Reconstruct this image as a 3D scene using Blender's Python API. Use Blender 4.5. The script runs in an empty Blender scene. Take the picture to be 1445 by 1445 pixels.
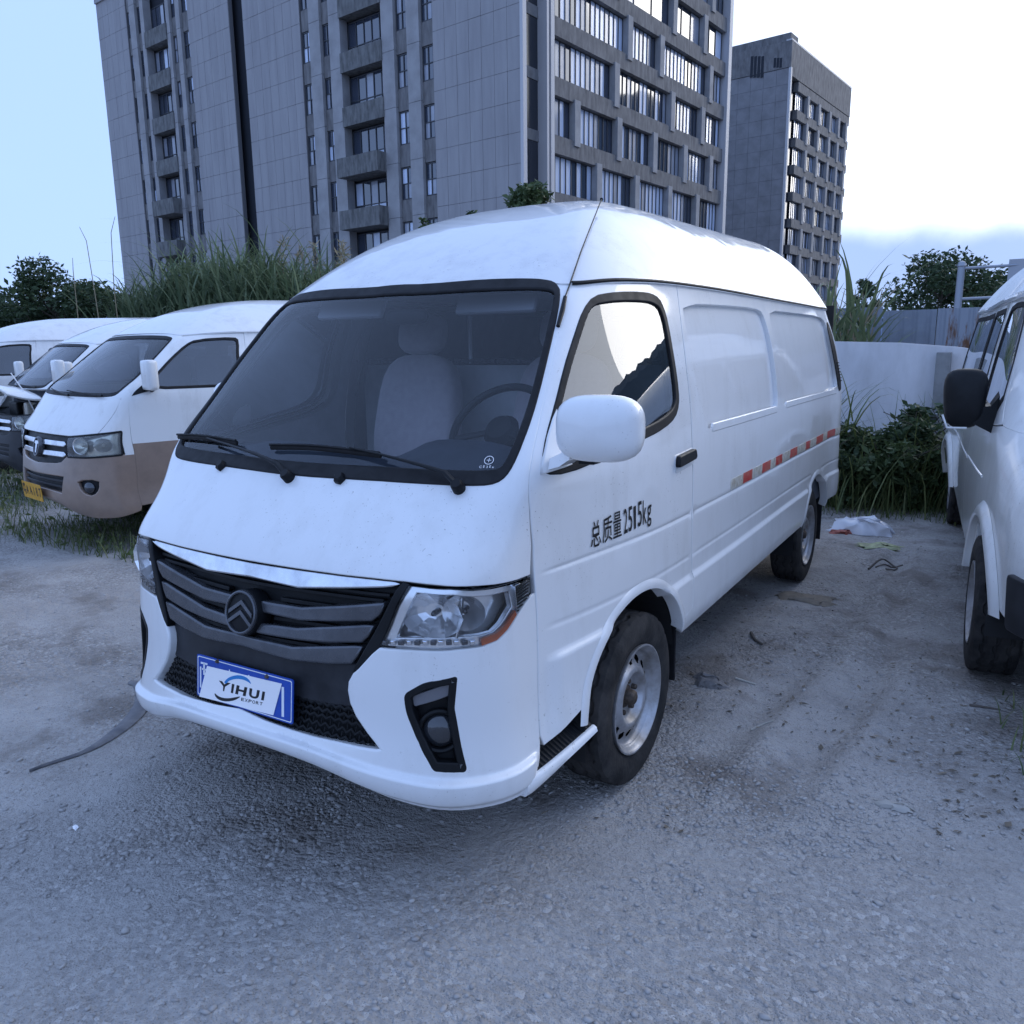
import bpy, bmesh, math, random
import numpy as np
from mathutils import Vector, Matrix
from mathutils.bvhtree import BVHTree
from mathutils.geometry import delaunay_2d_cdt
random.seed(7); RNG = np.random.default_rng(7)
scene = bpy.context.scene
COL = scene.collection
# ------------------------------------------------------------------ camera
F_PX, PIC = 1138.3, 1445.0
CAM = np.array([1.9718, -1.9269, 1.6149])
YAW, PITCH, ROLL = math.radians(-31.106), math.radians(11.447), math.radians(-0.692)
def cam_axes():
    cy, sy, cp, sp = math.cos(YAW), math.sin(YAW), math.cos(PITCH), math.sin(PITCH)
    fw = np.array([sy*cp, cy*cp, -sp]); rt = np.array([cy, -sy, 0.]); up = np.cross(rt, fw)
    cr, sr = math.cos(ROLL), math.sin(ROLL)
    return cr*rt + sr*up, -sr*rt + cr*up, fw
C_R, C_U, C_F = cam_axes()
cam_data = bpy.data.cameras.new('camera'); cam_data.sensor_width = 36; cam_data.lens = F_PX/PIC*36
cam_data.clip_start = .05; cam_data.clip_end = 9000
cam = bpy.data.objects.new('camera', cam_data); COL.objects.link(cam)
cam.matrix_world = Matrix(((C_R[0], C_U[0], -C_F[0], CAM[0]), (C_R[1], C_U[1], -C_F[1], CAM[1]), (C_R[2], C_U[2], -C_F[2], CAM[2]), (0, 0, 0, 1)))
scene.camera = cam
# ------------------------------------------------------------------ sky, sun, exposure
SUN_EL, SUN_AZ = math.radians(22.0), math.radians(24.0)      # azimuth from +y towards +x: low sun behind thin cloud, to the right
world = bpy.data.worlds.new('World'); scene.world = world; world.use_nodes = True
def build_world():
    nt = world.node_tree; nd, ln = nt.nodes, nt.links; nd.clear()
    out = nd.new('ShaderNodeOutputWorld'); bg = nd.new('ShaderNodeBackground')
    sky = nd.new('ShaderNodeTexSky'); sky.sky_type = 'NISHITA'; sky.sun_disc = False
    sky.sun_elevation = SUN_EL; sky.sun_rotation = SUN_AZ; sky.air_density = 1.0; sky.dust_density = 2.0; sky.ozone_density = 2.2; sky.altitude = 50
    tc = nd.new('ShaderNodeTexCoord')
    # thin bright cloud sheet, soft low cloud bank near the horizon
    mp = nd.new('ShaderNodeMapping'); mp.inputs['Scale'].default_value = (1.1, 1.1, 3.2)
    ln.new(tc.outputs['Generated'], mp.inputs['Vector'])
    n1 = nd.new('ShaderNodeTexNoise'); n1.inputs['Scale'].default_value = 2.1; n1.inputs['Detail'].default_value = 7; n1.inputs['Roughness'].default_value = .55; n1.inputs['Distortion'].default_value = .4
    ln.new(mp.outputs['Vector'], n1.inputs['Vector'])
    r1 = nd.new('ShaderNodeValToRGB'); r1.color_ramp.elements[0].position = .50; r1.color_ramp.elements[1].position = .78
    ln.new(n1.outputs['Fac'], r1.inputs['Fac'])
    # how near to the sun: the thin cloud lights up towards it
    sd = Vector((math.sin(SUN_AZ)*math.cos(SUN_EL), math.cos(SUN_AZ)*math.cos(SUN_EL), math.sin(SUN_EL)))
    dt = nd.new('ShaderNodeVectorMath'); dt.operation = 'DOT_PRODUCT'; dt.inputs[1].default_value = sd
    ln.new(tc.outputs['Generated'], dt.inputs[0])
    mr = nd.new('ShaderNodeMapRange'); mr.interpolation_type = 'SMOOTHSTEP'
    mr.inputs['From Min'].default_value = GLOW[0]; mr.inputs['From Max'].default_value = GLOW[1]; mr.inputs['To Min'].default_value = 0; mr.inputs['To Max'].default_value = 1
    ln.new(dt.outputs['Value'], mr.inputs['Value'])
    cc = nd.new('ShaderNodeMix'); cc.data_type = 'RGBA'
    cc.inputs['A'].default_value = CLOUD_FAR; cc.inputs['B'].default_value = CLOUD_NEAR
    ln.new(mr.outputs['Result'], cc.inputs['Factor'])
    ad = nd.new('ShaderNodeMath'); ad.operation = 'MULTIPLY_ADD'; ad.inputs[1].default_value = .42; ad.use_clamp = True
    ln.new(r1.outputs['Color'], ad.inputs[0])
    gl = nd.new('ShaderNodeMath'); gl.operation = 'MULTIPLY'; gl.inputs[1].default_value = .95; ln.new(mr.outputs['Result'], gl.inputs[0])
    ln.new(gl.outputs[0], ad.inputs[2])
    m1 = nd.new('ShaderNodeMix'); m1.data_type = 'RGBA'
    hz = nd.new('ShaderNodeMapRange'); hz.inputs['To Min'].default_value = VEIL; hz.inputs['To Max'].default_value = .97; ln.new(ad.outputs[0], hz.inputs['Value']); ln.new(hz.outputs[0], m1.inputs['Factor']); ln.new(sky.outputs['Color'], m1.inputs['A']); ln.new(cc.outputs['Result'], m1.inputs['B'])
    # blue-grey bank of far cloud low down
    sp = nd.new('ShaderNodeSeparateXYZ'); ln.new(tc.outputs['Generated'], sp.inputs[0])
    n2 = nd.new('ShaderNodeTexNoise'); n2.inputs['Scale'].default_value = 9; n2.inputs['Detail'].default_value = 5
    ln.new(tc.outputs['Generated'], n2.inputs['Vector'])
    nz = nd.new('ShaderNodeMath'); nz.operation = 'MULTIPLY_ADD'; nz.inputs[1].default_value = -.05; ln.new(n2.outputs['Fac'], nz.inputs[0]); ln.new(sp.outputs['Z'], nz.inputs[2])
    bk = nd.new('ShaderNodeMapRange'); bk.interpolation_type = 'SMOOTHSTEP'
    bk.inputs['From Min'].default_value = BANK[0]; bk.inputs['From Max'].default_value = BANK[1]; bk.inputs['To Min'].default_value = .92; bk.inputs['To Max'].default_value = 0
    ln.new(nz.outputs[0], bk.inputs['Value'])
    bs = nd.new('ShaderNodeMapRange'); bs.interpolation_type = 'SMOOTHSTEP'; bs.inputs['From Min'].default_value = .45; bs.inputs['From Max'].default_value = .85
    ln.new(dt.outputs['Value'], bs.inputs['Value'])
    bm_ = nd.new('ShaderNodeMath'); bm_.operation = 'MULTIPLY'; ln.new(bk.outputs[0], bm_.inputs[0]); ln.new(bs.outputs[0], bm_.inputs[1])
    m2 = nd.new('ShaderNodeMix'); m2.data_type = 'RGBA'; m2.inputs['B'].default_value = BANK_COL
    ln.new(bm_.outputs[0], m2.inputs['Factor']); ln.new(m1.outputs['Result'], m2.inputs['A'])
    ln.new(m2.outputs['Result'], bg.inputs['Color']); bg.inputs['Strength'].default_value = SKY_STRENGTH
    ln.new(bg.outputs['Background'], out.inputs['Surface'])
SKY_STRENGTH = .12
GLOW = (.66, .99); VEIL = .86; CLOUD_FAR = (3.7, 5.4, 9.6, 1); CLOUD_NEAR = (14.0, 14.8, 16.4, 1); BANK = (.075, .115); BANK_COL = (2.5, 3.7, 6.6, 1)
build_world()
sun_data = bpy.data.lights.new('sun', 'SUN'); sun_data.energy = .6; sun_data.angle = math.radians(30); sun_data.color = (1., .95, .88)
sun = bpy.data.objects.new('sun', sun_data); COL.objects.link(sun)
sun.rotation_euler = Vector((-math.sin(SUN_AZ)*math.cos(SUN_EL), -math.cos(SUN_AZ)*math.cos(SUN_EL), -math.sin(SUN_EL))).to_track_quat('-Z', 'Y').to_euler()
sun.location = (30, 40, 20)
vs = scene.view_settings; vs.view_transform = 'Standard'; vs.look = 'None'; vs.exposure = 0.36; vs.gamma = 1; vs.use_curve_mapping = False
scene.render.engine = 'CYCLES'
scene.cycles.max_bounces = 8; scene.cycles.transparent_max_bounces = 16; scene.cycles.glossy_bounces = 4; scene.cycles.diffuse_bounces = 3; scene.cycles.caustics_reflective = False; scene.cycles.caustics_refractive = False
# ------------------------------------------------------------------ helpers
def ray(px, py):
    d = C_F + (px - PIC/2)/F_PX*C_R - (py - PIC/2)/F_PX*C_U
    return d/np.linalg.norm(d)
def on_plane(px, py, axis, val):
    d = ray(px, py); return CAM + d*((val - CAM[axis])/d[axis])
def on_ground(px, py, z=0.): return on_plane(px, py, 2, z)
MATS = {}
def mat(name, col, rough=.5, metal=0., coat=0., spec=.5, var=0., vscale=8., bump=0., bscale=60., emit=None, col2=None, coat_rough=.04, vdetail=6., alpha=None, sheen=0., stretch=1.):
    if name in MATS: return MATS[name]
    m = bpy.data.materials.new(name); m.use_nodes = True; nt = m.node_tree; nd, ln = nt.nodes, nt.links
    b = nd['Principled BSDF']; c = tuple(col) + (1,)
    b.inputs['Base Color'].default_value = c; b.inputs['Roughness'].default_value = rough; b.inputs['Metallic'].default_value = metal
    b.inputs['Coat Weight'].default_value = coat; b.inputs['Coat Roughness'].default_value = coat_rough; b.inputs['Specular IOR Level'].default_value = spec
    if sheen: b.inputs['Sheen Weight'].default_value = sheen
    if emit: b.inputs['Emission Color'].default_value = tuple(emit[0]) + (1,); b.inputs['Emission Strength'].default_value = emit[1]
    if var or bump:
        tc = nd.new('ShaderNodeTexCoord')
    if var:
        n = nd.new('ShaderNodeTexNoise'); n.inputs['Scale'].default_value = vscale; n.inputs['Detail'].default_value = vdetail; n.inputs['Roughness'].default_value = .62
        mp = nd.new('ShaderNodeMapping'); mp.inputs['Scale'].default_value = (1, 1, stretch); ln.new(tc.outputs['Object'], mp.inputs['Vector']); ln.new(mp.outputs[0], n.inputs['Vector'])
        mx = nd.new('ShaderNodeMix'); mx.data_type = 'RGBA'
        c2 = tuple(col2) + (1,) if col2 else tuple(max(0, x*(1 - var)) for x in col) + (1,)
        mx.inputs['A'].default_value = c; mx.inputs['B'].default_value = c2
        rp = nd.new('ShaderNodeMapRange'); rp.inputs['From Min'].default_value = .38; rp.inputs['From Max'].default_value = .68
        ln.new(n.outputs['Fac'], rp.inputs['Value']); ln.new(rp.outputs['Result'], mx.inputs['Factor'])
        ln.new(mx.outputs['Result'], b.inputs['Base Color'])
        rr = nd.new('ShaderNodeMapRange'); rr.inputs['To Min'].default_value = rough; rr.inputs['To Max'].default_value = min(1, rough + .18*var + .02)
        ln.new(rp.outputs['Result'], rr.inputs['Value']); ln.new(rr.outputs['Result'], b.inputs['Roughness'])
    if bump:
        n2 = nd.new('ShaderNodeTexNoise'); n2.inputs['Scale'].default_value = bscale; n2.inputs['Detail'].default_value = 4
        ln.new(tc.outputs['Object'], n2.inputs['Vector'])
        bp = nd.new('ShaderNodeBump'); bp.inputs['Strength'].default_value = bump; bp.inputs['Distance'].default_value = .01
        ln.new(n2.outputs['Fac'], bp.inputs['Height']); ln.new(bp.outputs['Normal'], b.inputs['Normal'])
    MATS[name] = m; return m
def glass(name, tint, refl=1.0, base=.0, rough=0.0, dirt=0.0):
    """thin pane: tinted see-through plus mirror reflection by Fresnel, a little dust"""
    if name in MATS: return MATS[name]
    m = bpy.data.materials.new(name); m.use_nodes = True; nt = m.node_tree; nd, ln = nt.nodes, nt.links; nd.clear()
    out = nd.new('ShaderNodeOutputMaterial'); tr = nd.new('ShaderNodeBsdfTransparent'); tr.inputs[0].default_value = tuple(tint) + (1,)
    gl = nd.new('ShaderNodeBsdfGlossy'); gl.inputs['Roughness'].default_value = rough; gl.inputs['Color'].default_value = (.95, .97, 1, 1)
    fr = nd.new('ShaderNodeFresnel'); fr.inputs['IOR'].default_value = 1.5
    ma = nd.new('ShaderNodeMath'); ma.operation = 'MULTIPLY_ADD'; ma.inputs[1].default_value = refl*1.7; ma.inputs[2].default_value = base; ma.use_clamp = True
    ln.new(fr.outputs[0], ma.inputs[0])
    mx = nd.new('ShaderNodeMixShader'); ln.new(ma.outputs[0], mx.inputs[0]); ln.new(tr.outputs[0], mx.inputs[1]); ln.new(gl.outputs[0], mx.inputs[2])
    last = mx
    if dirt:
        df = nd.new('ShaderNodeBsdfDiffuse'); df.inputs[0].default_value = (.5, .5, .5, 1)
        tc = nd.new('ShaderNodeTexCoord'); n = nd.new('ShaderNodeTexNoise'); n.inputs['Scale'].default_value = 3; n.inputs['Detail'].default_value = 8
        ln.new(tc.outputs['Object'], n.inputs['Vector'])
        mr = nd.new('ShaderNodeMapRange'); mr.inputs['From Min'].default_value = .3; mr.inputs['From Max'].default_value = .8; mr.inputs['To Min'].default_value = dirt*.4; mr.inputs['To Max'].default_value = dirt
        ln.new(n.outputs['Fac'], mr.inputs['Value'])
        m2 = nd.new('ShaderNodeMixShader'); ln.new(mr.outputs[0], m2.inputs[0]); ln.new(mx.outputs[0], m2.inputs[1]); ln.new(df.outputs[0], m2.inputs[2]); last = m2
    ln.new(last.outputs[0], out.inputs['Surface'])
    MATS[name] = m; return m
def tag(o, label=None, cat=None, group=None, kind=None):
    if label: o['label'] = label
    if cat: o['category'] = cat
    if group: o['group'] = group
    if kind: o['kind'] = kind
    return o
def thing(name, label, cat, loc=(0, 0, 0), rotz=0, group=None):
    o = bpy.data.objects.new(name, None); COL.objects.link(o); o.empty_display_size = .3
    o.location = loc; o.rotation_euler = (0, 0, rotz); tag(o, label, cat, group)
    o.matrix_world = Matrix.Translation(loc) @ Matrix.Rotation(rotz, 4, 'Z')
    return o
def attach(o, parent):
    o.parent = parent
    o.matrix_parent_inverse = parent_world(parent).inverted()
def parent_world(p):
    m = p.matrix_basis.copy()
    if p.parent: m = parent_world(p.parent) @ p.matrix_parent_inverse @ m
    return m
def obj(name, me, parent=None, m=None):
    o = bpy.data.objects.new(name, me); COL.objects.link(o)
    if m is not None:
        o.matrix_world = m; o.matrix_basis = m
    if parent is not None: attach(o, parent)
    return o
def mesh(name, v, f, material=None, smooth=False, normals=None, sharp=None):
    me = bpy.data.meshes.new(name); me.from_pydata([tuple(map(float, p)) for p in v], [], [tuple(map(int, q)) for q in f]); me.update()
    if material is not None: me.materials.append(material)
    if smooth or normals is not None:
        me.shade_smooth()
    if normals is not None: me.normals_split_custom_set_from_vertices([tuple(map(float, n)) for n in normals])
    elif smooth and sharp: me.set_sharp_from_angle(angle=math.radians(sharp))
    return me
class MB:
    """collects boxes, tubes and lofts for one part"""
    def __init__(s): s.v = []; s.f = []
    def add(s, v, f):
        n = len(s.v); s.v += [tuple(p) for p in v]; s.f += [tuple(i + n for i in q) for q in f]; return s
    def box(s, c, d, M=None, ch=0.):
        c = np.array(c, float); h = np.array(d, float)/2
        if ch <= 0:
            v = [c + h*np.array(k) for k in ((-1, -1, -1), (1, -1, -1), (1, 1, -1), (-1, 1, -1), (-1, -1, 1), (1, -1, 1), (1, 1, 1), (-1, 1, 1))]
            f = [(0, 3, 2, 1), (4, 5, 6, 7), (0, 1, 5, 4), (1, 2, 6, 5), (2, 3, 7, 6), (3, 0, 4, 7)]
        else:
            bm = bmesh.new(); bmesh.ops.create_cube(bm, size=1)
            for q in bm.verts: q.co = Vector(c) + Vector((q.co.x*d[0], q.co.y*d[1], q.co.z*d[2]))
            bmesh.ops.bevel(bm, geom=bm.edges[:], offset=ch, segments=2, affect='EDGES', profile=.6)
            bm.verts.ensure_lookup_table(); v = [np.array(q.co) for q in bm.verts]; f = [tuple(x.index for x in g.verts) for g in bm.faces]; bm.free()
        if M is not None: v = [np.array(M @ Vector(p)) for p in v]
        return s.add(v, f)
    def tube(s, pts, r, n=8, cap=True, flat=None):
        P = np.array(pts, float); m = len(P); r = np.full(m, r) if np.isscalar(r) else np.array(r)
        T = np.gradient(P, axis=0); T /= np.linalg.norm(T, axis=1)[:, None] + 1e-12
        a = np.array((0, 0, 1.)) if abs(T[0, 2]) < .9 else np.array((1., 0, 0))
        v = []; b = np.cross(T[0], a); b /= np.linalg.norm(b)
        for i in range(m):
            b = b - T[i]*(b @ T[i]); b /= np.linalg.norm(b) + 1e-12; q = np.cross(T[i], b)
            for k in range(n):
                t = 2*math.pi*k/n; v.append(P[i] + r[i]*(math.cos(t)*b + math.sin(t)*q*(flat or 1)))
        f = [(i*n + k, i*n + (k + 1) % n, (i + 1)*n + (k + 1) % n, (i + 1)*n + k) for i in range(m - 1) for k in range(n)]
        if cap: f += [tuple(range(n))[::-1], tuple((m - 1)*n + k for k in range(n))]
        return s.add(v, f)
    def lathe(s, prof, n=32, axis='x', c=(0, 0, 0), a0=0., a1=2*math.pi):
        full = abs(a1 - a0 - 2*math.pi) < 1e-6; m = n if full else n + 1; v = []
        for (r, h) in prof:
            for k in range(m):
                t = a0 + (a1 - a0)*k/n; a, b = r*math.cos(t), r*math.sin(t)
                p = (h, a, b) if axis == 'x' else ((a, h, b) if axis == 'y' else (a, b, h))
                v.append((p[0] + c[0], p[1] + c[1], p[2] + c[2]))
        f = []
        for i in range(len(prof) - 1):
            for k in range(n):
                k2 = (k + 1) % m if full else k + 1
                f.append((i*m + k, i*m + k2, (i + 1)*m + k2, (i + 1)*m + k))
        return s.add(v, f)
    def loft(s, rings, closed=True, cap=True):
        n = len(rings[0]); v = [p for r in rings for p in r]; f = []
        for i in range(len(rings) - 1):
            for k in range(n if closed else n - 1):
                k2 = (k + 1) % n; f.append((i*n + k, i*n + k2, (i + 1)*n + k2, (i + 1)*n + k))
        if cap and closed: f += [tuple(range(n))[::-1], tuple((len(rings) - 1)*n + k for k in range(n))]
        return s.add(v, f)
    def prism(s, poly, ax, a, b):
        """polygon in the two other axes, extruded along axis ax from a to b"""
        n = len(poly); v = []
        for h in (a, b):
            for p in poly:
                q = [0, 0, 0]; o = [i for i in range(3) if i != ax]; q[ax] = h; q[o[0]] = p[0]; q[o[1]] = p[1]; v.append(q)
        f = [tuple(range(n))[::-1], tuple(range(n, 2*n))] + [(k, (k + 1) % n, n + (k + 1) % n, n + k) for k in range(n)]
        return s.add(v, f)
    def mesh(s, name, material, smooth=False, sharp=None):
        me = mesh(name, s.v, s.f, material)
        bm = bmesh.new(); bm.from_mesh(me); bmesh.ops.recalc_face_normals(bm, faces=bm.faces); bm.to_mesh(me); bm.free()
        if smooth:
            me.shade_smooth()
            if sharp: me.set_sharp_from_angle(angle=math.radians(sharp))
        return me
    def build(s, name, material, parent=None, smooth=False, sharp=40, m=None):
        return obj(name, s.mesh(name, material, smooth, sharp), parent, m)
# ---- curved body surfaces: a grid of measured points, a chart (U along the body, V up it), panels cut out of the chart
def hermite(P, K, k):
    """non-uniform cubic through P (first axis) with knots K at k"""
    K = np.asarray(K, float); h = np.diff(K); sh = (-1,) + (1,)*(P.ndim - 1)
    d = np.diff(P, axis=0)/h.reshape(sh); m = np.empty_like(P); m[0] = d[0]; m[-1] = d[-1]
    w0 = h[1:].reshape(sh); w1 = h[:-1].reshape(sh); m[1:-1] = (d[:-1]*w0 + d[1:]*w1)/(w0 + w1)
    i = np.clip(np.searchsorted(K, k, 'right') - 1, 0, len(K) - 2); t = ((k - K[i])/h[i]).reshape(sh); hh = h[i].reshape(sh)
    return (2*t**3 - 3*t**2 + 1)*P[i] + (t**3 - 2*t**2 + t)*hh*m[i] + (-2*t**3 + 3*t**2)*P[i + 1] + (t**3 - t**2)*hh*m[i + 1]
def in_poly(loops, x, y):
    c = np.zeros(len(x), bool)
    for L in loops:
        x0, y0 = L[:, 0], L[:, 1]; x1, y1 = np.roll(x0, -1), np.roll(y0, -1)
        for a, b, d, e in zip(x0, y0, x1, y1):
            if b == e: continue
            k = ((b > y) != (e > y)); c ^= k & (x < (d - a)*(y - b)/(e - b) + a)
    return c
def area2(L): return np.sum(L[:, 0]*np.roll(L[:, 1], -1) - np.roll(L[:, 0], -1)*L[:, 1])
def densify(L, step, close=True):
    L = np.asarray(L, float); out = []
    n = len(L)
    for i in range(n if close else n - 1):
        a, b = L[i], L[(i + 1) % n]; k = max(1, int(math.ceil(np.linalg.norm(b - a)/step)))
        out += [a + (b - a)*t/k for t in range(k)]
    if not close: out.append(L[-1])
    return np.array(out)
def inset(L, d):
    """shift a closed loop inwards (d > 0) in the chart"""
    L = np.asarray(L, float)
    if area2(L) < 0: L = L[::-1]
    e = np.roll(L, -1, 0) - L; e /= np.linalg.norm(e, axis=1)[:, None] + 1e-12
    n = np.stack([-e[:, 1], e[:, 0]], 1); p = np.roll(n, 1, 0); b = n + p; bl = np.sum(b*b, 1)
    return L + b*(2*d/np.maximum(bl, .8))[:, None]
def rounded(L, r, n=5):
    L = np.asarray(L, float); out = []; N = len(L); r = [r]*N if np.isscalar(r) else r
    for i in range(N):
        p, a, b = L[i], L[i - 1] - L[i], L[(i + 1) % N] - L[i]; la, lb = np.linalg.norm(a), np.linalg.norm(b)
        q = min(r[i], la*.48, lb*.48)
        if q < 1e-5: out.append(p); continue
        s, e = p + a/la*q, p + b/lb*q
        for k in range(n + 1):
            t = k/n; out.append((1 - t)**2*s + 2*t*(1 - t)*p + t*t*e)
    return np.array(out)
def chaikin(L, it=2, close=True):
    L = np.asarray(L, float)
    for _ in range(it):
        if close: A, B = L, np.roll(L, -1, 0); L = np.stack([.75*A + .25*B, .25*A + .75*B], 1).reshape(-1, L.shape[1])
        else:
            A, B = L[:-1], L[1:]; M = np.stack([.75*A + .25*B, .25*A + .75*B], 1).reshape(-1, L.shape[1]); L = np.concatenate([L[:1], M[1:-1], L[-1:]])
    return L
class Surf:
    def __init__(s, rows, Ub, Vb, fair=3, disp=None, M=None, sub=10):
        G = np.array(rows, float)                               # rows x cols x 3, columns from the front centre round one side to the rear centre
        Lf = G[:, :0:-1].copy(); Lf[..., 0] *= -1; G = np.concatenate([Lf, G], 1)
        Ub = np.array(Ub); Uf = np.concatenate([-Ub[:0:-1], Ub]); Vb = np.array(Vb)
        dn = lambda K: np.concatenate([K[i] + (K[i + 1] - K[i])*np.arange(sub)/sub for i in range(len(K) - 1)] + [K[-1:]])
        s.U, s.V = dn(Uf), dn(Vb)
        D = hermite(G, Vb, s.V); D = np.swapaxes(hermite(np.swapaxes(D, 0, 1), Uf, s.U), 0, 1)
        for _ in range(fair):
            E = D.copy(); E[:, 1:-1] = .25*D[:, :-2] + .5*D[:, 1:-1] + .25*D[:, 2:]
            D2 = E.copy(); D2[1:-1] = .25*E[:-2] + .5*E[1:-1] + .25*E[2:]; D = D2
        if M is not None:
            M = np.array(M); D = D @ M[:3, :3].T + M[:3, 3]
        s.D = D; s.disp = disp
        du = np.gradient(D, s.U, axis=1); dv = np.gradient(D, s.V, axis=0)
        N = np.cross(du, dv)
        for _ in range(2):
            N[:, 1:-1] = .25*N[:, :-2] + .5*N[:, 1:-1] + .25*N[:, 2:]; N[1:-1] = .25*N[:-2] + .5*N[1:-1] + .25*N[2:]
        s.N = N/np.linalg.norm(N, axis=2)[..., None]
        s.TU = du/np.linalg.norm(du, axis=2)[..., None]; s.TV = dv/np.linalg.norm(dv, axis=2)[..., None]
        nv, nu = D.shape[:2]; s.nu = nu
        q = [(j*nu + i, j*nu + i + 1, (j + 1)*nu + i + 1, (j + 1)*nu + i) for j in range(nv - 1) for i in range(nu - 1)]
        s.bvh = BVHTree.FromPolygons([tuple(p) for p in D.reshape(-1, 3)], q)
    def _bl(s, A, u, v):
        fu = np.interp(u, s.U, np.arange(len(s.U))); fv = np.interp(v, s.V, np.arange(len(s.V)))
        i = np.clip(fu.astype(int), 0, len(s.U) - 2); j = np.clip(fv.astype(int), 0, len(s.V) - 2); a = (fu - i)[:, None]; b = (fv - j)[:, None]
        return A[j, i]*(1 - a)*(1 - b) + A[j, i + 1]*a*(1 - b) + A[j + 1, i]*(1 - a)*b + A[j + 1, i + 1]*a*b
    def ev(s, uv, off=0.):
        uv = np.atleast_2d(uv); u, v = uv[:, 0], uv[:, 1]
        P = s._bl(s.D, u, v); N = s._bl(s.N, u, v); N /= np.linalg.norm(N, axis=1)[:, None]
        if s.disp is not None:
            e = .003; d = s.disp(u, v)
            gu = (s.disp(u + e, v) - s.disp(u - e, v))/(2*e); gv = (s.disp(u, v + e) - s.disp(u, v - e))/(2*e)
            P = P + N*d[:, None]; N = N - s._bl(s.TU, u, v)*gu[:, None] - s._bl(s.TV, u, v)*gv[:, None]; N /= np.linalg.norm(N, axis=1)[:, None]
        return P + N*(off if np.isscalar(off) else off[:, None]), N
    def hit(s, px, py):
        d = ray(px, py); loc, n, i, dist = s.bvh.ray_cast(Vector(CAM), Vector(d))
        if i is None:                                            # just past an edge: the surface point nearest to the line of sight
            best = (9., None)
            for t in np.linspace(1.5, 12, 400):
                q = s.bvh.find_nearest(Vector(CAM + d*t))
                if q[3] < best[0]: best = (q[3], q)
            loc, n, i, dist = best[1]
            if best[0] > .2: print('far from surface', px, py, best[0])
        j, k = divmod(i, s.nu - 1); P = np.array(loc); A = s.D[j, k]; a, b = s.D[j, k + 1] - A, s.D[j + 1, k] - A
        x = np.linalg.lstsq(np.stack([a, b], 1), P - A, rcond=None)[0]; x = np.clip(x, 0, 1)
        return np.array([s.U[k] + x[0]*(s.U[k + 1] - s.U[k]), s.V[j] + x[1]*(s.V[j + 1] - s.V[j])])
    def trace(s, pts): return np.array([s.hit(*p) for p in pts])
    def panel(s, name, loops, material, parent=None, off=0., depth=.02, bev=.003, step=.03, vlines=(), flat=False, flatn=0.):
        loops = [np.asarray(L, float) for L in loops]
        loops = [L if (area2(L) > 0) == (i == 0) else L[::-1] for i, L in enumerate(loops)]
        loops = [densify(L, step) for L in loops]
        O = np.concatenate(loops); lo, hi = O.min(0), O.max(0)
        Us = s.U[(s.U > lo[0]) & (s.U < hi[0])]; Vs = np.unique(np.concatenate([s.V[(s.V > lo[1]) & (s.V < hi[1])], [v for v in vlines if lo[1] < v < hi[1]]]))
        pts = np.zeros((0, 2))
        if len(Us) and len(Vs):
            g = np.stack(np.meshgrid(Us, Vs), -1).reshape(-1, 2); g = g[in_poly(loops, g[:, 0], g[:, 1])]
            if len(g):
                dm = np.full(len(g), 9.)
                for k in range(0, len(O), 200): dm = np.minimum(dm, np.min(np.linalg.norm(g[:, None] - O[None, k:k + 200], axis=2), axis=1))
                pts = g[dm > min(.010, step*.35)]
        allp = np.concatenate([O, pts]); edges = []; n = 0
        for L in loops: edges += [(n + k, n + (k + 1) % len(L)) for k in range(len(L))]; n += len(L)
        rv, _, rf, ov, _, _ = delaunay_2d_cdt([Vector(p) for p in allp], edges, [], 0, 1e-6)
        rv = np.array([tuple(p) for p in rv])
        o = off if np.isscalar(off) else off(rv)
        P, N = s.ev(rv, o)
        if flatn: nm = N.mean(0); N = N*(1 - flatn) + nm*flatn; N /= np.linalg.norm(N, axis=1)[:, None]
        V = [*P]; NN = [*N]; Fc = []
        tri = np.array([tuple(q) for q in rf]); cen = rv[tri].mean(1); keep = in_poly(loops, cen[:, 0], cen[:, 1])
        tri = tri[keep]; a = rv[tri]; ar = (a[:, 1, 0] - a[:, 0, 0])*(a[:, 2, 1] - a[:, 0, 1]) - (a[:, 2, 0] - a[:, 0, 0])*(a[:, 1, 1] - a[:, 0, 1])
        tri = np.where((ar > 0)[:, None], tri, tri[:, ::-1])[np.abs(ar) > 1e-10]; Fc = [tuple(q) for q in tri.tolist()]
        if depth:
            for L in loops:
                m = len(L); e = np.roll(L, -1, 0) - np.roll(L, 1, 0); e /= np.linalg.norm(e, axis=1)[:, None] + 1e-12
                on = np.stack([e[:, 1], -e[:, 0]], 1)              # outwards of the panel in the chart
                A, NA = s.ev(L, off if np.isscalar(off) else off(L)); B2, _ = s.ev(L + on*.004, off if np.isscalar(off) else off(L)); T = B2 - A; T /= np.linalg.norm(T, axis=1)[:, None] + 1e-12
                rings = [(A, NA), (A + T*bev - NA*bev*.5, (NA + T)/1.414), (A + T*bev*1.2 - NA*bev*1.6, T), (A + T*bev*1.2 - NA*depth, T)]
                base = len(V)
                for R_, Q in rings: V += [*R_]; NN += [*Q]
                for r in range(3):
                    for k in range(m):
                        k2 = (k + 1) % m; Fc.append((base + r*m + k, base + (r + 1)*m + k, base + (r + 1)*m + k2, base + r*m + k2))
        me = mesh(name, V, Fc, material, normals=None if flat else NN)
        return obj(name, me, parent)
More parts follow.
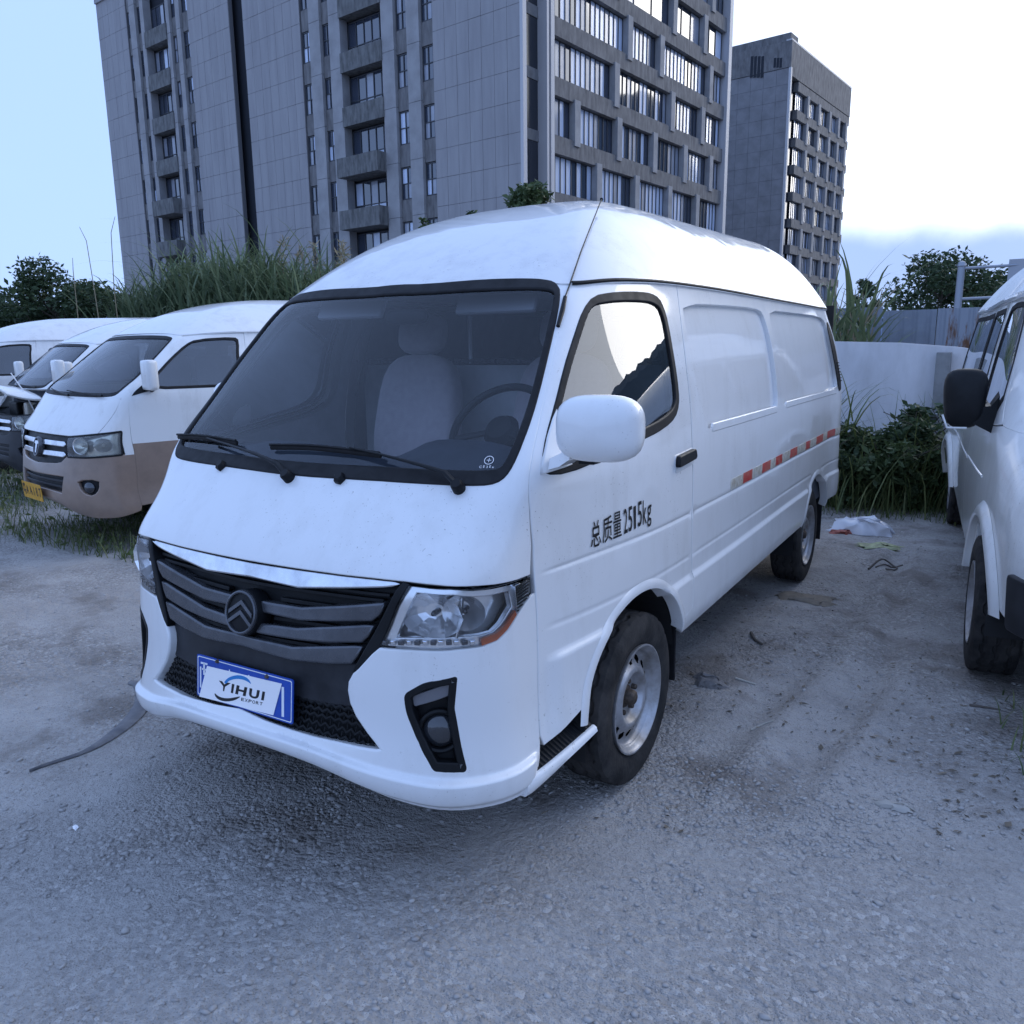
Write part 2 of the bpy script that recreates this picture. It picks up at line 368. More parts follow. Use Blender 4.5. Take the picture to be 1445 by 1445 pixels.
    def frame(s, uv, off=0.):
        """matrix at a chart point: x along U, y along V, z outwards"""
        P, N = s.ev(np.array([uv]), off); P, N = P[0], N[0]; t = s._bl(s.TU, np.array([uv[0]]), np.array([uv[1]]))[0]; t = t - N*(t @ N); t /= np.linalg.norm(t); b = np.cross(N, t)
        return Matrix(((t[0], b[0], N[0], P[0]), (t[1], b[1], N[1], P[1]), (t[2], b[2], N[2], P[2]), (0, 0, 0, 1)))
def mir(L): L = np.asarray(L, float).copy(); L[:, 0] *= -1; return L[::-1]
def sym(L):
    M_ = mir(L)
    if abs(L[-1][0]) < 1e-9: M_ = M_[1:]
    if abs(L[0][0]) < 1e-9: M_ = M_[:-1]
    return np.concatenate([L, M_])
#                    # half loop from the centre line out and back to it
GLYPHS = {}
def make_glyphs(bodies):
    """font outlines to flat meshes, all at once while the scene is still small"""
    objs = []
    for body, bold in bodies:
        cu = bpy.data.curves.new('glyph', 'FONT'); cu.body = body; cu.size = 1; cu.align_x = 'CENTER'; cu.align_y = 'CENTER'; cu.offset = bold; cu.resolution_u = 4
        o = bpy.data.objects.new('glyph', cu); COL.objects.link(o); objs.append((body, bold, o, cu))
    dg = bpy.context.evaluated_depsgraph_get(); dg.update()
    for body, bold, o, cu in objs: GLYPHS[body, bold] = bpy.data.meshes.new_from_object(o.evaluated_get(dg))
    for body, bold, o, cu in objs: bpy.data.objects.remove(o); bpy.data.curves.remove(cu)
make_glyphs([(k, .0) for k in '⊕CE3x'] + [(k, .04) for k in 'YIHU'] + [(k, .02) for k in 'EXPORT'] + [(k, .006) for k in '总质量251kg'] + [(k, .02) for k in '粤A187'])
def text_mesh(name, body, size, material, width=1., bold=0.):
    me = GLYPHS[body, bold].copy(); me.name = name
    co = np.array([v.co[:] for v in me.vertices])*size; co[:, 0] *= width; me.vertices.foreach_set('co', co.astype(np.float32).ravel())
    me.materials.clear(); me.materials.append(material); return me
def uv_sphere_warp(bm_scale, n=16, m=12, fn=None):
    v = []; f = []
    for j in range(m + 1):
        t = math.pi*j/m
        for i in range(n):
            p = 2*math.pi*i/n; q = np.array((math.sin(t)*math.cos(p), math.sin(t)*math.sin(p), math.cos(t))); v.append(fn(q) if fn else q*bm_scale)
    f = [(j*n + i, (j + 1)*n + i, (j + 1)*n + (i + 1) % n, j*n + (i + 1) % n) for j in range(m) for i in range(n)]
    return v, f
# ------------------------------------------------------------------ materials
def paint_white(name, col=(.80, .80, .80), dirt=(.52, .50, .46), amount=.5, wav=.0):
    """clear-coated white paint with faint dried-water streaks and dust blotches"""
    m = bpy.data.materials.new(name); m.use_nodes = True; nt = m.node_tree; nd, ln = nt.nodes, nt.links; b = nd['Principled BSDF']
    b.inputs['Roughness'].default_value = .42; b.inputs['Coat Weight'].default_value = .85; b.inputs['Coat Roughness'].default_value = .05
    tc = nd.new('ShaderNodeTexCoord'); mp = nd.new('ShaderNodeMapping'); mp.inputs['Scale'].default_value = (7, 7, 1.3); ln.new(tc.outputs['Object'], mp.inputs['Vector'])
    n1 = nd.new('ShaderNodeTexNoise'); n1.inputs['Scale'].default_value = 1.6; n1.inputs['Detail'].default_value = 8; n1.inputs['Roughness'].default_value = .65; ln.new(mp.outputs[0], n1.inputs['Vector'])
    n2 = nd.new('ShaderNodeTexNoise'); n2.inputs['Scale'].default_value = 2.3; n2.inputs['Detail'].default_value = 9; n2.inputs['Roughness'].default_value = .7; ln.new(tc.outputs['Object'], n2.inputs['Vector'])
    mu = nd.new('ShaderNodeMath'); mu.operation = 'MULTIPLY'; ln.new(n1.outputs['Fac'], mu.inputs[0]); ln.new(n2.outputs['Fac'], mu.inputs[1])
    r = nd.new('ShaderNodeMapRange'); r.inputs['From Min'].default_value = .24; r.inputs['From Max'].default_value = .52; r.inputs['To Max'].default_value = amount; ln.new(mu.outputs[0], r.inputs['Value'])
    mx = nd.new('ShaderNodeMix'); mx.data_type = 'RGBA'; mx.inputs['A'].default_value = col + (1,); mx.inputs['B'].default_value = dirt + (1,); ln.new(r.outputs[0], mx.inputs['Factor']); ln.new(mx.outputs['Result'], b.inputs['Base Color'])
    cr = nd.new('ShaderNodeMapRange'); cr.inputs['To Min'].default_value = .04; cr.inputs['To Max'].default_value = .35; ln.new(r.outputs[0], cr.inputs['Value']); ln.new(cr.outputs[0], b.inputs['Coat Roughness'])
    # fine road-dirt specks in patches
    vo = nd.new('ShaderNodeTexNoise'); vo.inputs['Scale'].default_value = 130; vo.inputs['Detail'].default_value = 1; ln.new(tc.outputs['Object'], vo.inputs['Vector'])
    s1 = nd.new('ShaderNodeMapRange'); s1.inputs['From Min'].default_value = .70; s1.inputs['From Max'].default_value = .74; ln.new(vo.outputs['Fac'], s1.inputs['Value'])
    s2 = nd.new('ShaderNodeMapRange'); s2.inputs['From Min'].default_value = .48; s2.inputs['From Max'].default_value = .62; s2.inputs['To Max'].default_value = .7; ln.new(n2.outputs['Fac'], s2.inputs['Value'])
    sm_ = nd.new('ShaderNodeMath'); sm_.operation = 'MULTIPLY'; ln.new(s1.outputs[0], sm_.inputs[0]); ln.new(s2.outputs[0], sm_.inputs[1])
    mx2 = nd.new('ShaderNodeMix'); mx2.data_type = 'RGBA'; mx2.inputs['B'].default_value = (.22, .19, .16, 1); ln.new(sm_.outputs[0], mx2.inputs['Factor']); ln.new(mx.outputs['Result'], mx2.inputs['A']); ln.new(mx2.outputs['Result'], b.inputs['Base Color'])
    if wav:
        n3 = nd.new('ShaderNodeTexNoise'); n3.inputs['Scale'].default_value = 3.2; n3.inputs['Detail'].default_value = 2; ln.new(tc.outputs['Object'], n3.inputs['Vector'])
        bp = nd.new('ShaderNodeBump'); bp.inputs['Strength'].default_value = wav; bp.inputs['Distance'].default_value = .02; ln.new(n3.outputs['Fac'], bp.inputs['Height']); ln.new(bp.outputs[0], b.inputs['Normal']); ln.new(bp.outputs[0], b.inputs['Coat Normal'])
    MATS[name] = m; return m
M_WHITE = paint_white('white_paint', amount=.42, wav=.09)
M_ROOF = paint_white('roof_paint', (.74, .74, .74), (.50, .50, .51), .9, wav=.25)
M_WHITE2 = paint_white('white_paint_dusty', (.78, .78, .77), (.48, .46, .42), .7, wav=.1)
M_WHITE3 = paint_white('white_paint_dull', (.70, .71, .72), (.42, .42, .42), .8, wav=.1)
M_BROWN = mat('brown_paint', (.29, .205, .155), .4, coat=.6, var=.25, vscale=5, coat_rough=.15)
M_RUBBER = mat('black_rubber', (.014, .014, .016), .55, spec=.25, var=.4, vscale=20)
M_BLACK = mat('black_plastic', (.010, .011, .013), .45, spec=.22, var=.35, vscale=14, bump=.05, bscale=300)
M_BAND = mat('dusty_black_plastic', (.016, .017, .021), .45, spec=.3, var=.6, vscale=9, col2=(.036, .037, .042))
M_BAR = mat('grey_satin_trim', (.125, .13, .145), .24, metal=.6, var=.3, vscale=18)
M_CHROME = mat('chrome', (.78, .80, .84), .14, metal=1., var=.25, vscale=14)
M_DARKIN = mat('dark_underbody', (.012, .012, .013), .85)
M_TYRE = mat('tyre_rubber', (.020, .0195, .020), .78, spec=.2, var=.9, vscale=9, col2=(.062, .057, .054), bump=.2, bscale=70)
M_RIM = mat('silver_steel', (.46, .46, .48), .36, metal=.55, var=.5, vscale=12, col2=(.26, .24, .22))
M_NUT = mat('rusty_steel', (.14, .11, .09), .6, metal=.6, var=.6, vscale=40)
M_GLASS = glass('windscreen_glass', (.90, .94, .97), .55, .0, dirt=.008)
M_SIDEGLASS = glass('side_glass', (.55, .60, .64), 1.0, .04, dirt=.02)
M_DARKGLASS = glass('dark_window_glass', (.16, .18, .21), 1.2, .05, dirt=.05)
M_LENS = glass('lamp_lens', (.96, .97, .98), .6, .0, dirt=.03)
M_LENSDULL = glass('hazy_lamp_lens', (.86, .87, .80), .7, .0, rough=.1, dirt=.22)
M_SEAT = mat('seat_fabric', (.36, .32, .34), .9, var=.12, vscale=30, bump=.2, bscale=200, sheen=.3)
M_DASH = mat('dash_plastic', (.050, .060, .080), .6, var=.3, vscale=10)
M_TRIM = mat('cab_trim', (.46, .47, .49), .7, var=.25, vscale=6)
M_HEADLINER = mat('headliner', (.42, .42, .45), .9)
M_AMBER = mat('amber_lens', (.75, .13, .015), .18, coat=.8)
M_REFLECTOR = mat('lamp_reflector', (.93, .94, .96), .22, metal=.72, bump=.12, bscale=35)
M_PLATEBLUE = mat('plate_blue', (.012, .075, .42), .4, var=.25, vscale=12)
M_PLATEWHITE = mat('plate_white', (.80, .82, .85), .45)
M_PLATEYELLOW = mat('plate_yellow', (.72, .36, .02), .5, var=.3, vscale=20)
M_CARD = mat('card_white', (.92, .90, .90), .5)
M_INK = mat('black_ink', (.006, .006, .008), .5)
M_CARDBLUE = mat('card_blue', (.02, .22, .55), .4)
M_TAPERED = mat('tape_red', (.52, .02, .015), .4, var=.5, vscale=22, col2=(.50, .16, .11))
M_TAPEWHITE = mat('tape_silver', (.62, .60, .54), .35, var=.6, vscale=45, col2=(.42, .36, .26))
M_GREYREF = mat('fog_reflector', (.15, .15, .165), .35, coat=.5)
M_FOGGLASS = mat('fog_lamp_glass', (.045, .05, .06), .12, metal=.4, coat=1., var=.5, vscale=12)
# ------------------------------------------------------------------ wheels (shared by all vans)
def tyre_mesh(R_, W_, rim, name='tyre', zig=True):
    n = 126; prof = []                                          # (lateral t from -.5 outer.. , radius, groove flag)
    h = W_/2
    side = [(-h*.80, rim - .006), (-h*.93, rim + .012), (-h*1.0, rim + (R_ - rim)*.38), (-h*.985, rim + (R_ - rim)*.68), (-h*.93, R_ - .020), (-h*.86, R_ - .006)]
    tread = []
    for gx in (-.52, 0., .52):
        tread += [(gx*h - .010, R_ - .001, 0), (gx*h - .005, R_ - .009, 1), (gx*h + .005, R_ - .009, 1), (gx*h + .010, R_ - .001, 0)]
    P = [(x, r, 0) for x, r in side] + [(-h*.74, R_ - .002, 2)] + tread + [(h*.74, R_ - .002, 2)] + [(-x, r, 0) for x, r in side[::-1]]
    v = []
    for (x, r, g) in P:
        for k in range(n):
            t = 2*math.pi*k/n; z = .006*(1 if (k//3) % 2 else -1) if (zig and abs(x) < h*.7 and r > R_ - .03) else 0
            rr = r - (.006 if (abs(x) >= h*.72 and r > R_ - .012 and k % 6 == 0) else 0)
            v.append((x + z, rr*math.cos(t), rr*math.sin(t)))
    m = len(P); f = [(i*n + k, (i + 1)*n + k, (i + 1)*n + (k + 1) % n, i*n + (k + 1) % n) for i in range(m - 1) for k in range(n)]
    me = mesh(name, v, f, M_TYRE, smooth=True, sharp=32); return me
def rim_mesh(rim, name='wheel'):
    n = 168; s = rim/.2075
    prof = [(.2005, -.020), (.2075, -.004), (.2075, .002), (.2020, .003), (.196, -.003), (.1925, -.012), (.184, -.017), (.1815, -.024), (.178, -.036), (.171, -.040), (.166, -.043),
            (.160, -.045), (.1555, -.0435), (.151, -.042), (.1465, -.0405), (.142, -.039), (.1375, -.037), (.130, -.032), (.120, -.024), (.110, -.018), (.101, -.018), (.094, -.026), (.087, -.042), (.078, -.052), (.060, -.055), (.030, -.055), (.0, -.055)]
    v = []; f = []
    for (r, h) in prof:
        for k in range(n):
            t = 2*math.pi*k/n; v.append((h*s, r*s*math.cos(t), r*s*math.sin(t)))
    holes = {11: 2, 12: 3, 13: 3.6, 14: 3.6, 15: 3, 16: 2}
    for i in range(len(prof) - 1):
        for k in range(n):
            ph = (k % 12) - 5.5
            if i in holes and abs(ph) < holes[i] and (k//12) % 14 not in (5, 12): continue
            f.append((i*n + k, (i + 1)*n + k, (i + 1)*n + (k + 1) % n, i*n + (k + 1) % n))
    return mesh(name, v, f, M_RIM, smooth=True, sharp=50)
WHEEL_CACHE = {}
def add_wheel(parent, c, side, R_=.325, W_=.195, rim=.2075, steer=0.):
    """wheel (the steel disc) > tyre, hub; side = +1: outer face looks to +x of the wheel's own frame"""
    key = (R_, W_, rim)
    if key not in WHEEL_CACHE:
        hb = MB(); hb.lathe([(0, -.012), (.018, -.012), (.026, -.017), (.030, -.028), (.031, -.046), (.042, -.050), (.046, -.056)], 20)
        for k in range(5):
            t = 2*math.pi*k/5 + .3; hb.lathe([(0, -.036), (.008, -.036), (.0105, -.040), (.0105, -.056)], 8, c=(0, .062*math.cos(t), .062*math.sin(t)))
        lin = MB(); lin.lathe([(.19*rim/.2075, -.060), (.19*rim/.2075, -W_ + .02), (.02, -W_ + .03)], 32)
        WHEEL_CACHE[key] = (rim_mesh(rim), tyre_mesh(R_, W_, rim), hb.mesh('hub', M_NUT, True, 40), lin.mesh('brake_drum', M_DARKIN, True))
    a, b, d, e = WHEEL_CACHE[key]
    M = Matrix.Translation(c) @ Matrix.Rotation(steer + (0 if side > 0 else math.pi), 4, 'Z')
    w = obj('wheel', a, parent, M)
    t = obj('tyre', b, w, M @ Matrix.Translation((-W_/2 + .004, 0, 0)))
    obj('hub', d, w, M); obj('brake_drum', e, w, M)
    return w
# ------------------------------------------------------------------ the white cargo van
def arr(*p): return list(p)
X = [  # each row: front centre ... front corner | along the side | rear corner, rear centre
 [(0, -.345, .430), (.30, -.318, .402), (.56, -.250, .318), (.70, -.185, .294), (.80, -.070, .285), (.850, .060, .300), (.898, .38, .420), (.918, .80, .455), (.925, 1.4, .465), (.925, 3.0, .465), (.925, 4.2, .465), (.915, 4.62, .47), (.79, 4.76, .48), (0, 4.80, .48)],
 [(0, -.372, .466), (.30, -.345, .446), (.56, -.276, .386), (.715, -.205, .366), (.818, -.062, .356), (.852, .085, .375), (.898, .39, .475), (.930, .80, .505), (.940, 1.4, .51), (.940, 3.0, .51), (.940, 4.2, .51), (.928, 4.64, .51), (.80, 4.78, .51), (0, 4.82, .51)],
 [(0, -.338, .540), (.30, -.313, .530), (.56, -.257, .510), (.710, -.188, .500), (.803, -.055, .485), (.836, .105, .495), (.892, .40, .545), (.932, .80, .560), (.944, 1.4, .56), (.944, 3.0, .56), (.944, 4.2, .56), (.932, 4.65, .56), (.80, 4.79, .56), (0, 4.83, .56)],
 [(0, -.322, .680), (.30, -.296, .680), (.56, -.243, .680), (.708, -.178, .680), (.795, -.050, .680), (.830, .112, .680), (.888, .40, .690), (.932, .80, .700), (.944, 1.4, .70), (.944, 3.0, .70), (.944, 4.2, .70), (.932, 4.66, .70), (.80, 4.80, .70), (0, 4.84, .70)],
 [(0, -.288, .830), (.30, -.268, .830), (.56, -.226, .830), (.703, -.168, .830), (.789, -.045, .835), (.826, .112, .840), (.884, .40, .840), (.930, .80, .840), (.942, 1.4, .84), (.942, 3.0, .84), (.942, 4.2, .84), (.932, 4.66, .84), (.80, 4.80, .84), (0, 4.84, .84)],
 [(0, -.252, .968), (.30, -.240, .968), (.56, -.208, .968), (.700, -.163, .968), (.785, -.050, .966), (.822, .102, .960), (.880, .40, .965), (.926, .80, .965), (.940, 1.4, .965), (.940, 3.0, .965), (.940, 4.2, .965), (.930, 4.66, .965), (.80, 4.80, .965), (0, 4.84, .965)],
 [(0, -.155, 1.100), (.30, -.142, 1.10), (.56, -.105, 1.10), (.695, -.060, 1.10), (.778, .012, 1.10), (.820, .105, 1.10), (.882, .41, 1.10), (.925, .80, 1.10), (.940, 1.4, 1.10), (.940, 3.0, 1.10), (.940, 4.2, 1.10), (.930, 4.66, 1.10), (.80, 4.80, 1.10), (0, 4.84, 1.10)],
 [(0, -.035, 1.232), (.30, -.020, 1.232), (.56, .018, 1.235), (.69, .045, 1.238), (.768, .072, 1.24), (.818, .120, 1.235), (.884, .42, 1.235), (.922, .80, 1.235), (.936, 1.4, 1.235), (.936, 3.0, 1.235), (.936, 4.2, 1.235), (.927, 4.65, 1.235), (.80, 4.79, 1.235), (0, 4.83, 1.235)],
 [(0, .135, 1.430), (.30, .150, 1.43), (.54, .185, 1.43), (.66, .212, 1.43), (.732, .238, 1.43), (.780, .280, 1.43), (.852, .52, 1.43), (.896, .86, 1.43), (.918, 1.4, 1.43), (.920, 3.0, 1.43), (.920, 4.2, 1.43), (.908, 4.60, 1.43), (.78, 4.74, 1.43), (0, 4.78, 1.43)],
 [(0, .325, 1.635), (.28, .340, 1.635), (.50, .370, 1.635), (.61, .396, 1.635), (.688, .415, 1.632), (.732, .445, 1.63), (.802, .64, 1.64), (.848, .93, 1.645), (.878, 1.4, 1.65), (.884, 3.0, 1.65), (.884, 4.15, 1.65), (.868, 4.53, 1.65), (.745, 4.68, 1.65), (0, 4.72, 1.65)],
 [(0, .525, 1.842), (.26, .538, 1.841), (.46, .565, 1.838), (.57, .588, 1.834), (.636, .608, 1.825), (.678, .640, 1.822), (.742, .80, 1.840), (.785, 1.04, 1.852), (.815, 1.45, 1.858), (.824, 3.0, 1.860), (.824, 4.10, 1.860), (.808, 4.46, 1.860), (.70, 4.60, 1.860), (0, 4.64, 1.860)],
 [(0, .585, 1.895), (.26, .598, 1.894), (.46, .624, 1.889), (.55, .650, 1.880), (.608, .672, 1.868), (.655, .710, 1.862), (.733, .85, 1.876), (.780, 1.06, 1.892), (.809, 1.46, 1.898), (.818, 3.0, 1.900), (.818, 4.10, 1.900), (.802, 4.45, 1.900), (.695, 4.59, 1.900), (0, 4.63, 1.900)]]
UB = [0, .30, .562, .71, .845, 1.005, 1.315, 1.718, 2.318, 3.918, 5.118, 5.57, 5.77, 6.57]
VB = [.40, .46, .54, .68, .83, .968, 1.10, 1.235, 1.43, 1.635, 1.84, 1.90]
def ss(a, b, x): t = np.clip((x - a)/(b - a), 0, 1); return t*t*(3 - 2*t)
def van_disp(u, v):
    w = ss(1.02, 1.12, np.abs(u))*(1 - ss(5.4, 5.6, np.abs(u)))
    groove = -.005*np.exp(-((v - .955)/.0075)**2)                 # pressed line under the handle
    low = .012*(1 - ss(.655, .685, v)) - .003*np.exp(-((v - .76)/.008)**2)   # lower side stands proud, second pressed line
    lip = (1 - ss(.95, 1.0, np.abs(u)))*(.020*(1 - ss(.471, .483, v)) - .013*(1 - ss(.405, .43, v)))
    return w*(groove + low) + lip
BLINES = [.405, .41, .416, .423, .43, .44, .45, .464, .468, .472, .476, .48, .484, .488, .495]
VLINES = [.63, .655, .662, .67, .678, .685, .70, .735, .745, .752, .76, .768, .775, .785, .93, .94, .946, .951, .955, .959, .964, .97, .98]
VAN = Surf(X, UB, VB, fair=3, disp=van_disp)
van = thing('cargo_van', 'white high-roof cargo van with blue front plate, chevron badge and red-white side tape', 'van', (0, 2.2, 0))
VMAX, VMIN = 1.868, .40
S = VAN
# --- outlines traced on the photographed half; the other half is mirrored
hood_low = S.trace([(479, 812), (525, 817), (571, 822), (615, 827), (659, 829), (700, 826), (728, 820), (750, 812)])
hood_low = np.concatenate([[(0, .9685)], hood_low])
door_front = S.trace([(753, 812), (752, 770), (748, 720), (746, 690), (749, 655), (756, 620), (765, 578), (775, 535), (786, 480)])
U_DF = float(door_front[0, 0])
door_front = np.concatenate([door_front, [(door_front[-1, 0] + .005, VMAX - .02)]])
ws_out = S.trace([(519.5, 673), (592, 678), (660, 681), (692, 680), (708, 674), (718, 662), (727, 644), (746, 595), (765, 526), (780, 463), (788, 422), (788, 408), (781, 400), (765, 397), (745, 396), (679, 398), (600, 405)])
ws_out = np.concatenate([[(0, ws_out[0, 1] - .004)], ws_out, [(0, ws_out[-1, 1] + .004)]])
ws_loop = chaikin(sym(ws_out), 1)
GAP = .0035
# front panel: hood face and both windscreen pillars, one pressing
fp_half = np.concatenate([hood_low[:-1] + [0, .006], [hood_low[-1] + [-.006, .006]], door_front[1:] - [.008, 0], [(door_front[-1, 0] - .008, VMAX)]])
fp = np.concatenate([fp_half, mir(fp_half)[0:]])
front_panel = S.panel('front_panel', [fp, inset(ws_loop, .006)], M_WHITE, van, depth=.03)
S.panel('windscreen_seal', [inset(ws_loop, -.004), inset(ws_loop, .027)], M_RUBBER, van, off=.005, depth=.02, bev=.006)
wsg = S.panel('windscreen', [inset(ws_loop, .020)], M_GLASS, van, off=-.003, depth=0)
# lower black band of the screen print, a little below the wipers
band_top = inset(ws_loop, .026); vb0 = band_top[:, 1].min()
sticker = S.hit(690, 650)
bt = text_mesh('glass_mark', '⊕', .022, M_CARD); obj('glass_mark', bt, wsg, S.frame(sticker, .0005))
for k, (dx, dz) in enumerate(((-.026, -.018), (-.013, -.017), (0, -.018), (.013, -.017), (.026, -.018))):
    obj('glass_mark', text_mesh('glass_mark', 'CE3Ex'[k], .012, M_CARD), wsg, S.frame(sticker + [dx, dz], .0005))
# --- doors
seam_b = S.trace([(958, 425), (963, 470), (970, 530), (976, 600), (978, 680), (977, 725)])
seam_b = np.concatenate([[(seam_b[0, 0] - .002, VMAX - .02)], seam_b])
U_B = float(seam_b[-1, 0])
FW = (.715, .335); RW = (3.80, .335); RA = .415                # wheel-arch centres (y, z) and radius
def chart_of(y, z, x=1.2):                                     # side point given by y and z
    loc, n, i, d = S.bvh.ray_cast(Vector((1.6, y, z)), Vector((-1, 0, 0)))
    if i is None: loc, n, i, d = S.bvh.find_nearest(Vector((.93, y, z)))
    j, k = divmod(i, S.nu - 1); P_ = np.array(loc); A = S.D[j, k]; a, b = S.D[j, k + 1] - A, S.D[j + 1, k] - A
    q = np.clip(np.linalg.lstsq(np.stack([a, b], 1), P_ - A, rcond=None)[0], 0, 1)
    return np.array([S.U[k] + q[0]*(S.U[k + 1] - S.U[k]), S.V[j] + q[1]*(S.V[j + 1] - S.V[j])])
def arch_pts(c, r, a0, a1, n=24):
    return np.array([chart_of(c[0] + r*math.cos(math.radians(t)), c[1] + r*math.sin(math.radians(t))) for t in np.linspace(a0, a1, n)])
dw = S.trace([(837, 421), (860, 416.5), (884, 415), (905, 415.5), (919, 417.5), (930, 424), (936, 437), (941, 455), (951, 513), (956, 552), (956.5, 570), (952, 586), (938, 600), (904, 618), (850, 643), (800, 664)])
dwl = S.trace([(770, 665), (767, 650), (773, 615), (784, 577), (797, 524), (813, 473), (824, 440)])
dw_loop = chaikin(np.concatenate([dw, dwl])[::-1], 1)
arch_f = arch_pts(FW, RA + .012, 28, 162, 26)                 # from the rear of the arch over the top to its front
bot_v = float(chart_of(.25, .462)[1])
door_loop = np.concatenate([door_front[::-1] + [.006, 0], [(U_DF + .004, .70), (U_DF + .004, bot_v + .012), (U_DF + .02, bot_v - .012)], [(arch_f[-1, 0] - .002, arch_f[-1, 1])], arch_f[::-1][1:], [(U_B - .010, arch_f[0, 1] + .03), (U_B - .004, arch_f[0, 1] + .10)], seam_b[::-1] - [.008, 0]])
def both(fn):
    fn(lambda L: np.asarray(L, float), 1); fn(mir, -1)
def make_door(T, sgn):
    d = S.panel('door', [T(door_loop), T(inset(dw_loop, .004))], M_WHITE, van, depth=.03, vlines=VLINES)
    S.panel('window_seal', [T(inset(dw_loop, -.006)), T(inset(dw_loop, .022))], M_RUBBER, d, off=.004, depth=.018, bev=.005)
    S.panel('window_pane', [T(inset(dw_loop, .016))], M_SIDEGLASS, d, off=-.006, depth=0, flatn=.7)
    S.panel('inner_trim', [T(inset(door_loop, .03)), T(inset(dw_loop, -.012))], M_TRIM, d, off=-.055, depth=0)
    h = rounded(S.trace([(953, 658), (977, 645), (976, 635), (954, 646)]), .010)
    cup = rounded(S.trace([(953, 668), (979, 653), (978, 632), (952, 644)]), .016)
    S.panel('handle_cup', [T(cup)], M_WHITE3, d, off=.0025, depth=.004, bev=.002)
    S.panel('door_handle', [T(h)], M_BLACK, d, off=.022, depth=.02, bev=.005)
    return d
doors = []
both(lambda T, s_: doors.append(make_door(T, s_)))
# --- cargo side with two blind windows
w1 = chaikin(S.trace([(963, 428), (1020, 430), (1066, 434.5), (1076, 440), (1083, 462), (1094, 520), (1098, 565), (1096, 578), (1050, 592), (1003, 608), (996, 600), (980, 530), (966, 455)])[::-1], 1)
w2 = chaikin(S.trace([(1085, 437), (1120, 441), (1156, 446), (1165, 454), (1174, 490), (1181, 535), (1181, 549), (1145, 562), (1109, 574.5), (1104, 566), (1096, 510), (1088, 460)])[::-1], 1)
arch_r = arch_pts(RW, RA + .012, 20, 161, 26)
sill_v = .405
side_loop = np.concatenate([seam_b + [.006, 0], [(U_B + .004, arch_f[0, 1] + .10), (U_B - .002, arch_f[0, 1] + .03)], [arch_f[0] + [.012, -.004]], [arch_f[0] + [.030, -.06]], [(arch_f[0, 0] + .035, sill_v)],
    [(arch_r[-1, 0] - .004, sill_v)], arch_r[::-1], [(arch_r[0, 0] + .01, .46), (5.70, .46), (5.70, VMAX - .004), (U_B, VMAX - .004)]])[::-1]
side_loop = side_loop[::-1] if area2(side_loop) < 0 else side_loop
def make_side(T, sgn):
    d = S.panel('side_panel', [T(side_loop), T(w1), T(w2)], M_WHITE, van, depth=.026, bev=.002, vlines=VLINES)
    for w in (w1, w2):
        S.panel('blind_window', [T(inset(w, .0))], M_WHITE, d, off=lambda q: -.021*np.ones(len(q)), depth=0, flatn=.6)
        lo = w[w[:, 1] < w[:, 1].min() + .02]
        a, b = w[:, 0].min(), w[:, 0].max(); vl = w[:, 1].min()
        fr = np.array([(a + .16, vl - .004), (b - .03, vl - .004), (b - .05, vl + .022), (a + .17, vl + .022)])
        S.panel('sill_bead', [T(fr)], M_WHITE, d, off=.003, depth=.012, bev=.005)
    vent = chaikin(S.trace([(1166, 452), (1171, 465), (1180, 505), (1186.5, 548), (1183, 552), (1176, 508), (1168, 470)])[::-1], 1)
    vp = S.panel('rear_vent', [T(vent)], M_BLACK, d, off=.006, depth=.006)
    for k in range(7):
        q = S.trace([(1181.0 + k*.75, 512 + k*4.2)])[0]
        fr_ = S.frame(T(np.array([q]))[0], .008); m_ = MB(); m_.box((0, 0, 0), (.05, .006, .006)); m_.build('louvre', M_RUBBER, vp, m=fr_)
    return d
sides = []
both(lambda T, s_: sides.append(make_side(T, s_)))
# rear door, closing the body
rear_loop = np.array([(5.708, .46), (6.57, .46), (6.57, VMAX - .004), (5.708, VMAX - .004)])
rg = np.array([(5.80, 1.24), (6.57, 1.24), (6.57, 1.72), (5.80, 1.72)])
for T in (lambda L: np.asarray(L, float), mir):
    d = S.panel('rear_door', [T(rear_loop), T(rg + [[0, 0], [-.02, 0], [-.02, 0], [0, 0]])], M_WHITE, van, depth=.02)
    S.panel('rear_window', [T(rg)], M_DARKGLASS, d, off=-.006, depth=0)
# wheel-arch flanges: a rolled lip round each opening
def arch_lip(c, a0, a1, T, parent):
    rings = []
    for t in np.linspace(a0, a1, 40):
        ring = []
        for dr, of in ((.034, .0004), (.024, .005), (.009, .007), (-.002, .005), (-.008, -.003), (-.006, -.045)):
            q = chart_of(c[0] + (RA + max(dr, -.004))*math.cos(math.radians(t)), c[1] + (RA + max(dr, -.004))*math.sin(math.radians(t)))
            P_, N_ = S.ev(T(np.array([q])), of); p = P_[0]
            ring.append(p)
        rings.append(ring)
    m_ = MB(); m_.loft(rings, closed=False, cap=False); return m_.build('arch_flange', M_WHITE, parent, smooth=True, sharp=60)
both(lambda T, s_: arch_lip(FW, 22, 171, T, van)); both(lambda T, s_: arch_lip(RW, 16, 162, T, van))
for s_ in (1, -1):
    for c, a0, a1 in ((FW, -10, 190), (RW, -10, 190)):
        m_ = MB(); R_ = RA + .004
        m_.loft([[(s_*x, c[0] + R_*math.cos(math.radians(t)), c[1] + R_*math.sin(math.radians(t))) for x in (.90, .62)] for t in np.linspace(a0, a1, 30)], closed=False, cap=False)
        v0 = [(s_*.62, c[0], c[1])] + [(s_*.62, c[0] + R_*math.cos(math.radians(t)), c[1] + R_*math.sin(math.radians(t))) for t in np.linspace(a0, a1, 30)]
        m_.add(v0, [(0, k, k + 1) for k in range(1, 30)])
        m_.build('wheel_housing', M_DARKIN, van)
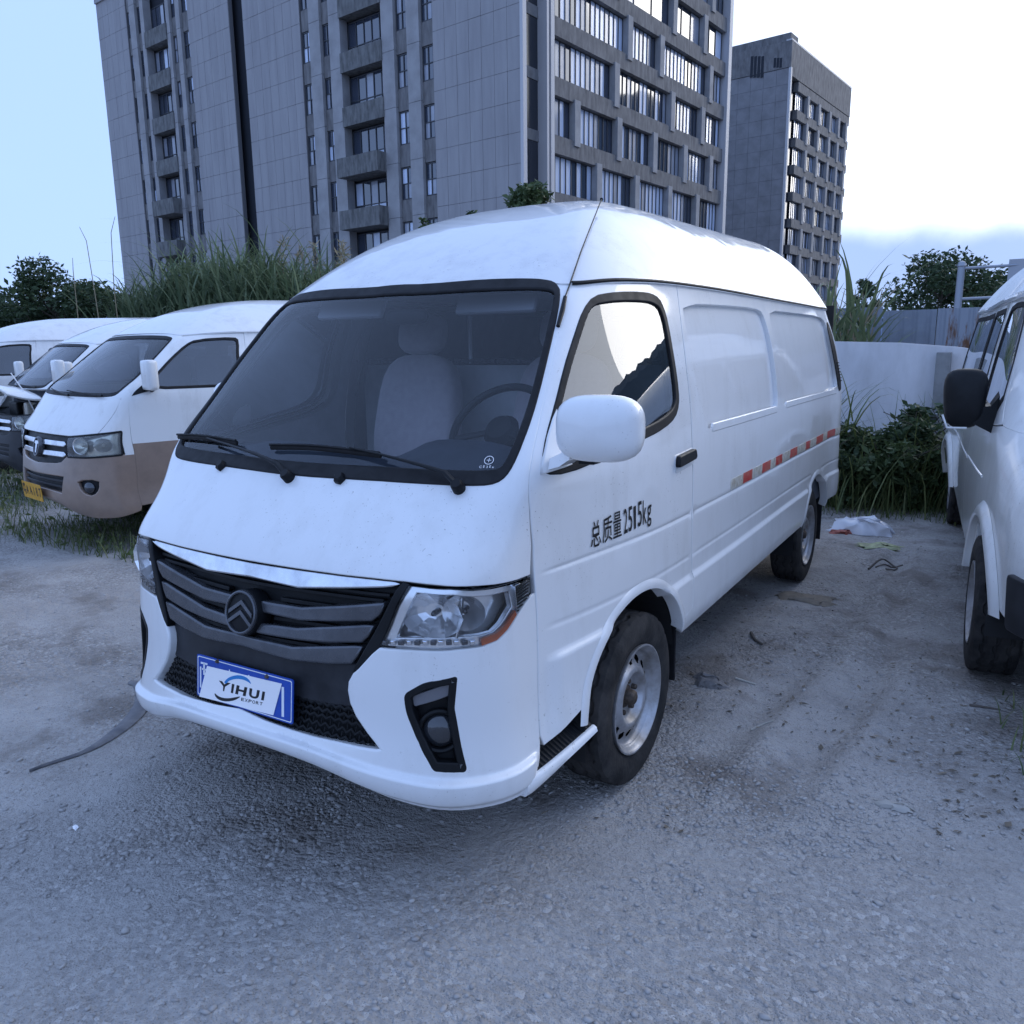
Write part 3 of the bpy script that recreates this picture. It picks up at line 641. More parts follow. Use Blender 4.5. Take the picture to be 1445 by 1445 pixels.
# wheels and mud flaps
FWY, RWY = .725, 3.793
add_wheel(van, (.915, FWY, .325), 1, steer=-.035); add_wheel(van, (-.915, FWY, .325), -1, steer=-.035)
add_wheel(van, (.915, RWY, .325), 1); add_wheel(van, (-.915, RWY, .325), -1)
for s_ in (1, -1):
    m_ = MB(); m_.box((s_*.80, 1.135, .405), (.22, .014, .32), ch=.004); m_.build('mud_flap', M_RUBBER, van)
    m_ = MB(); m_.box((s_*.80, 4.225, .385), (.24, .014, .36), ch=.004); m_.build('mud_flap', M_RUBBER, van)
# underside
m_ = MB(); m_.box((0, 2.3, .45), (1.22, 4.9, .06)); m_.box((.45, 2.4, .38), (.10, 4.2, .10)); m_.box((-.45, 2.4, .38), (.10, 4.2, .10)); m_.box((0, .725, .30), (1.5, .12, .10)); m_.box((0, 3.793, .32), (1.5, .13, .13)); m_.box((.0, .35, .30), (.9, .55, .16))
m_.box((0, 2.45, .485), (1.82, 2.5, .02)); m_.box((0, 4.5, .50), (1.8, .45, .02))
m_.build('chassis', M_DARKIN, van)
m_ = MB(); m_.tube([(.62, 2.2, .36), (.62, 2.9, .33), (.60, 3.1, .40)], .03, 10); m_.tube([(.78, 1.62, .46), (.785, 1.63, .36)], .008, 6); m_.tube([(.80, 2.15, .46), (.80, 2.15, .37)], .007, 6); m_.build('exhaust_pipe', M_NUT, van, smooth=True)
# --- roof: a shell rising from the drip rail
def roof_mesh(name, material, H=.462, pp=2.67, qq=1.0, ys=2.23, ye=4.02, hr=.03, over=.012, S_=S, nt=34, VM=1.847, zref=1.88, M=None):
    us = S_.U; side = ss(.80, 1.15, np.abs(us))[:, None]
    P0, N0 = S_.ev(np.stack([us, VM + .010*side[:, 0]], 1))
    out = N0.copy(); out[:, 2] = 0; out /= np.linalg.norm(out, axis=1)[:, None]
    P0 = P0 + out*(over*side) + N0*(.004*(1 - side))
    T_ = np.concatenate([[0, .004, .010, .02], np.linspace(.035, 1, nt)])
    Y = np.clip(P0[:, 1], ys, ye); rings = []
    for t in T_:
        A = P0.copy(); A[:, 0] = P0[:, 0]*(1 - t); A[:, 1] = P0[:, 1]*(1 - t) + Y*t
        prof = (1 - (1 - t)**pp)**qq
        zt = zref + H + (A[:, 1] - 2.5)*hr
        A[:, 2] = P0[:, 2] + (zt - P0[:, 2])*prof
        rings.append(A)
    low = P0 - np.array((0, 0, .012))*side - N0*(.006*(1 - side)); low2 = low - N0*.018
    R_ = np.array([low2, low] + rings); n = R_.shape[1]
    v = R_.reshape(-1, 3); f = [(i*n + k, i*n + (k + 1), (i + 1)*n + (k + 1), (i + 1)*n + k) for i in range(len(R_) - 1) for k in range(n - 1)]
    if M is not None: v = v @ np.array(M)[:3, :3].T + np.array(M)[:3, 3]
    me = mesh(name, v, f, material, smooth=True); me.set_sharp_from_angle(angle=math.radians(50)); return me, R_
rm, RR = roof_mesh('roof', M_ROOF)
roof = obj('roof', rm, van)
for T in (1, -1):
    us = np.linspace(.985, 5.62, 120)*T; P_, N_ = S.ev(np.stack([us, np.full(len(us), 1.850)], 1), .006)
    m_ = MB(); m_.tube(P_, .0075, 8); m_.build('drip_rail', M_RUBBER, roof, smooth=True)
# ------------------------------------------------------------------ van front: bumper, grille, lamps, plate
v_lip = float(S.hit(333, 1003)[1]); v_hl = S.trace([(752, 838)])[0]
hl_bot = S.trace([(753, 838), (743, 853), (732, 870), (719, 891), (703, 907), (681, 915.5), (648, 919.5), (593, 921), (550, 919)])
op = S.trace([(536, 918), (526, 925), (513, 939), (500, 953), (494, 964), (493, 975), (496, 992), (504, 1010), (520, 1033), (538, 1056), (541, 1061)])
lip_top = S.trace([(530, 1062), (505, 1058), (480, 1052), (440, 1043), (410, 1034), (370, 1020)])
b_half = np.concatenate([[(0, VMIN), (.30, VMIN), (.56, VMIN), (.71, VMIN), (.845, VMIN), (U_DF - .004, VMIN), (U_DF - .004, v_hl[1] - .006)], hl_bot[1:], op, lip_top, [(0, v_lip)]])
bumper_loop = np.concatenate([b_half, mir(b_half)[1:-1]])
fog = rounded(S.trace([(643, 957), (600, 965), (572, 981), (575, 1006), (593, 1050), (613, 1086), (657, 1087), (648, 1050), (639, 1000)])[::-1], [.004, .02, .012, .02, .02, .006, .006, .006, .006][::-1])
bumper = S.panel('front_bumper', [bumper_loop, inset(fog, .002), mir(inset(fog, .002))], M_WHITE, van, depth=.05, bev=.007, vlines=BLINES)
# recessed centre: dark backing, satin bars, chrome strip, band, mesh
hl_in = S.trace([(533, 914), (553, 869), (575, 824)])
back_half = np.concatenate([[(0, v_lip - .03)], lip_top[::-1] - [0, .02], op[::-1] + [.012, 0], hl_in + [.002, 0], [hood_low[3]], hood_low[2:0:-1], [(0, .972)]])
grille = S.panel('grille', [np.concatenate([back_half, mir(back_half)[1:-1]])], M_BLACK, van, off=-.055, depth=0)
side_fr = S.trace([(575, 824), (568, 823), (522, 906), (497, 950), (506, 944), (533, 914)])
both(lambda T, s_: S.panel('grille_frame', [T(side_fr[::-1])], M_BLACK, grille, off=-.002, depth=.05, bev=.004))
def sbar(pts, name, m_, off, depth, centre=None, bev=.004, parent=None):
    L = S.trace(pts)
    if centre is not None:
        L = np.concatenate([[(0, centre[1])], L, [(0, centre[0])]]); L = np.concatenate([L, mir(L)[1:-1]])
        return [S.panel(name, [L], m_, parent or grille, off=off, depth=depth, bev=bev)]
    return [S.panel(name, [T(L)], m_, parent or grille, off=off, depth=depth, bev=bev) for T in (lambda q: q, mir)]
ch_top = S.trace([(479, 814.5), (520, 819), (561, 823.5)]); ch_bot = S.trace([(540, 826), (479, 827.5), (419, 827.5)])
ch = np.concatenate([[(0, .962)], ch_top, ch_bot, [(0, float(S.hit(338, 809)[1]))]])
S.panel('chrome_strip', [np.concatenate([ch, mir(ch)[1:-1]])], M_CHROME, grille, off=-.004, depth=.04, bev=.005)
def bar_off(k): return lambda q: k + .010*np.cos(np.clip(np.abs(q[:, 0])/.5, 0, 1)*1.4)
sbar([(360, 850.5), (423, 861), (480, 859), (538, 855), (531, 867), (521, 874.5), (460, 874.5), (419, 873), (360, 859.5)], 'grille_bar', M_BAR, -.006, .045, bev=.006)
sbar([(360, 882), (416, 890), (470, 888), (522, 885.5), (515, 897), (507, 904.5), (460, 904.5), (419, 901), (360, 891)], 'grille_bar', M_BAR, -.006, .045, bev=.006)
b3 = S.trace([(409, 916.5), (460, 916), (506, 915), (499, 926), (492, 934.5), (460, 934.5), (410, 930)])
b3 = np.concatenate([[(0, float(S.hit(340, 899)[1]))], b3, [(0, float(S.hit(340, 909)[1]))]])
S.panel('grille_bar', [np.concatenate([b3, mir(b3)[1:-1]])], M_BAR, grille, off=-.006, depth=.045, bev=.006)
for k, (v0, u0, u1) in enumerate(((.925, .0, .52), (.905, .0, .50), (.868, .12, .48), (.845, .12, .47), (.810, .10, .45), (.786, .10, .44), (.760, 0, .42), (.745, 0, .41))):
    L = np.array([(u0, v0 - .004), (u1, v0 - .001), (u1, v0 + .005), (u0, v0 + .004)])
    for T in (lambda q: q, mir): S.panel('grille_slat', [T(L)], M_BLACK, grille, off=-.030, depth=.02, bev=.002)
bd = np.concatenate([[(0, float(S.hit(342, 911)[1]))], S.trace([(410, 932), (460, 939), (492, 944), (497, 953), (491, 966), (490, 980), (497, 1000), (460, 996), (425, 990)]), [(0, float(S.hit(337, 958)[1]))]])
band = S.panel('bumper_band', [np.concatenate([bd, mir(bd)[1:-1]])[::-1]], M_BAND, van, off=-.030, depth=.05, bev=.010)
# lower mesh of small hexagon-like cells
v_m0, v_m1 = v_lip - .03, float(S.hit(440, 994)[1]) + .01
mm = MB(); cell = .030; nr = int((v_m1 - v_m0)/.017) + 1; mouth = np.concatenate([back_half, mir(back_half)[1:-1]])
for r in range(nr):
    v0 = v_m0 + r*.017; pts = []
    us = np.arange(-.55, .5501, cell/2)
    q = np.stack([us, v0 + .0040*(((np.arange(len(us)) + r) % 2)*2 - 1)], 1); q = q[in_poly([mouth], q[:, 0], q[:, 1])]
    if len(q) > 2: mm.tube(S.ev(q, -.032)[0], .0028, 5, flat=2.2)
    if r < nr - 1:
        u2 = np.arange(-.55, .5501, cell) + (cell/2 if r % 2 else 0)
        u2 = u2[in_poly([mouth], u2, np.full(len(u2), v0 + .008))]
        for u_ in u2: mm.tube(S.ev(np.array([(u_, v0 + .003), (u_, v0 + .014)]), -.034)[0], .0024, 5)
tag(mm.build('lower_mesh', M_BLACK, van, smooth=True), kind='stuff')
# round badge with two chevrons
em = S.hit(340.5, 863); em[0] = 0; FE = S.frame(em, .006)
m_ = MB(); m_.lathe([(.0, .006), (.058, .006), (.072, .003), (.074, -.012), (.074, -.05)], 48, axis='z'); badge = m_.build('badge', M_BLACK, van, smooth=True, m=FE)
m_ = MB(); m_.lathe([(.0595, .005), (.0605, .012), (.064, .014), (.0685, .012), (.0700, .005)], 48, axis='z'); m_.build('badge_ring', M_BAR, badge, smooth=True, m=FE)
for dz in (.018, -.014):
    m_ = MB()
    P_ = [(-.052, dz - .028), (-.052, dz - .015), (0, dz + .022), (.052, dz - .015), (.052, dz - .028), (0, dz + .008)]
    clip = [(max(-.0615, min(.0615, x)), max(-.0615, min(.0615, y))) for x, y in P_]
    m_.prism(clip, 2, .004, .0115); m_.build('chevron', M_BAR, badge, m=FE)
# --- number plate with a white card over it
PL_C = np.array((0, -.3205, .573)); PL_T = math.atan2(.015, .142)
PLM = Matrix.Translation(PL_C) @ Matrix.Rotation(math.pi/2 - PL_T, 4, 'X')
PN = np.array(PLM.to_3x3() @ Vector((0, 0, 1)))
def on_plate(px, py, off=0.):
    d = ray(px, py); o = PL_C + PN*off; return CAM + d*((o - CAM) @ PN)/(d @ PN)
def plate_local(px, py): return np.array(PLM.inverted() @ Vector(on_plate(px, py)))
r1 = lambda x, y: (160 + x/4.516, 700 + y/4.516)               # enlarged view to photo pixels
def plate_poly(pts, z0, z1, name, m_, parent): 
    b = MB(); b.prism([tuple(plate_local(*p)[:2]) for p in pts], 2, z0, z1); return b.build(name, m_, parent, m=PLM)
m_ = MB(); rr = rounded([(-.22, -.07), (.22, -.07), (.22, .07), (-.22, .07)], .008, 4); m_.prism([tuple(p) for p in rr], 2, -.004, .0); plate = m_.build('number_plate', M_PLATEBLUE, van, m=PLM)
ro, ri = rounded([(-.2155, -.0655), (.2155, -.0655), (.2155, .0655), (-.2155, .0655)], .007, 4), rounded([(-.2125, -.0625), (.2125, -.0625), (.2125, .0625), (-.2125, .0625)], .006, 4)
m_ = MB(); n_ = len(ro); m_.add([(*p, .0008) for p in ro] + [(*p, .0008) for p in ri], [(k, (k + 1) % n_, n_ + (k + 1) % n_, n_ + k) for k in range(n_)]); m_.build('plate_border', M_PLATEWHITE, plate, m=PLM)
for pts in ([(1073, 1215), (1088, 1218), (1088, 1408), (1073, 1404)], [(553, 1085), (561, 1087), (561, 1220), (553, 1218)], [(558, 1055), (600, 1066), (600, 1078), (558, 1067)], [(574, 1066), (584, 1068), (584, 1140), (574, 1138)], [(566, 1096), (598, 1104), (596, 1114), (566, 1106)], [(738, 1105), (744, 1106), (742, 1118), (736, 1117)], [(860, 1140), (868, 1142), (866, 1150), (858, 1148)]):
    plate_poly([r1(*p) for p in pts], 0, .0009, 'plate_mark', M_PLATEWHITE, plate)
for p in ((665, 1053), (980, 1150)):
    q = plate_local(*r1(*p)); m_ = MB(); m_.lathe([(0, .008), (.004, .008), (.006, .004), (.0075, .0)], 10, axis='z', c=tuple(q)); m_.build('plate_bolt', M_NUT, plate, m=PLM)
card_q = [r1(550, 1276), r1(1022, 1396), r1(1076, 1195), r1(600, 1082)]
card = plate_poly(card_q, .0012, .0022, 'card', M_CARD, plate)
def text_quad(body, quad, name, m_, parent, bold=.0, z=.0026):
    me = text_mesh(name, body, .1, m_, bold=bold); co = np.array([v.co[:] for v in me.vertices]); lo, hi = co.min(0), co.max(0)
    Q = [plate_local(*r1(*p))[:2] for p in quad]                # TL TR BR BL
    for v in me.vertices:
        s_, t_ = (v.co.x - lo[0])/(hi[0] - lo[0]), (v.co.y - lo[1])/(hi[1] - lo[1])
        p = (1 - t_)*((1 - s_)*Q[3] + s_*Q[2]) + t_*((1 - s_)*Q[0] + s_*Q[1]); v.co = (p[0], p[1], z)
    return obj(name, me, parent, PLM)
for body, q in (('Y', [(676, 1174), (752, 1192), (722, 1246), (690, 1238)]), ('I', [(760, 1195), (776, 1199), (766, 1256), (752, 1252)]), ('H', [(790, 1203), (858, 1219), (846, 1275), (780, 1259)]), ('U', [(872, 1222), (938, 1238), (926, 1296), (866, 1280)]), ('I', [(954, 1243), (971, 1247), (962, 1302), (945, 1298)])):
    text_quad(body, q, 'card_letter', M_INK, card, bold=.04)
for k, ch_ in enumerate('EXPORT'):
    x0 = 820 + k*23.5; y0 = 1283 + k*5.4; text_quad(ch_, [(x0, y0), (x0 + 19, y0 + 4.4), (x0 + 16, y0 + 24), (x0 - 3, y0 + 19.6)], 'card_letter', M_INK, card, bold=.02)
plate_poly([r1(*p) for p in chaikin([(708, 1186), (730, 1160), (765, 1144), (805, 1139), (845, 1150), (870, 1170), (884, 1200), (862, 1182), (830, 1168), (795, 1163), (760, 1168), (735, 1180), (722, 1196)], 1)], .0024, .0027, 'card_arc', M_CARDBLUE, card)
plate_poly([r1(*p) for p in chaikin([(646, 1250), (656, 1282), (685, 1302), (730, 1309), (780, 1300), (820, 1274), (780, 1281), (740, 1288), (700, 1285), (668, 1272)], 1)], .0024, .0027, 'card_arc', M_INK, card)
# --- headlamps
hl_out = np.concatenate([S.trace([(576, 825), (637, 831), (670, 834), (693, 832), (728, 824), (751, 816)]), hl_bot[:1] + [-.003, 0], hl_bot[1:-1] + [0, .006], S.trace([(548, 915), (534, 913), (555, 868)])])
hl_loop = hl_out if area2(hl_out) > 0 else hl_out[::-1]
def headlamp(T, sgn):
    L = inset(hl_loop, .003)
    lamp = S.panel('headlamp', [T(L)], M_LENS, van, off=.001, depth=0)
    S.panel('lamp_housing', [T(inset(hl_loop, .002))], M_REFLECTOR, lamp, off=-.095, depth=-.088, bev=.001)
    inner = S.trace([(583, 833), (640, 838), (671, 841), (693, 840), (726, 832), (731, 858), (714, 884), (700, 897), (681, 902), (640, 905), (590, 906), (552, 905), (565, 870)])
    # chrome bezel round the bowls and flat reflector behind
    S.panel('lamp_bezel', [T(inset(hl_loop, .004)), T(inset(inner[::-1] if area2(inner) < 0 else inner, .004))], M_REFLECTOR, lamp, off=-.018, depth=.02, bev=.003)
    S.panel('reflector_plate', [T(inset(hl_loop, .010))], M_REFLECTOR, lamp, off=-.070, depth=0)
    for (px, py), rad, dep in (((612, 873), .088, .060), ((672, 868), .070, .055)):
        uv = T(np.array([S.hit(px, py)]))[0]; P_, N_ = S.ev(np.array([uv]), -.072)
        z = Vector((0, -1, 0)) + Vector(N_[0])*.8; z.normalize(); Q = z.to_track_quat('Z', 'Y').to_matrix().to_4x4()
        m_ = MB(); pr = [(r_*rad, dep*(r_**1.6)) for r_ in (0, .2, .4, .6, .8, .93, 1.)]; m_.lathe(pr, 11 if px < 650 else 28, axis='z')
        bowl = m_.build('reflector_bowl', M_REFLECTOR, lamp, smooth=px > 650, m=Matrix.Translation(P_[0] - np.array(z)*.006) @ Q @ Matrix.Diagonal((1.15 if px < 650 else .9, .78, 1, 1)))
        m_ = MB(); m_.lathe([(0, .046), (.006, .044), (.009, .036), (.009, .004)], 12, axis='z'); m_.build('bulb', M_BAR, bowl, smooth=True, m=Matrix.Translation(P_[0] - np.array(z)*.004) @ Q)
    # divider between the two bowls
    d0, d1 = S.hit(655, 845), S.hit(646, 903)
    m_ = MB(); m_.tube(S.ev(T(np.array([d0, (d0 + d1)/2 + [.003, 0], d1])), -.022)[0], .006, 8); m_.build('lamp_divider', M_CHROME, lamp, smooth=True)
    for k in range(12):
        uv = S.hit(541 + k*11.6, 908.0 + .5*math.sin(k*.3)); fr = S.frame(T(np.array([uv]))[0], -.010)
        m_ = MB(); m_.box((0, 0, 0), (.017, .014, .010), ch=.003); m_.box((.006, .002, .005), (.004, .012, .004)); m_.build('led_cell', M_CHROME if k % 2 else M_BAR, lamp, m=fr)
    am = S.trace([(681, 903), (702, 895), (718, 880), (729, 863), (731, 869), (719, 888), (703, 903), (682, 911)])
    S.panel('amber_lens', [T(am if area2(am) > 0 else am[::-1])], M_AMBER, lamp, off=-.004, depth=.012, bev=.002)
    rb = S.trace([(730, 827), (750, 819), (751, 836), (733, 865)])
    S.panel('side_marker', [T(rb if area2(rb) > 0 else rb[::-1])], M_CHROME, lamp, off=-.008, depth=.01, bev=.001)
    for k in range(9):
        t = k/8.; A_ = np.array((731, 829)) + t*(np.array((733, 863)) - np.array((731, 829))); B_ = A_ + np.array((19, -13.5))*(1 - .35*t)
        try: q = S.trace([A_, (A_ + B_)/2, B_])
        except ValueError: continue
        q[:, 0] = np.minimum(q[:, 0], U_DF - .006)
        m_ = MB(); m_.tube(S.ev(T(q), -.007)[0], .0022, 6); m_.build('marker_rib', M_BLACK, lamp)
    return lamp
both(lambda T, s_: headlamp(T, s_))
# --- fog lamps
def foglamp(T, sgn):
    fl = S.panel('fog_lamp', [T(inset(fog, -.004))], M_BLACK, van, off=-.040, depth=0)
    S.panel('fog_surround', [T(inset(fog, -.001)), T(inset(fog, .010))], M_BLACK, fl, off=.002, depth=.045, bev=.004)
    gr = rounded(S.trace([(581, 985), (634, 967), (633, 983), (583, 998)])[::-1], .004)
    S.panel('fog_reflector', [T(gr if area2(gr) > 0 else gr[::-1])], M_GREYREF, fl, off=-.012, depth=.02)
    uv = S.hit(620, 1036); fr = S.frame(T(np.array([uv]))[0], -.036)
    m_ = MB(); m_.lathe([(.066, .0), (.066, .018), (.060, .022), (.054, .018), (.052, .008)], 36, axis='z'); m_.build('fog_ring', M_BLACK, fl, smooth=True, m=fr)
    m_ = MB(); m_.lathe([(0, .026), (.018, .025), (.034, .021), (.046, .013), (.052, .004)], 32, axis='z'); m_.build('fog_glass', M_FOGGLASS, fl, smooth=True, m=fr)
both(lambda T, s_: foglamp(T, s_))
# --- steps behind the bumper corners
for s_ in (1, -1):
    rings = []; tr = []
    for y in np.linspace(.0, .345, 18):
        t = max(0., (y - .0)/.345); xo = .856 + .068*t**.7; zt = .334 + .050*t; zb = .278 + .078*t
        rings.append([(s_*(xo - .045), y, zb), (s_*(xo - .012), y, zb), (s_*xo, y, (zb + zt)/2 - .006), (s_*(xo - .004), y, zt - .006), (s_*(xo - .014), y, zt), (s_*(xo - .030), y, zt - .004), (s_*(xo - .045), y, zt - .02)])
        tr.append([(s_*(xo - .020), y, zt - .002), (s_*(xo - .10), y, zt + .045), (s_*(xo - .11), y, zt - .03), (s_*(xo - .03), y, zt - .03)])
    m_ = MB(); m_.loft(rings); lipo = m_.build('step_lip', M_WHITE, van, smooth=True, sharp=50)
    m_ = MB(); m_.loft(tr); tread = m_.build('step_tread', M_RUBBER, van)
    for k in range(17):
        y = .065 + k*.0165; t = y/.345; xo = .856 + .068*max(t, 0)**.7; zt = .334 + .050*t
        m_ = MB(); m_.tube([(s_*(xo - .022), y, zt + .001), (s_*(xo - .098), y, zt + .046)], .0035, 6); m_.build('tread_rib', M_BLACK, tread)
    m_ = MB(); m_.box((s_*.80, .20, .36), (.06, .34, .20)); m_.build('step_box', M_DARKIN, van)
# --- reflective tape along the side
t0, t1 = S.hit(1031, 680), S.hit(1188, 602)
wt = [1.05, .85, 1.0, .9, .6, .8, 1.1, .9, 1.2, .7, 1.0, 1.2, .9, 1.1, 1.0]; n_t = 15; us = t0[0] + (t1[0] - t0[0])*np.concatenate([[0], np.cumsum(wt)])/sum(wt)
for k in range(n_t):
    a, b = us[k], us[k + 1]; v0, v1 = .966, 1.016
    L = np.array([(a + .001, v0), (b - .001, v0), (b - .001, v1), (a + .001, v1)])
    if k == 0: L = rounded(L, [.0, .0, .0, .012])
    for T, pa in ((lambda q: q, sides[0]), (mir, sides[1])): S.panel('reflective_tape', [T(L)], M_TAPERED if k % 2 else M_TAPEWHITE, pa, off=.0014, depth=.0012, bev=.0004)
# --- lettering on the door
def lettering(body, quad, parent):
    me = text_mesh('lettering', body, .1, M_INK, bold=.006); co = np.array([v.co[:] for v in me.vertices]); lo, hi = co.min(0), co.max(0)
    Q = S.trace(quad); out = []                                 # TL TR BR BL
    for v in me.vertices:
        s_, t_ = (v.co.x - lo[0])/(hi[0] - lo[0]), (v.co.y - lo[1])/(hi[1] - lo[1])
        out.append((1 - t_)*((1 - s_)*Q[3] + s_*Q[2]) + t_*((1 - s_)*Q[0] + s_*Q[1]))
    P_, _ = S.ev(np.array(out), .0028)
    for v, p in zip(me.vertices, P_): v.co = p
    return obj('lettering', me, parent)
l7 = lambda x, y: (780 + x/7.225, 680 + y/7.225)
for ch_, q in (('总', [(385, 412), (478, 372), (490, 640), (382, 680)]), ('质', [(505, 366), (598, 330), (602, 592), (502, 632)]), ('量', [(612, 318), (690, 288), (698, 546), (612, 582)]),
               ('2', [(718, 280), (754, 264), (757, 515), (722, 531)]), ('5', [(766, 258), (805, 240), (806, 492), (768, 512)]), ('1', [(818, 252), (842, 240), (842, 474), (826, 482)]), ('5', [(862, 206), (902, 188), (902, 440), (864, 462)]), ('k', [(912, 190), (948, 175), (952, 418), (914, 436)]), ('g', [(958, 246), (1000, 226), (1000, 440), (960, 468)])):
    lettering(ch_, [l7(*p) for p in q], doors[0])
# ------------------------------------------------------------------ wipers, mirrors, aerial, cab interior
def px_on_glass(px, py, off): return S.ev(np.array([S.hit(px, py)]), off)[0][0]
for arm, blade in (([(409, 675), (400, 663), (372, 649), (330, 634), (300, 624)], [(256, 619), (290, 620), (338, 628)]), ([(648, 690), (634, 676), (600, 665), (545, 649), (500, 638)], [(386, 634), (450, 635), (540, 646)])):
    A_ = [px_on_glass(*p, o) for p, o in zip(arm, (.018, .035, .035, .030, .026))]
    m_ = MB(); m_.tube(A_, [.012, .011, .008, .006, .005], 8, flat=.7); P0 = A_[0]
    w_ = m_.build('wiper', M_BLACK, van, smooth=True)
    fr = S.frame(S.hit(*arm[0]), 0); m_ = MB(); m_.lathe([(0, .034), (.014, .034), (.019, .028), (.021, -.008)], 16, axis='z'); m_.build('wiper_pivot', M_BLACK, w_, smooth=True, m=fr)
    B_ = [px_on_glass(*p, o) for p, o in zip(blade, (.012, .014, .012))]; B_ = chaikin(B_, 2, False)
    m_ = MB(); m_.tube(B_, .006, 6, flat=1.6); m_.tube(np.array(B_) + [0, -.006, .010], .0045, 6); m_.build('wiper_blade', M_RUBBER, w_, smooth=True)
for p in ((313, 659), (480, 677)):
    q = S.hit(*p); fr = S.frame(q, 0); m_ = MB(); m_.loft([[(x*sx, y*sx + dy, z) for x, y in ((-.020, .008), (-.012, -.014), (.010, -.018), (.020, .002), (.012, .018), (-.008, .020))] for z, sx, dy in ((-.002, 1.05, 0), (.012, 1., 0), (.020, .7, .004))]); m_.build('washer_nozzle', M_BLACK, van, smooth=True, m=fr)
# aerial on the pillar
base = [px_on_glass(*p, .006) for p in ((787, 462), (793, 440), (797, 421))]
m_ = MB(); m_.tube(base, [.007, .009, .007], 8); ae = m_.build('aerial', M_BLACK, van, smooth=True)
tip = np.array(on_plane(845, 297, 1, .80))
def roof_top(px, py, off=.02):
    bv = BVHTree.FromPolygons([tuple(v.co) for v in roof.data.vertices], [tuple(p.vertices) for p in roof.data.polygons]); r_ = bv.ray_cast(Vector(CAM), Vector(ray(px, py))); return np.array(r_[0]) + np.array(r_[1])*off
rod = [base[-1], roof_top(802, 402, .012), roof_top(818, 362, .020), roof_top(833, 325, .030), roof_top(845, 297, .045)]
m_ = MB(); m_.tube(rod, .0028, 6); m_.lathe([(0, .008), (.006, .005), (.007, 0), (.005, -.006), (0, -.009)], 8, axis='z', c=tuple(rod[-1])); m_.build('aerial_rod', M_BLACK, ae, smooth=True)
# mirrors
def mirror(sgn):
    c = np.array((1.018, .135, 1.393)) if sgn > 0 else np.array((-.93, .50, 1.405)); hx, hz = (.124, .094) if sgn > 0 else (.070, .085)
    def fn(q):
        e = 3.2; r_ = (abs(q[0])**e + abs(q[2])**e + 1e-9)**(-1/e) if (abs(q[0]) + abs(q[2])) > 1e-6 else 0
        m = math.sqrt(q[0]**2 + q[2]**2); x, z = (q[0]*r_*m*hx, q[2]*r_*m*hz) if m > 1e-6 else (0, 0)
        y = q[1]; yy = -.075*(-y)**.8 if y < 0 else .035*min(1, y*3)
        return c + np.array((x, yy + sgn*x*.10, z - .012*(x*sgn/hx)**2*0))
    vv, ff = uv_sphere_warp(1, 40, 28, lambda q: fn(np.array((q[0], q[2], q[1]))))
    mb = MB(); mb.add(vv, ff); mi = mb.build('door_mirror', M_WHITE, van, smooth=True, sharp=70)
    mb = MB(); mb.box((c[0], c[1] + .034, c[2]), (hx*1.45, .006, hz*1.4), ch=.002); mb.build('mirror_glass', M_CHROME, mi)
    sail = np.array([S.hit(*p) for p in ((763, 668), (804, 655), (795, 620), (784, 580), (773, 617))]) if True else None
    L = sail if sgn > 0 else mir(sail)
    L = L if area2(L) > 0 else L[::-1]
    mb_ = S.panel('mirror_base', [L], M_WHITE, mi, off=.010, depth=.02, bev=.004)
    a = S.ev(np.array([S.hit(782, 652) + ([0, 0] if sgn > 0 else [.25, .03])])*[sgn, 1], .008)[0][0]; b = c + np.array((-sgn*.075, .01, -hz + .012))
    mb = MB(); mb.loft([[a + np.array((0, u_, w_)) for u_, w_ in ((-.05, -.018), (.06, -.018), (.05, .014), (-.04, .014))], [a*.5 + b*.5 + np.array((0, u_, w_)) for u_, w_ in ((-.045, -.018), (.05, -.018), (.045, .02), (-.035, .02))], [b + np.array((0, u_, w_)) for u_, w_ in ((-.05, -.005), (.03, -.005), (.03, .05), (-.045, .05))]]); mb.build('mirror_arm', M_WHITE, mi, smooth=True, sharp=40)
    mb = MB(); mb.box((c[0] + sgn*.03 - sgn*.07, c[1] + .02, c[2] - hz + .0), (.05, .05, .02), ch=.004); mb.build('mirror_joint', M_BLACK, mi)
    return mi, c
for sg in (1, -1):
    mi, mc = mirror(sg)
# cab: dash, wheel, seats, bulkhead
def blob(name, m_, parent, c, r, e=2.6, M=None, n=28, mm=18, taper=0.):
    c = np.array(c, float); r = np.array(r, float)
    def fn(q):
        k = (abs(q[0])**e + abs(q[1])**e + abs(q[2])**e)**(-1/e); p = q*k*r
        p[0] *= 1 - taper*p[2]/r[2]
        return p
    vv, ff = uv_sphere_warp(1, n, mm, fn); mb = MB(); mb.add(vv, ff)
    MM = Matrix.Translation(c) @ (M if M is not None else Matrix.Identity(4))
    return mb.build(name, m_, parent, smooth=True, sharp=60, m=MM)
d_rings = []
for x in np.linspace(-.80, .80, 33):
    w_ = 1 - .06*(x/.8)**2; hood = .075*math.exp(-((x - .40)/.21)**4); lump = .03*math.exp(-((x + .35)/.30)**4)
    yf = .0 + .105*(x/.78)**2
    d_rings.append([(x, yf + .02, .80), (x, yf + .03, 1.19), (x, yf + .10, 1.215 + .5*lump), (x, yf + .22, 1.225 + lump + .6*hood), (x, yf + .33, 1.235 + lump + hood), (x, yf + .42, 1.215 + lump + hood), (x, yf + .47, 1.12 + lump), (x, yf + .43, .95), (x, yf + .40, .80)])
m_ = MB(); m_.loft(d_rings); dash = m_.build('dashboard', M_DASH, van, smooth=True, sharp=50)
SWM = Matrix.Translation((.44, .56, 1.315)) @ Matrix.Rotation(math.radians(-32), 4, 'X') @ Matrix.Identity(4)
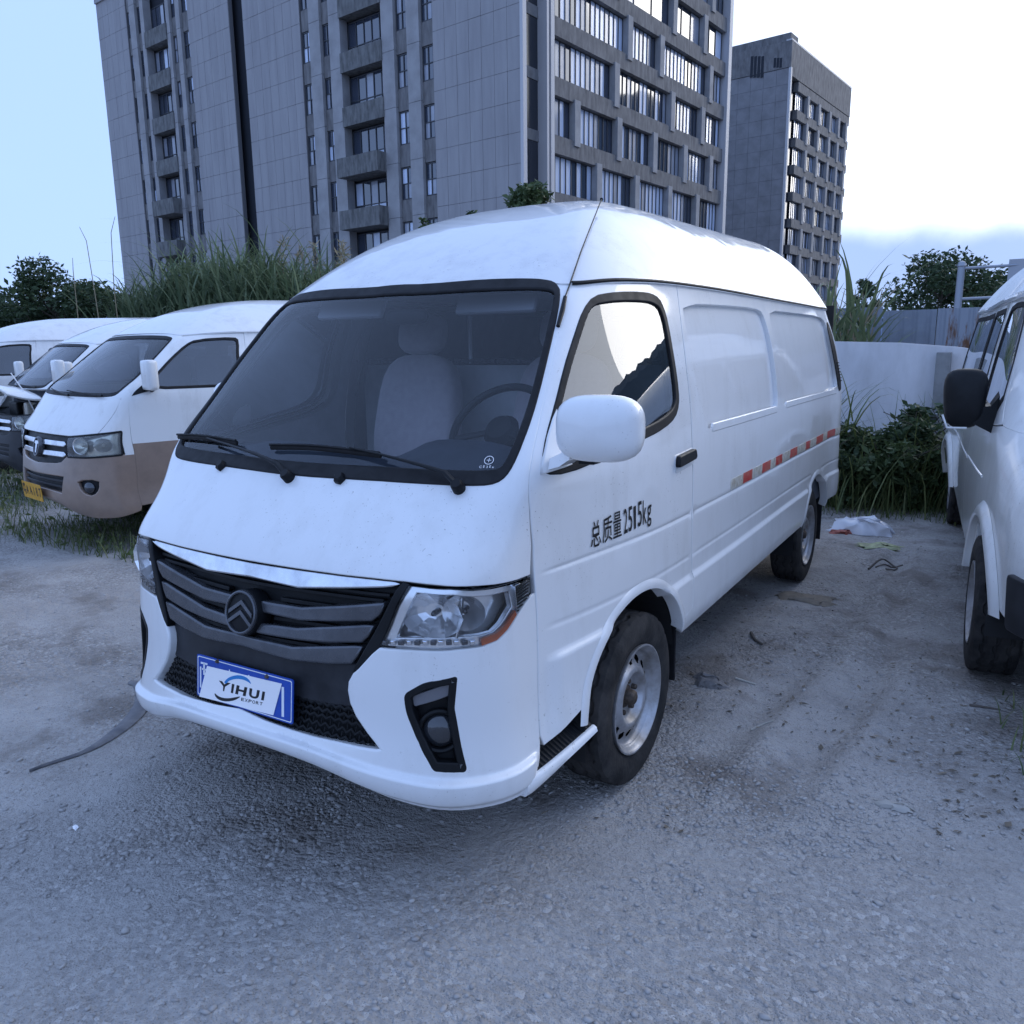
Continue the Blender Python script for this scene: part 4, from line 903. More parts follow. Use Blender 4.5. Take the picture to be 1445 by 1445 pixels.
def torus(R_, r_, n=48, k=10):
    v = [((R_ + r_*math.cos(b))*math.cos(a), (R_ + r_*math.cos(b))*math.sin(a), r_*math.sin(b)) for a in np.linspace(0, 2*math.pi, n, endpoint=False) for b in np.linspace(0, 2*math.pi, k, endpoint=False)]
    return v, [(i*k + j, ((i + 1) % n)*k + j, ((i + 1) % n)*k + (j + 1) % k, i*k + (j + 1) % k) for i in range(n) for j in range(k)]
SWM = Matrix.Translation((.42, .56, 1.335)) @ Matrix.Rotation(math.radians(48), 4, 'X')
m_ = MB(); m_.add(*torus(.188, .0145)); sw = m_.build('steering_wheel', M_BLACK, van, smooth=True, m=SWM)
m_ = MB(); m_.lathe([(0, .01), (.05, .005), (.07, -.02), (.06, -.05)], 20, axis='z')
for t in (200, 340, 270): a = math.radians(t); m_.tube([(.05*math.cos(a), .05*math.sin(a), -.012), (.185*math.cos(a), .185*math.sin(a), 0)], .014, 8, flat=.6)
m_.tube([(0, 0, -.03), (0, .02, -.35)], .035, 10); m_.build('wheel_boss', M_BLACK, sw, smooth=True, m=SWM)
tilt = Matrix.Rotation(math.radians(-12), 4, 'X')
for x, w in ((-.33, .235), (.42, .235)):
    st = blob('seat', M_SEAT, van, (x, .92, 1.02), (w, .25, .09), 4)
    blob('backrest', M_SEAT, st, (x, 1.06, 1.32), (w*.95, .075, .275), 3.6, tilt, taper=.08)
    blob('headrest', M_SEAT, st, (x, 1.115, 1.685), (.125, .055, .095), 3, tilt)
    m_ = MB()
    for dx in (-.05, .05): m_.tube([(x + dx, 1.10, 1.55), (x + dx, 1.115, 1.66)], .006, 6)
    m_.build('headrest_post', M_CHROME, st, smooth=True)
    m_ = MB(); m_.box((x, .95, .85), (.40, .42, .26), ch=.02); m_.build('seat_base', M_BLACK, st)
m_ = MB(); m_.box((0, .75, .715), (1.62, 1.05, .03)); m_.box((0, 1.0, .80), (1.2, .5, .16)); m_.build('cab_floor', M_DASH, van)
m_ = MB(); m_.box((0, 1.32, 1.12), (1.72, .03, .84)); bh = m_.build('bulkhead', M_TRIM, van)
m_ = MB(); m_.tube([(-.84, 1.31, 1.56), (.84, 1.31, 1.56)], .012, 8); m_.build('bulkhead_rail', M_BAR, bh, smooth=True)
for x in (-.2, .28):
    m_ = MB(); m_.tube([(x, 1.31, 1.55), (x, 1.31, 1.95)], .009, 8); m_.build('bulkhead_rail', M_PLATEWHITE, bh, smooth=True)
# roof lining and dark cargo hold
m_ = MB(); m_.loft([[(x, y, 1.80 + .02*math.cos(x/.7*1.4) + .14*ss(.66, 1.5, y)) for x in np.linspace(-.56 - .17*ss(.6, 1.3, y), .56 + .17*ss(.6, 1.3, y), 15)] for y in np.linspace(.68, 4.35, 14)], closed=False, cap=False); m_.build('headlining', M_HEADLINER, van, smooth=True)
m_ = MB(); m_.box((0, 4.60, 1.2), (1.7, .02, 1.4)); m_.box((0, 2.9, .55), (1.8, 3.3, .03)); m_.build('cargo_floor', M_DARKIN, van)
for sg in (1, -1):
    m_ = MB(); L = np.concatenate([S.ev(np.array([(u_ if sg > 0 else -u_, v_) for u_ in np.linspace(U_B + .02, 5.5, 12)]), -.05)[0][None] for v_ in (.50, .8, 1.1, 1.4, 1.82)]); m_.loft([list(r_) for r_ in L], closed=False, cap=False); m_.build('side_lining', M_DASH, van)
# sun visors and inside mirror
for x in (-.34, .36):
    m_ = MB(); m_.box((0, 0, 0), (.34, .025, .13), ch=.01); m_.build('sun_visor', M_HEADLINER, van, m=Matrix.Translation((x, .665, 1.80)) @ Matrix.Rotation(math.radians(-28), 4, 'X'))
blob('inside_mirror', M_BLACK, van, (0, .58, 1.74), (.10, .02, .032), 3)
# ------------------------------------------------------------------ ground
def vnoise(x, y, seed=0):
    xi, yi = np.floor(x).astype(np.int64), np.floor(y).astype(np.int64); fx, fy = x - xi, y - yi
    fx, fy = fx*fx*(3 - 2*fx), fy*fy*(3 - 2*fy)
    def h(a, b):
        n = (a*374761393 + b*668265263 + seed*974634777) & 0xffffffff; n = ((n ^ (n >> 13))*1274126177) & 0xffffffff; return ((n ^ (n >> 16)) & 0xffff)/65535.
    return (h(xi, yi)*(1 - fx) + h(xi + 1, yi)*fx)*(1 - fy) + (h(xi, yi + 1)*(1 - fx) + h(xi + 1, yi + 1)*fx)*fy
def fbm(x, y, f, o=4, seed=0):
    return sum(vnoise(x*f*2**k, y*f*2**k, seed + k)*.5**k for k in range(o))/(2 - .5**(o - 1)) - .5
def ground_z(x, y):
    near = (1 - ss(5.0, 7.0, np.abs(x + 1.0)))*(1 - ss(7.5, 9.5, y))
    z = .030*fbm(x, y, .5, 3, 3) + .030*fbm(x, y, 2.2, 4, 9)*(.4 + ss(-.2, 1.5, y + .3*x)) + .007*fbm(x, y, 9., 3, 21)
    # wheel ruts in the mud between the vans
    rut = np.zeros_like(x)
    for c0 in (1.22, 1.48):
        c = c0 + .10*np.sin(y*1.3 + c0*3); rut += -.030*np.exp(-((x - c)/.07)**2) + .018*np.exp(-((x - c - .13)/.05)**2)
    z = z + rut*ss(.3, 1.4, y)*(1 - ss(4.6, 5.6, y))*(.6 + .8*vnoise(x*1.0, y*2., 5))
    # keep level where tyres stand
    for cx, cy in ((.86, .73), (-.86, .73), (.86, 3.79), (-.86, 3.79), (2.05, 2.62), (1.76, 6.4), (-5.3, 2.9), (-3.9, 2.9)):
        z = z*(1 - np.exp(-(((x - cx)/.22)**2 + ((y - cy)/.24)**2)**2))
    return z*near
gx = np.concatenate([[-900, -300, -120, -60, -30, -18, -12, -9], np.arange(-7.5, 4.6, .035), [5.2, 6.2, 8, 12, 20, 40, 80, 160, 300, 900]])
gy = np.concatenate([[-300, -80, -30, -12, -6, -3.4], np.arange(-2.4, 1.9, .028), np.arange(1.9, 8.6, .045), [9.2, 10, 12, 16, 24, 40, 70, 120, 250, 600, 1500]])
GX, GY = np.meshgrid(gx, gy); GZ = ground_z(GX, GY); nx_, ny_ = len(gx), len(gy)
def ground_material():
    m = bpy.data.materials.new('dirt_and_gravel'); m.use_nodes = True; nt = m.node_tree; nd, ln = nt.nodes, nt.links; b = nd['Principled BSDF']
    b.inputs['Roughness'].default_value = .93; b.inputs['Specular IOR Level'].default_value = .25
    tc = nd.new('ShaderNodeTexCoord')
    def noise(sc, det=6, ro=.6, dist=0.):
        n = nd.new('ShaderNodeTexNoise'); n.inputs['Scale'].default_value = sc; n.inputs['Detail'].default_value = det; n.inputs['Roughness'].default_value = ro; n.inputs['Distortion'].default_value = dist; ln.new(tc.outputs['Object'], n.inputs['Vector']); return n
    def rng(src, a, b_, c=0., d=1., smooth=False):
        r = nd.new('ShaderNodeMapRange'); r.inputs['From Min'].default_value = a; r.inputs['From Max'].default_value = b_; r.inputs['To Min'].default_value = c; r.inputs['To Max'].default_value = d
        if smooth: r.interpolation_type = 'SMOOTHSTEP'
        ln.new(src, r.inputs['Value']); return r.outputs[0]
    def mix(f, a, b_):
        x = nd.new('ShaderNodeMix'); x.data_type = 'RGBA'
        if isinstance(f, float): x.inputs['Factor'].default_value = f
        else: ln.new(f, x.inputs['Factor'])
        for k, v in (('A', a), ('B', b_)):
            if isinstance(v, tuple): x.inputs[k].default_value = v + (1,)
            else: ln.new(v, x.inputs[k])
        return x.outputs['Result']
    def math_(op, a, b_):
        x = nd.new('ShaderNodeMath'); x.operation = op
        for i, v in enumerate((a, b_)):
            if isinstance(v, (int, float)): x.inputs[i].default_value = v
            else: ln.new(v, x.inputs[i])
        return x.outputs[0]
    sp = nd.new('ShaderNodeSeparateXYZ'); ln.new(tc.outputs['Object'], sp.inputs[0])
    big = noise(.55, 2).outputs['Fac']; mid = noise(3.1, 5, .68).outputs['Fac']; fine = noise(38, 3, .7).outputs['Fac']; grit = noise(160, 1, .7).outputs['Fac']
    # from the asphalt-like crust in the foreground to trodden earth farther in
    along = math_('ADD', sp.outputs['Y'], math_('MULTIPLY', sp.outputs['X'], -.62)); edge = math_('ADD', along, math_('MULTIPLY', mid, .9))
    earth = rng(edge, -.35, .55, 0, 1, True)
    crust = mix(rng(fine, .35, .7), (.33, .315, .30), (.43, .41, .39)); grav = nd.new('ShaderNodeTexVoronoi'); grav.inputs['Scale'].default_value = 62; ln.new(tc.outputs['Object'], grav.inputs['Vector']); gsep = nd.new('ShaderNodeSeparateXYZ'); ln.new(grav.outputs['Color'], gsep.inputs[0])
    pm = rng(noise(.9, 3, .6).outputs['Fac'], .40, .60)
    crust = mix(math_('MULTIPLY', rng(gsep.outputs['X'], 0, 1, 0, .5), rng(pm, 0, 1, .2, 1)), crust, (.19, .18, .175)); crust = mix(math_('MULTIPLY', rng(gsep.outputs['Y'], .82, 1., 0, .7), pm), crust, (.55, .53, .51))
    crust = mix(math_('MULTIPLY', rng(grit, .30, .40, .8, 0), rng(pm, 0, 1, .15, .8)), crust, (.12, .115, .11))
    soil = mix(rng(mid, .36, .66), (.45, .425, .405), (.285, .265, .25)); soil = mix(rng(fine, .32, .72, .0, .55), soil, (.48, .455, .425)); soil = mix(rng(big, .42, .62, 0, .5), soil, (.29, .265, .245))
    soil = mix(math_('MULTIPLY', rng(gsep.outputs['X'], .35, 1, 0, .6), pm), soil, (.20, .18, .165)); soil = mix(math_('MULTIPLY', rng(gsep.outputs['Y'], .85, 1, 0, .7), pm), soil, (.58, .55, .52)); soil = mix(rng(grit, .28, .40, .7, 0), soil, (.12, .11, .10))
    damp = rng(noise(1.7, 4, .6).outputs['Fac'], .53, .63, 0, .6); soil = mix(damp, soil, (.17, .145, .125))
    col = mix(earth, crust, soil); ln.new(col, b.inputs['Base Color'])
    # stones as cells
    vo = grav
    vo2 = nd.new('ShaderNodeTexVoronoi'); vo2.inputs['Scale'].default_value = 24; vo2.feature = 'F1'; ln.new(tc.outputs['Object'], vo2.inputs['Vector'])
    patch = rng(noise(1.1, 2).outputs['Fac'], .45, .62)
    h = math_('ADD', math_('MULTIPLY', math_('MULTIPLY', vo.outputs['Distance'], -.9), math_('MULTIPLY', rng(pm, 0, 1, .15, 1), rng(earth, 0, 1, .35, 1))), math_('MULTIPLY', fine, .9)); h = math_('ADD', h, math_('MULTIPLY', math_('MULTIPLY', vo2.outputs['Distance'], -.9), patch)); h = math_('ADD', h, math_('MULTIPLY', mid, 1.6)); h = math_('ADD', h, math_('MULTIPLY', grit, .35))
    bp = nd.new('ShaderNodeBump'); bp.inputs['Strength'].default_value = .8; bp.inputs['Distance'].default_value = .022; ln.new(h, bp.inputs['Height']); ln.new(bp.outputs[0], b.inputs['Normal'])
    return m
M_DIRT = ground_material()
gv = np.stack([GX, GY, GZ], -1).reshape(-1, 3); gi = (np.arange(ny_ - 1)[:, None]*nx_ + np.arange(nx_ - 1)[None]).reshape(-1)
gme = bpy.data.meshes.new('ground'); gme.vertices.add(len(gv)); gme.vertices.foreach_set('co', gv.astype(np.float32).ravel())
gq = np.stack([gi, gi + 1, gi + 1 + nx_, gi + nx_], 1); gme.loops.add(gq.size); gme.loops.foreach_set('vertex_index', gq.ravel().astype(np.int32)); gme.polygons.add(len(gq)); gme.polygons.foreach_set('loop_start', (np.arange(len(gq))*4).astype(np.int32)); gme.update(calc_edges=True); gme.shade_smooth(); gme.materials.append(M_DIRT)
tag(obj('ground', gme), kind='structure')
def gz_many(x, y):
    i = np.clip(np.searchsorted(gx, x) - 1, 0, nx_ - 2); j = np.clip(np.searchsorted(gy, y) - 1, 0, ny_ - 2); a = (x - gx[i])/(gx[i + 1] - gx[i]); b = (y - gy[j])/(gy[j + 1] - gy[j])
    return GZ[j, i]*(1 - a)*(1 - b) + GZ[j, i + 1]*a*(1 - b) + GZ[j + 1, i]*(1 - a)*b + GZ[j + 1, i + 1]*a*b
def gz(x, y): return float(gz_many(np.array([x], float), np.array([y], float))[0])
# loose stones: too many to count
def quick_mesh(name, V, Q, material, smooth=False):
    me = bpy.data.meshes.new(name); V = np.asarray(V, np.float32).reshape(-1, 3); Q = np.asarray(Q, np.int32); k = Q.shape[1]
    me.vertices.add(len(V)); me.vertices.foreach_set('co', V.ravel()); me.loops.add(Q.size); me.loops.foreach_set('vertex_index', Q.ravel()); me.polygons.add(len(Q)); me.polygons.foreach_set('loop_start', (np.arange(len(Q))*k).astype(np.int32)); me.update(calc_edges=True)
    if smooth: me.shade_smooth()
    me.materials.append(material); return me
ico_v = []; ico_f = []
_b = bmesh.new(); bmesh.ops.create_icosphere(_b, subdivisions=1, radius=1); _b.verts.ensure_lookup_table(); ico_v = np.array([v.co[:] for v in _b.verts]); ico_f = np.array([[v.index for v in f.verts] for f in _b.faces]); _b.free()
def stones(name, pts, size, material):
    n = len(pts); P = np.asarray(pts); s = size*np.minimum(2.1, np.exp(RNG.normal(0, .45, n))); a = RNG.uniform(0, 6.28, n)
    sc = np.stack([s*RNG.uniform(.8, 1.5, n), s*RNG.uniform(.6, 1.1, n), s*RNG.uniform(.35, .7, n)], 1)
    V = ico_v[None]*sc[:, None]*RNG.uniform(.62, 1.3, (n, len(ico_v), 1))
    X_ = V[..., 0]*np.cos(a)[:, None] - V[..., 1]*np.sin(a)[:, None]; Y_ = V[..., 0]*np.sin(a)[:, None] + V[..., 1]*np.cos(a)[:, None]
    V = np.stack([X_ + P[:, None, 0], Y_ + P[:, None, 1], V[..., 2] + (P[:, 2] + .15*s)[:, None]], -1)
    F = (ico_f[None] + (np.arange(n)*len(ico_v))[:, None, None]).reshape(-1, 3)
    return quick_mesh(name, V, F, material)
sp_ = []
def scatter_px(n, x0, x1, y0, y1, dens=None):
    m = n*3; px, py = RNG.uniform(x0, x1, m), RNG.uniform(y0, y1, m)
    d = C_F[None] + ((px - PIC/2)/F_PX)[:, None]*C_R - ((py - PIC/2)/F_PX)[:, None]*C_U; P = CAM + d*(-CAM[2]/d[:, 2])[:, None]
    ok = (vnoise(P[:, 0]*2.2, P[:, 1]*2.2, 31) > .42) | (RNG.random(m) < .2); P = P[ok][:n]; sp_.extend(zip(P[:, 0], P[:, 1], gz_many(P[:, 0], P[:, 1])))
m = 60000; px, py = RNG.uniform(-60, 1500, m), 760 + 690*RNG.random(m)
d = C_F[None] + ((px - PIC/2)/F_PX)[:, None]*C_R - ((py - PIC/2)/F_PX)[:, None]*C_U; P = CAM + d*(-CAM[2]/d[:, 2])[:, None]
band_ = np.exp(-((py - 1150 - 25*np.sin(px/130.))/75)**2)*(1 - ss(1150, 1420, px))*ss(60, 260, px)
dens = (.035 + .55*band_*ss(.40, .62, vnoise(P[:, 0]*2.4, P[:, 1]*2.4, 31)) + .10*ss(.55, .75, vnoise(P[:, 0]*1.3, P[:, 1]*1.3, 37))*(1 - ss(1180, 1300, py)))
P = P[RNG.random(m) < dens]; sp_ = np.stack([P[:, 0], P[:, 1], gz_many(P[:, 0], P[:, 1])], 1); print('stones', len(sp_))
sm = stones('loose_stones', sp_, .0056, mat('stone', (.30, .285, .275), .9, var=.6, vscale=14, col2=(.44, .42, .40)))
tag(obj('loose_stones', sm), 'scattered grey gravel stones lying loose on the dirt yard', 'gravel', kind='stuff')
# distant land: a far blue ridge, and the wooded hill on the right that the panes mirror
def ridge(name, m_, f, az0, az1, dist, n=90, depth=60):
    rings = []
    for a in np.linspace(az0, az1, n):
        ar = math.radians(a); h = f(a); d = np.array((math.sin(ar), math.cos(ar)))
        rings.append([(CAM[0] + d[0]*(dist + k*depth), CAM[1] + d[1]*(dist + k*depth), -1 + z*h) for k, z in ((-.5, 0), (-.15, .55), (0, .9), (.2, 1.), (.6, .8), (1.2, 0))])
    b = MB(); b.loft(rings, closed=False, cap=False); return tag(b.build(name, m_, None, smooth=True), kind='structure')
M_HILL = mat('wooded_hill', (.10, .13, .14), .95, var=.5, vscale=.12, col2=(.07, .095, .10), bump=1., bscale=.5)  # distance haze is put into this lighter, bluish colour
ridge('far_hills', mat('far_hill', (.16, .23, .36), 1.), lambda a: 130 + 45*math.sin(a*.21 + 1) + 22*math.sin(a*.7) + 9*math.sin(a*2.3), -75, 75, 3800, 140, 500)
ridge('hill', M_HILL, lambda a: 2 + (43*ss(3.5, 13, a)*(1 - .30*ss(20, 85, a)) + 1.0*math.sin(a*.5) + .35*math.sin(a*2.9) + .3*math.sin(a*7.3))*ss(3, 6, a), 3, 120, 125, 260, 40)
# ------------------------------------------------------------------ the two office blocks
M_CLAD = mat('stone_cladding', (.32, .315, .325), .7, var=.3, vscale=1.6, stretch=.12, col2=(.27, .265, .277), spec=.3)
M_CLAD2 = mat('pilaster_stone', (.33, .33, .34), .7, var=.25, vscale=.8, spec=.3)
M_SPAN = mat('spandrel_concrete', (.185, .182, .185), .75, var=.45, vscale=3., stretch=.3)
M_BALC = mat('balcony_concrete', (.165, .168, .168), .8, var=.55, vscale=4, stretch=.3)
M_JOINT = mat('cladding_joint', (.14, .14, .15), .9)
M_ROOM = mat('room_shade', (.022, .026, .036), .9)
M_FRAME = mat('window_frame', (.055, .06, .07), .5, metal=.3)
M_PANE = mat('office_pane', (.030, .042, .070), .06, spec=1.0, coat=1., coat_rough=.03)
M_PANE2 = mat('office_pane_blind', (.30, .33, .40), .35, coat=1., coat_rough=.05, var=.2, vscale=.7)
M_PANE3 = mat('office_pane_curtain', (.52, .60, .76), .4, coat=1., coat_rough=.05)
M_EDGE = mat('white_edge_trim', (.46, .46, .48), .5)
M_DARKGL = mat('dark_curtain_wall', (.018, .022, .032), .12, spec=.7, var=.3, vscale=.3)
class Facade:
    def __init__(s, C, az):
        a = math.radians(az); s.C = np.array(C, float)[:2]; s.d = np.array((math.sin(a), math.cos(a)))
        n = np.array((s.d[1], -s.d[0])); s.n = n if n @ (CAM[:2] - s.C) > 0 else -n
        s.M = Matrix(((s.d[0], s.n[0], 0, s.C[0]), (s.d[1], s.n[1], 0, s.C[1]), (0, 0, 1, 0), (0, 0, 0, 1)))   # x along, y outwards, z up
    def tz(s, px, py, off=0.):
        d = ray(px, py); o = s.C + s.n*off; k = ((o - CAM[:2]) @ s.n)/(d[:2] @ s.n); P = CAM + d*k; return float((P[:2] - s.C) @ s.d), float(P[2])
    def box(s, mb, t0, t1, z0, z1, o0, o1): mb.box(((t0 + t1)/2, (o0 + o1)/2, (z0 + z1)/2), (abs(t1 - t0), abs(o1 - o0), abs(z1 - z0)))
    def put(s, mb, name, m_, parent): return mb.build(name, m_, parent, m=s.M)
    def panels(s, mb, t0, t1, z0, z1, w, h, zoff, thick=.06, gap=.02):
        nt = max(1, round((t1 - t0)/w)); pw = (t1 - t0)/nt; z = zoff - h*math.ceil((zoff - z0)/h)
        while z < z1:
            a, b = max(z, z0), min(z + h, z1)
            if b - a > .1:
                for k in range(nt): j = RNG.uniform(0, .012); s.box(mb, t0 + k*pw + gap/2, t0 + (k + 1)*pw - gap/2, a + gap/2, b - gap/2, 0, thick + j)
            z += h
PANE_CACHE = {}
def window(fc, t0, t1, z0, z1, off, parent, cols=2, rows=2, pick=None, sill=False):
    """frame as the window, each pane a child"""
    w, h = round(t1 - t0, 2), round(z1 - z0, 2); key = (w, h, cols, rows)
    if key not in PANE_CACHE:
        f = MB(); fr = .06
        for k in range(cols + 1): f.box((-w/2 + w*k/cols, 0, 0), (fr, .10, h + fr))
        for k in range(rows + 1): f.box((0, 0, -h/2 + h*k/rows), (w - fr, .085, fr))
        pm = {}
        for i, mt in enumerate((M_PANE, M_PANE2, M_PANE3)): b = MB(); b.box((0, 0, 0), (w/cols - .05, .015, h/rows - .05)); pm[i] = b.mesh('pane', mt)
        PANE_CACHE[key] = (f.mesh('window', M_FRAME), pm)
    fm, pm = PANE_CACHE[key]
    M = fc.M @ Matrix.Translation(((t0 + t1)/2, off, (z0 + z1)/2)); wo = obj('window', fm, parent, M)
    for c in range(cols):
        for r in range(rows):
            i = pick(c, r) if pick else (0 if random.random() < .62 else (1 if random.random() < .6 else 2))
            obj('pane', pm[i], wo, M @ Matrix.Translation((-w/2 + w*(c + .5)/cols, -.01, -h/2 + h*(r + .5)/rows)))
    return wo
def corner_at(px, depth):
    d = ray(px, 250); fwh = C_F[:2]/np.linalg.norm(C_F[:2]); return (CAM + d*(depth/(d[:2] @ fwh)))[:2]
AZL, AZR = -82.9, 7.1
H1 = 31.3
C1 = corner_at(739, 48.8)
b1 = thing('office_block', 'long grey stone-clad office block with balconies and staggered window bands, behind the white van', 'building', (C1[0], C1[1], 0))
fL, fR = Facade(C1, AZL), Facade(C1, AZR)
# solid core a little behind the faces, room shade put into its near-black colour
def core(name, C, t1, t2, H, inset_, parent, m_):
    a, b = Facade(C, AZL), Facade(C, AZR); q = []
    for x, y in ((inset_, inset_), (t1 - inset_, inset_), (t1 - inset_, t2 - inset_), (inset_, t2 - inset_)): q.append(a.C + a.d*x + b.d*y)
    v = [(*p, -1) for p in q] + [(*p, H - .3) for p in q]; mb = MB(); mb.add(v, [(0, 1, 2, 3), (4, 5, 6, 7), (0, 1, 5, 4), (1, 2, 6, 5), (2, 3, 7, 6), (3, 0, 4, 7)]); return mb.build(name, m_, parent)
core('rooms', C1, 46.4, 27.6, H1, .75, b1, M_ROOM)
ST = 3.3
def left_block(fc, t, parent, H, flip=False):
    """t: boundaries of one block: clad0, clad1, then windows/pilasters to the balcony and out again"""
    q = t
    clad = MB()
    for a, b in ((q['c0'], q['c1']), (q['c2'], q['c3'])): fc.panels(clad, a, b, 0, H, .92, 1.65, 10.3)
    tag(fc.put(clad, 'cladding', M_CLAD, parent), kind='stuff')
    for a, b in ((q['c0'], q['c1']), (q['c2'], q['c3'])):
        w = MB(); fc.box(w, a, b, 0, H, -.3, -.004); fc.put(w, 'wall', M_JOINT, parent)
    for a, b in q['pil']:
        for k in range(int(H/3.3) + 1):
            z0 = .3 + 3.3*k - .2; pz = MB(); fc.box(pz, a + .01, b - .01, max(0, z0) + .012, min(H, z0 + 3.3) - .012, -.5, .16); fc.put(pz, 'pilaster', M_CLAD2, parent)
    for (a, b) in q['win']:
        for k in range(-1, 9):
            z0 = 11.1 + (k - 3)*ST*1.0 + 3.3*0
            if z0 < 0 or z0 + 1.9 > H: continue
            window(fc, a + .06, b - .06, z0, z0 + 1.86, -.12, parent, 2 if (b - a) > .75 else 1, 2)
            s_ = MB(); fc.box(s_, a, b, z0 + 1.93, min(z0 + ST - .05, H), -.3, -.04); fc.put(s_, 'spandrel', M_SPAN, parent)
    a, b = q['balc']
    for k in range(-1, 9):
        zb = 9.6 + (k - 3)*ST
        if zb < 0 or zb + 3 > H: continue
        bo = MB(); ou = .95 if k < 5 else .25
        fc.box(bo, a - .05, b + .05, zb, zb + .14, -.7, ou); fc.box(bo, a - .05, b + .05, zb + .14, zb + 1.2, ou - .12, ou); fc.box(bo, a - .05, a + .07, zb + .14, zb + 1.2, -.2, ou - .12); fc.box(bo, b - .07, b + .05, zb + .14, zb + 1.2, -.2, ou - .12)
        fc.put(bo, 'balcony', M_BALC, parent)
        window(fc, a + .05, b - .05, zb + .2, zb + 3.12, -.55, parent, 5, 2)
    tp = MB(); fc.box(tp, q['c0'], q['c3'], H, H + .5, -.6, .2); fc.put(tp, 'parapet', M_CLAD2, parent)
left_block(fL, dict(c0=.1, c1=6.7, c2=19.0, c3=25.4, pil=[(7.72, 8.80), (9.9, 11.0), (14.85, 15.95), (16.85, 17.98)], win=[(6.75, 7.72), (8.80, 9.88), (15.95, 16.85), (17.98, 18.95)], balc=(11.02, 14.83)), b1, H1)
left_block(fL, dict(c0=27.1, c1=32.45, c2=41.6, c3=46.4, pil=[(33.4, 34.0), (34.9, 35.38), (38.65, 39.2), (40.0, 40.9)], win=[(32.5, 33.4), (34.0, 34.9), (39.2, 40.0), (40.9, 41.55)], balc=(35.4, 38.63)), b1, H1)
# dark glazed slot between the two halves
sl = MB(); fL.box(sl, 25.45, 27.05, 0, H1, -2.0, -1.6); fL.put(sl, 'glazed_slot', M_DARKGL, b1)
for k in range(10):
    tr_ = MB(); fL.box(tr_, 25.45, 27.05, 1.2 + 3.3*k, 1.6 + 3.3*k, -1.6, -1.5); fL.put(tr_, 'slot_transom', M_SPAN, b1)
# corner: white edge trim, recessed dark curtain wall
e_ = MB(); fL.box(e_, -.12, .09, 0, H1, -.2, .14); fL.put(e_, 'edge_trim', M_EDGE, b1)
cw = MB(); fR.box(cw, .2, 2.2, 0, H1, -1.0, -.55); fR.put(cw, 'curtain_wall', M_DARKGL, b1)
for k in range(10):
    tr_ = MB(); fR.box(tr_, .2, 2.2, .3 + 3.3*k, .9 + 3.3*k, -.55, -.5); fR.put(tr_, 'slot_transom', M_SPAN, b1)
for a, b in ((2.15, 2.35), (2.55, 2.9)):
    e_ = MB(); fR.box(e_, a, b, 0, H1, -.6, .12); fR.put(e_, 'edge_trim', M_EDGE, b1)
def band_wing(fc, t0, t1, zw0, zw1, pitch, nrow, pil_even, pil_odd, parent, k0, ncol, pw=.6, close=True, vis=(0, 99), span_h=None, spand=M_SPAN):
    for k in range(nrow):
        z0 = zw0 + (k - k0)*pitch; z1 = zw1 + (k - k0)*pitch
        if z1 < .5: continue
        sp = MB(); fc.box(sp, t0, t1, z1, z0 + pitch, -.55, .0); so = fc.put(sp, 'spandrel', spand, parent)
        pil = pil_even(k) if callable(pil_even) else pil_even; cuts = [t0] + [p for p in pil if t0 < p < t1] + [t1]
        for p in cuts[1:-1]:
            b = MB(); fc.box(b, p - pw/2, p + pw/2, max(z0 - .3, 0), z1 + .15, -.5, .10); fc.put(b, 'pilaster', M_CLAD2, parent)
        for a, b in zip(cuts[:-1], cuts[1:]):
            a2, b2 = a + (pw/2 if a != t0 else .1), b - (pw/2 if b != t1 else .1)
            if b2 - a2 < .6: continue
            if vis[0] <= k <= vis[1]: n = max(2, round((b2 - a2)/.55)); window(fc, a2, b2, max(z0, .1), z1 - .02, -.38, parent, n, 1, pick=lambda c, r: random.choice((0, 2, 1, 2, 1, 0, 2)))
            else: window(fc, a2, b2, max(z0, .1), z1 - .02, -.38, parent, 3, 1)
band_wing(fR, 2.9, 26.6, 10.82, 13.0, 3.2, 9, lambda k: ([7.95, 12.85, 17.7, 22.3] if k % 2 else [5.4, 10.4, 15.3, 20.0, 24.5]) if k < 5 else ([10.0, 17.8, 22.8] if k % 2 else [11.6, 16.0, 24.0]), None, b1, 3, 6, vis=(2, 6))
e_ = MB(); fR.box(e_, 26.65, 27.0, 0, H1, -.6, .25); fR.put(e_, 'edge_trim', M_EDGE, b1)
e_ = MB(); fR.box(e_, 27.15, 27.5, 0, H1, -.6, .12); fR.put(e_, 'edge_trim', M_EDGE, b1)
rw = MB(); fR.box(rw, .2, 27.5, H1, H1 + .5, -.6, .2); fR.put(rw, 'parapet', M_CLAD2, b1)
# second block, farther away
C2 = corner_at(1107.5, 97.0)
b2 = thing('office_block', 'smaller grey office block with a plain stone gable, standing beyond the longer block', 'building', (C2[0], C2[1], 0))
gL, gR = Facade(C2, AZL), Facade(C2, AZR)
tL = gL.tz(1030, 250)[0]; tR = gR.tz(1193, 250)[0]; zt = gL.tz(1107, 59)[1]; zg = gL.tz(1107, 97)[1]; tP = gR.tz(1120, 250)[0]
core('rooms', C2, max(24, tL), tR, zt, .75, b2, M_ROOM)
cl = MB(); gL.panels(cl, .0, max(24, tL), 0, zg, 1.5, 1.65, zg - 1.65*8); tag(gL.put(cl, 'cladding', mat('stone_cladding_dark', (.23, .23, .245), .75, var=.25, vscale=.8), b2), kind='stuff')
w_ = MB(); gL.box(w_, 0, max(24, tL), 0, zt, -.6, -.004); gL.put(w_, 'wall', M_JOINT, b2)
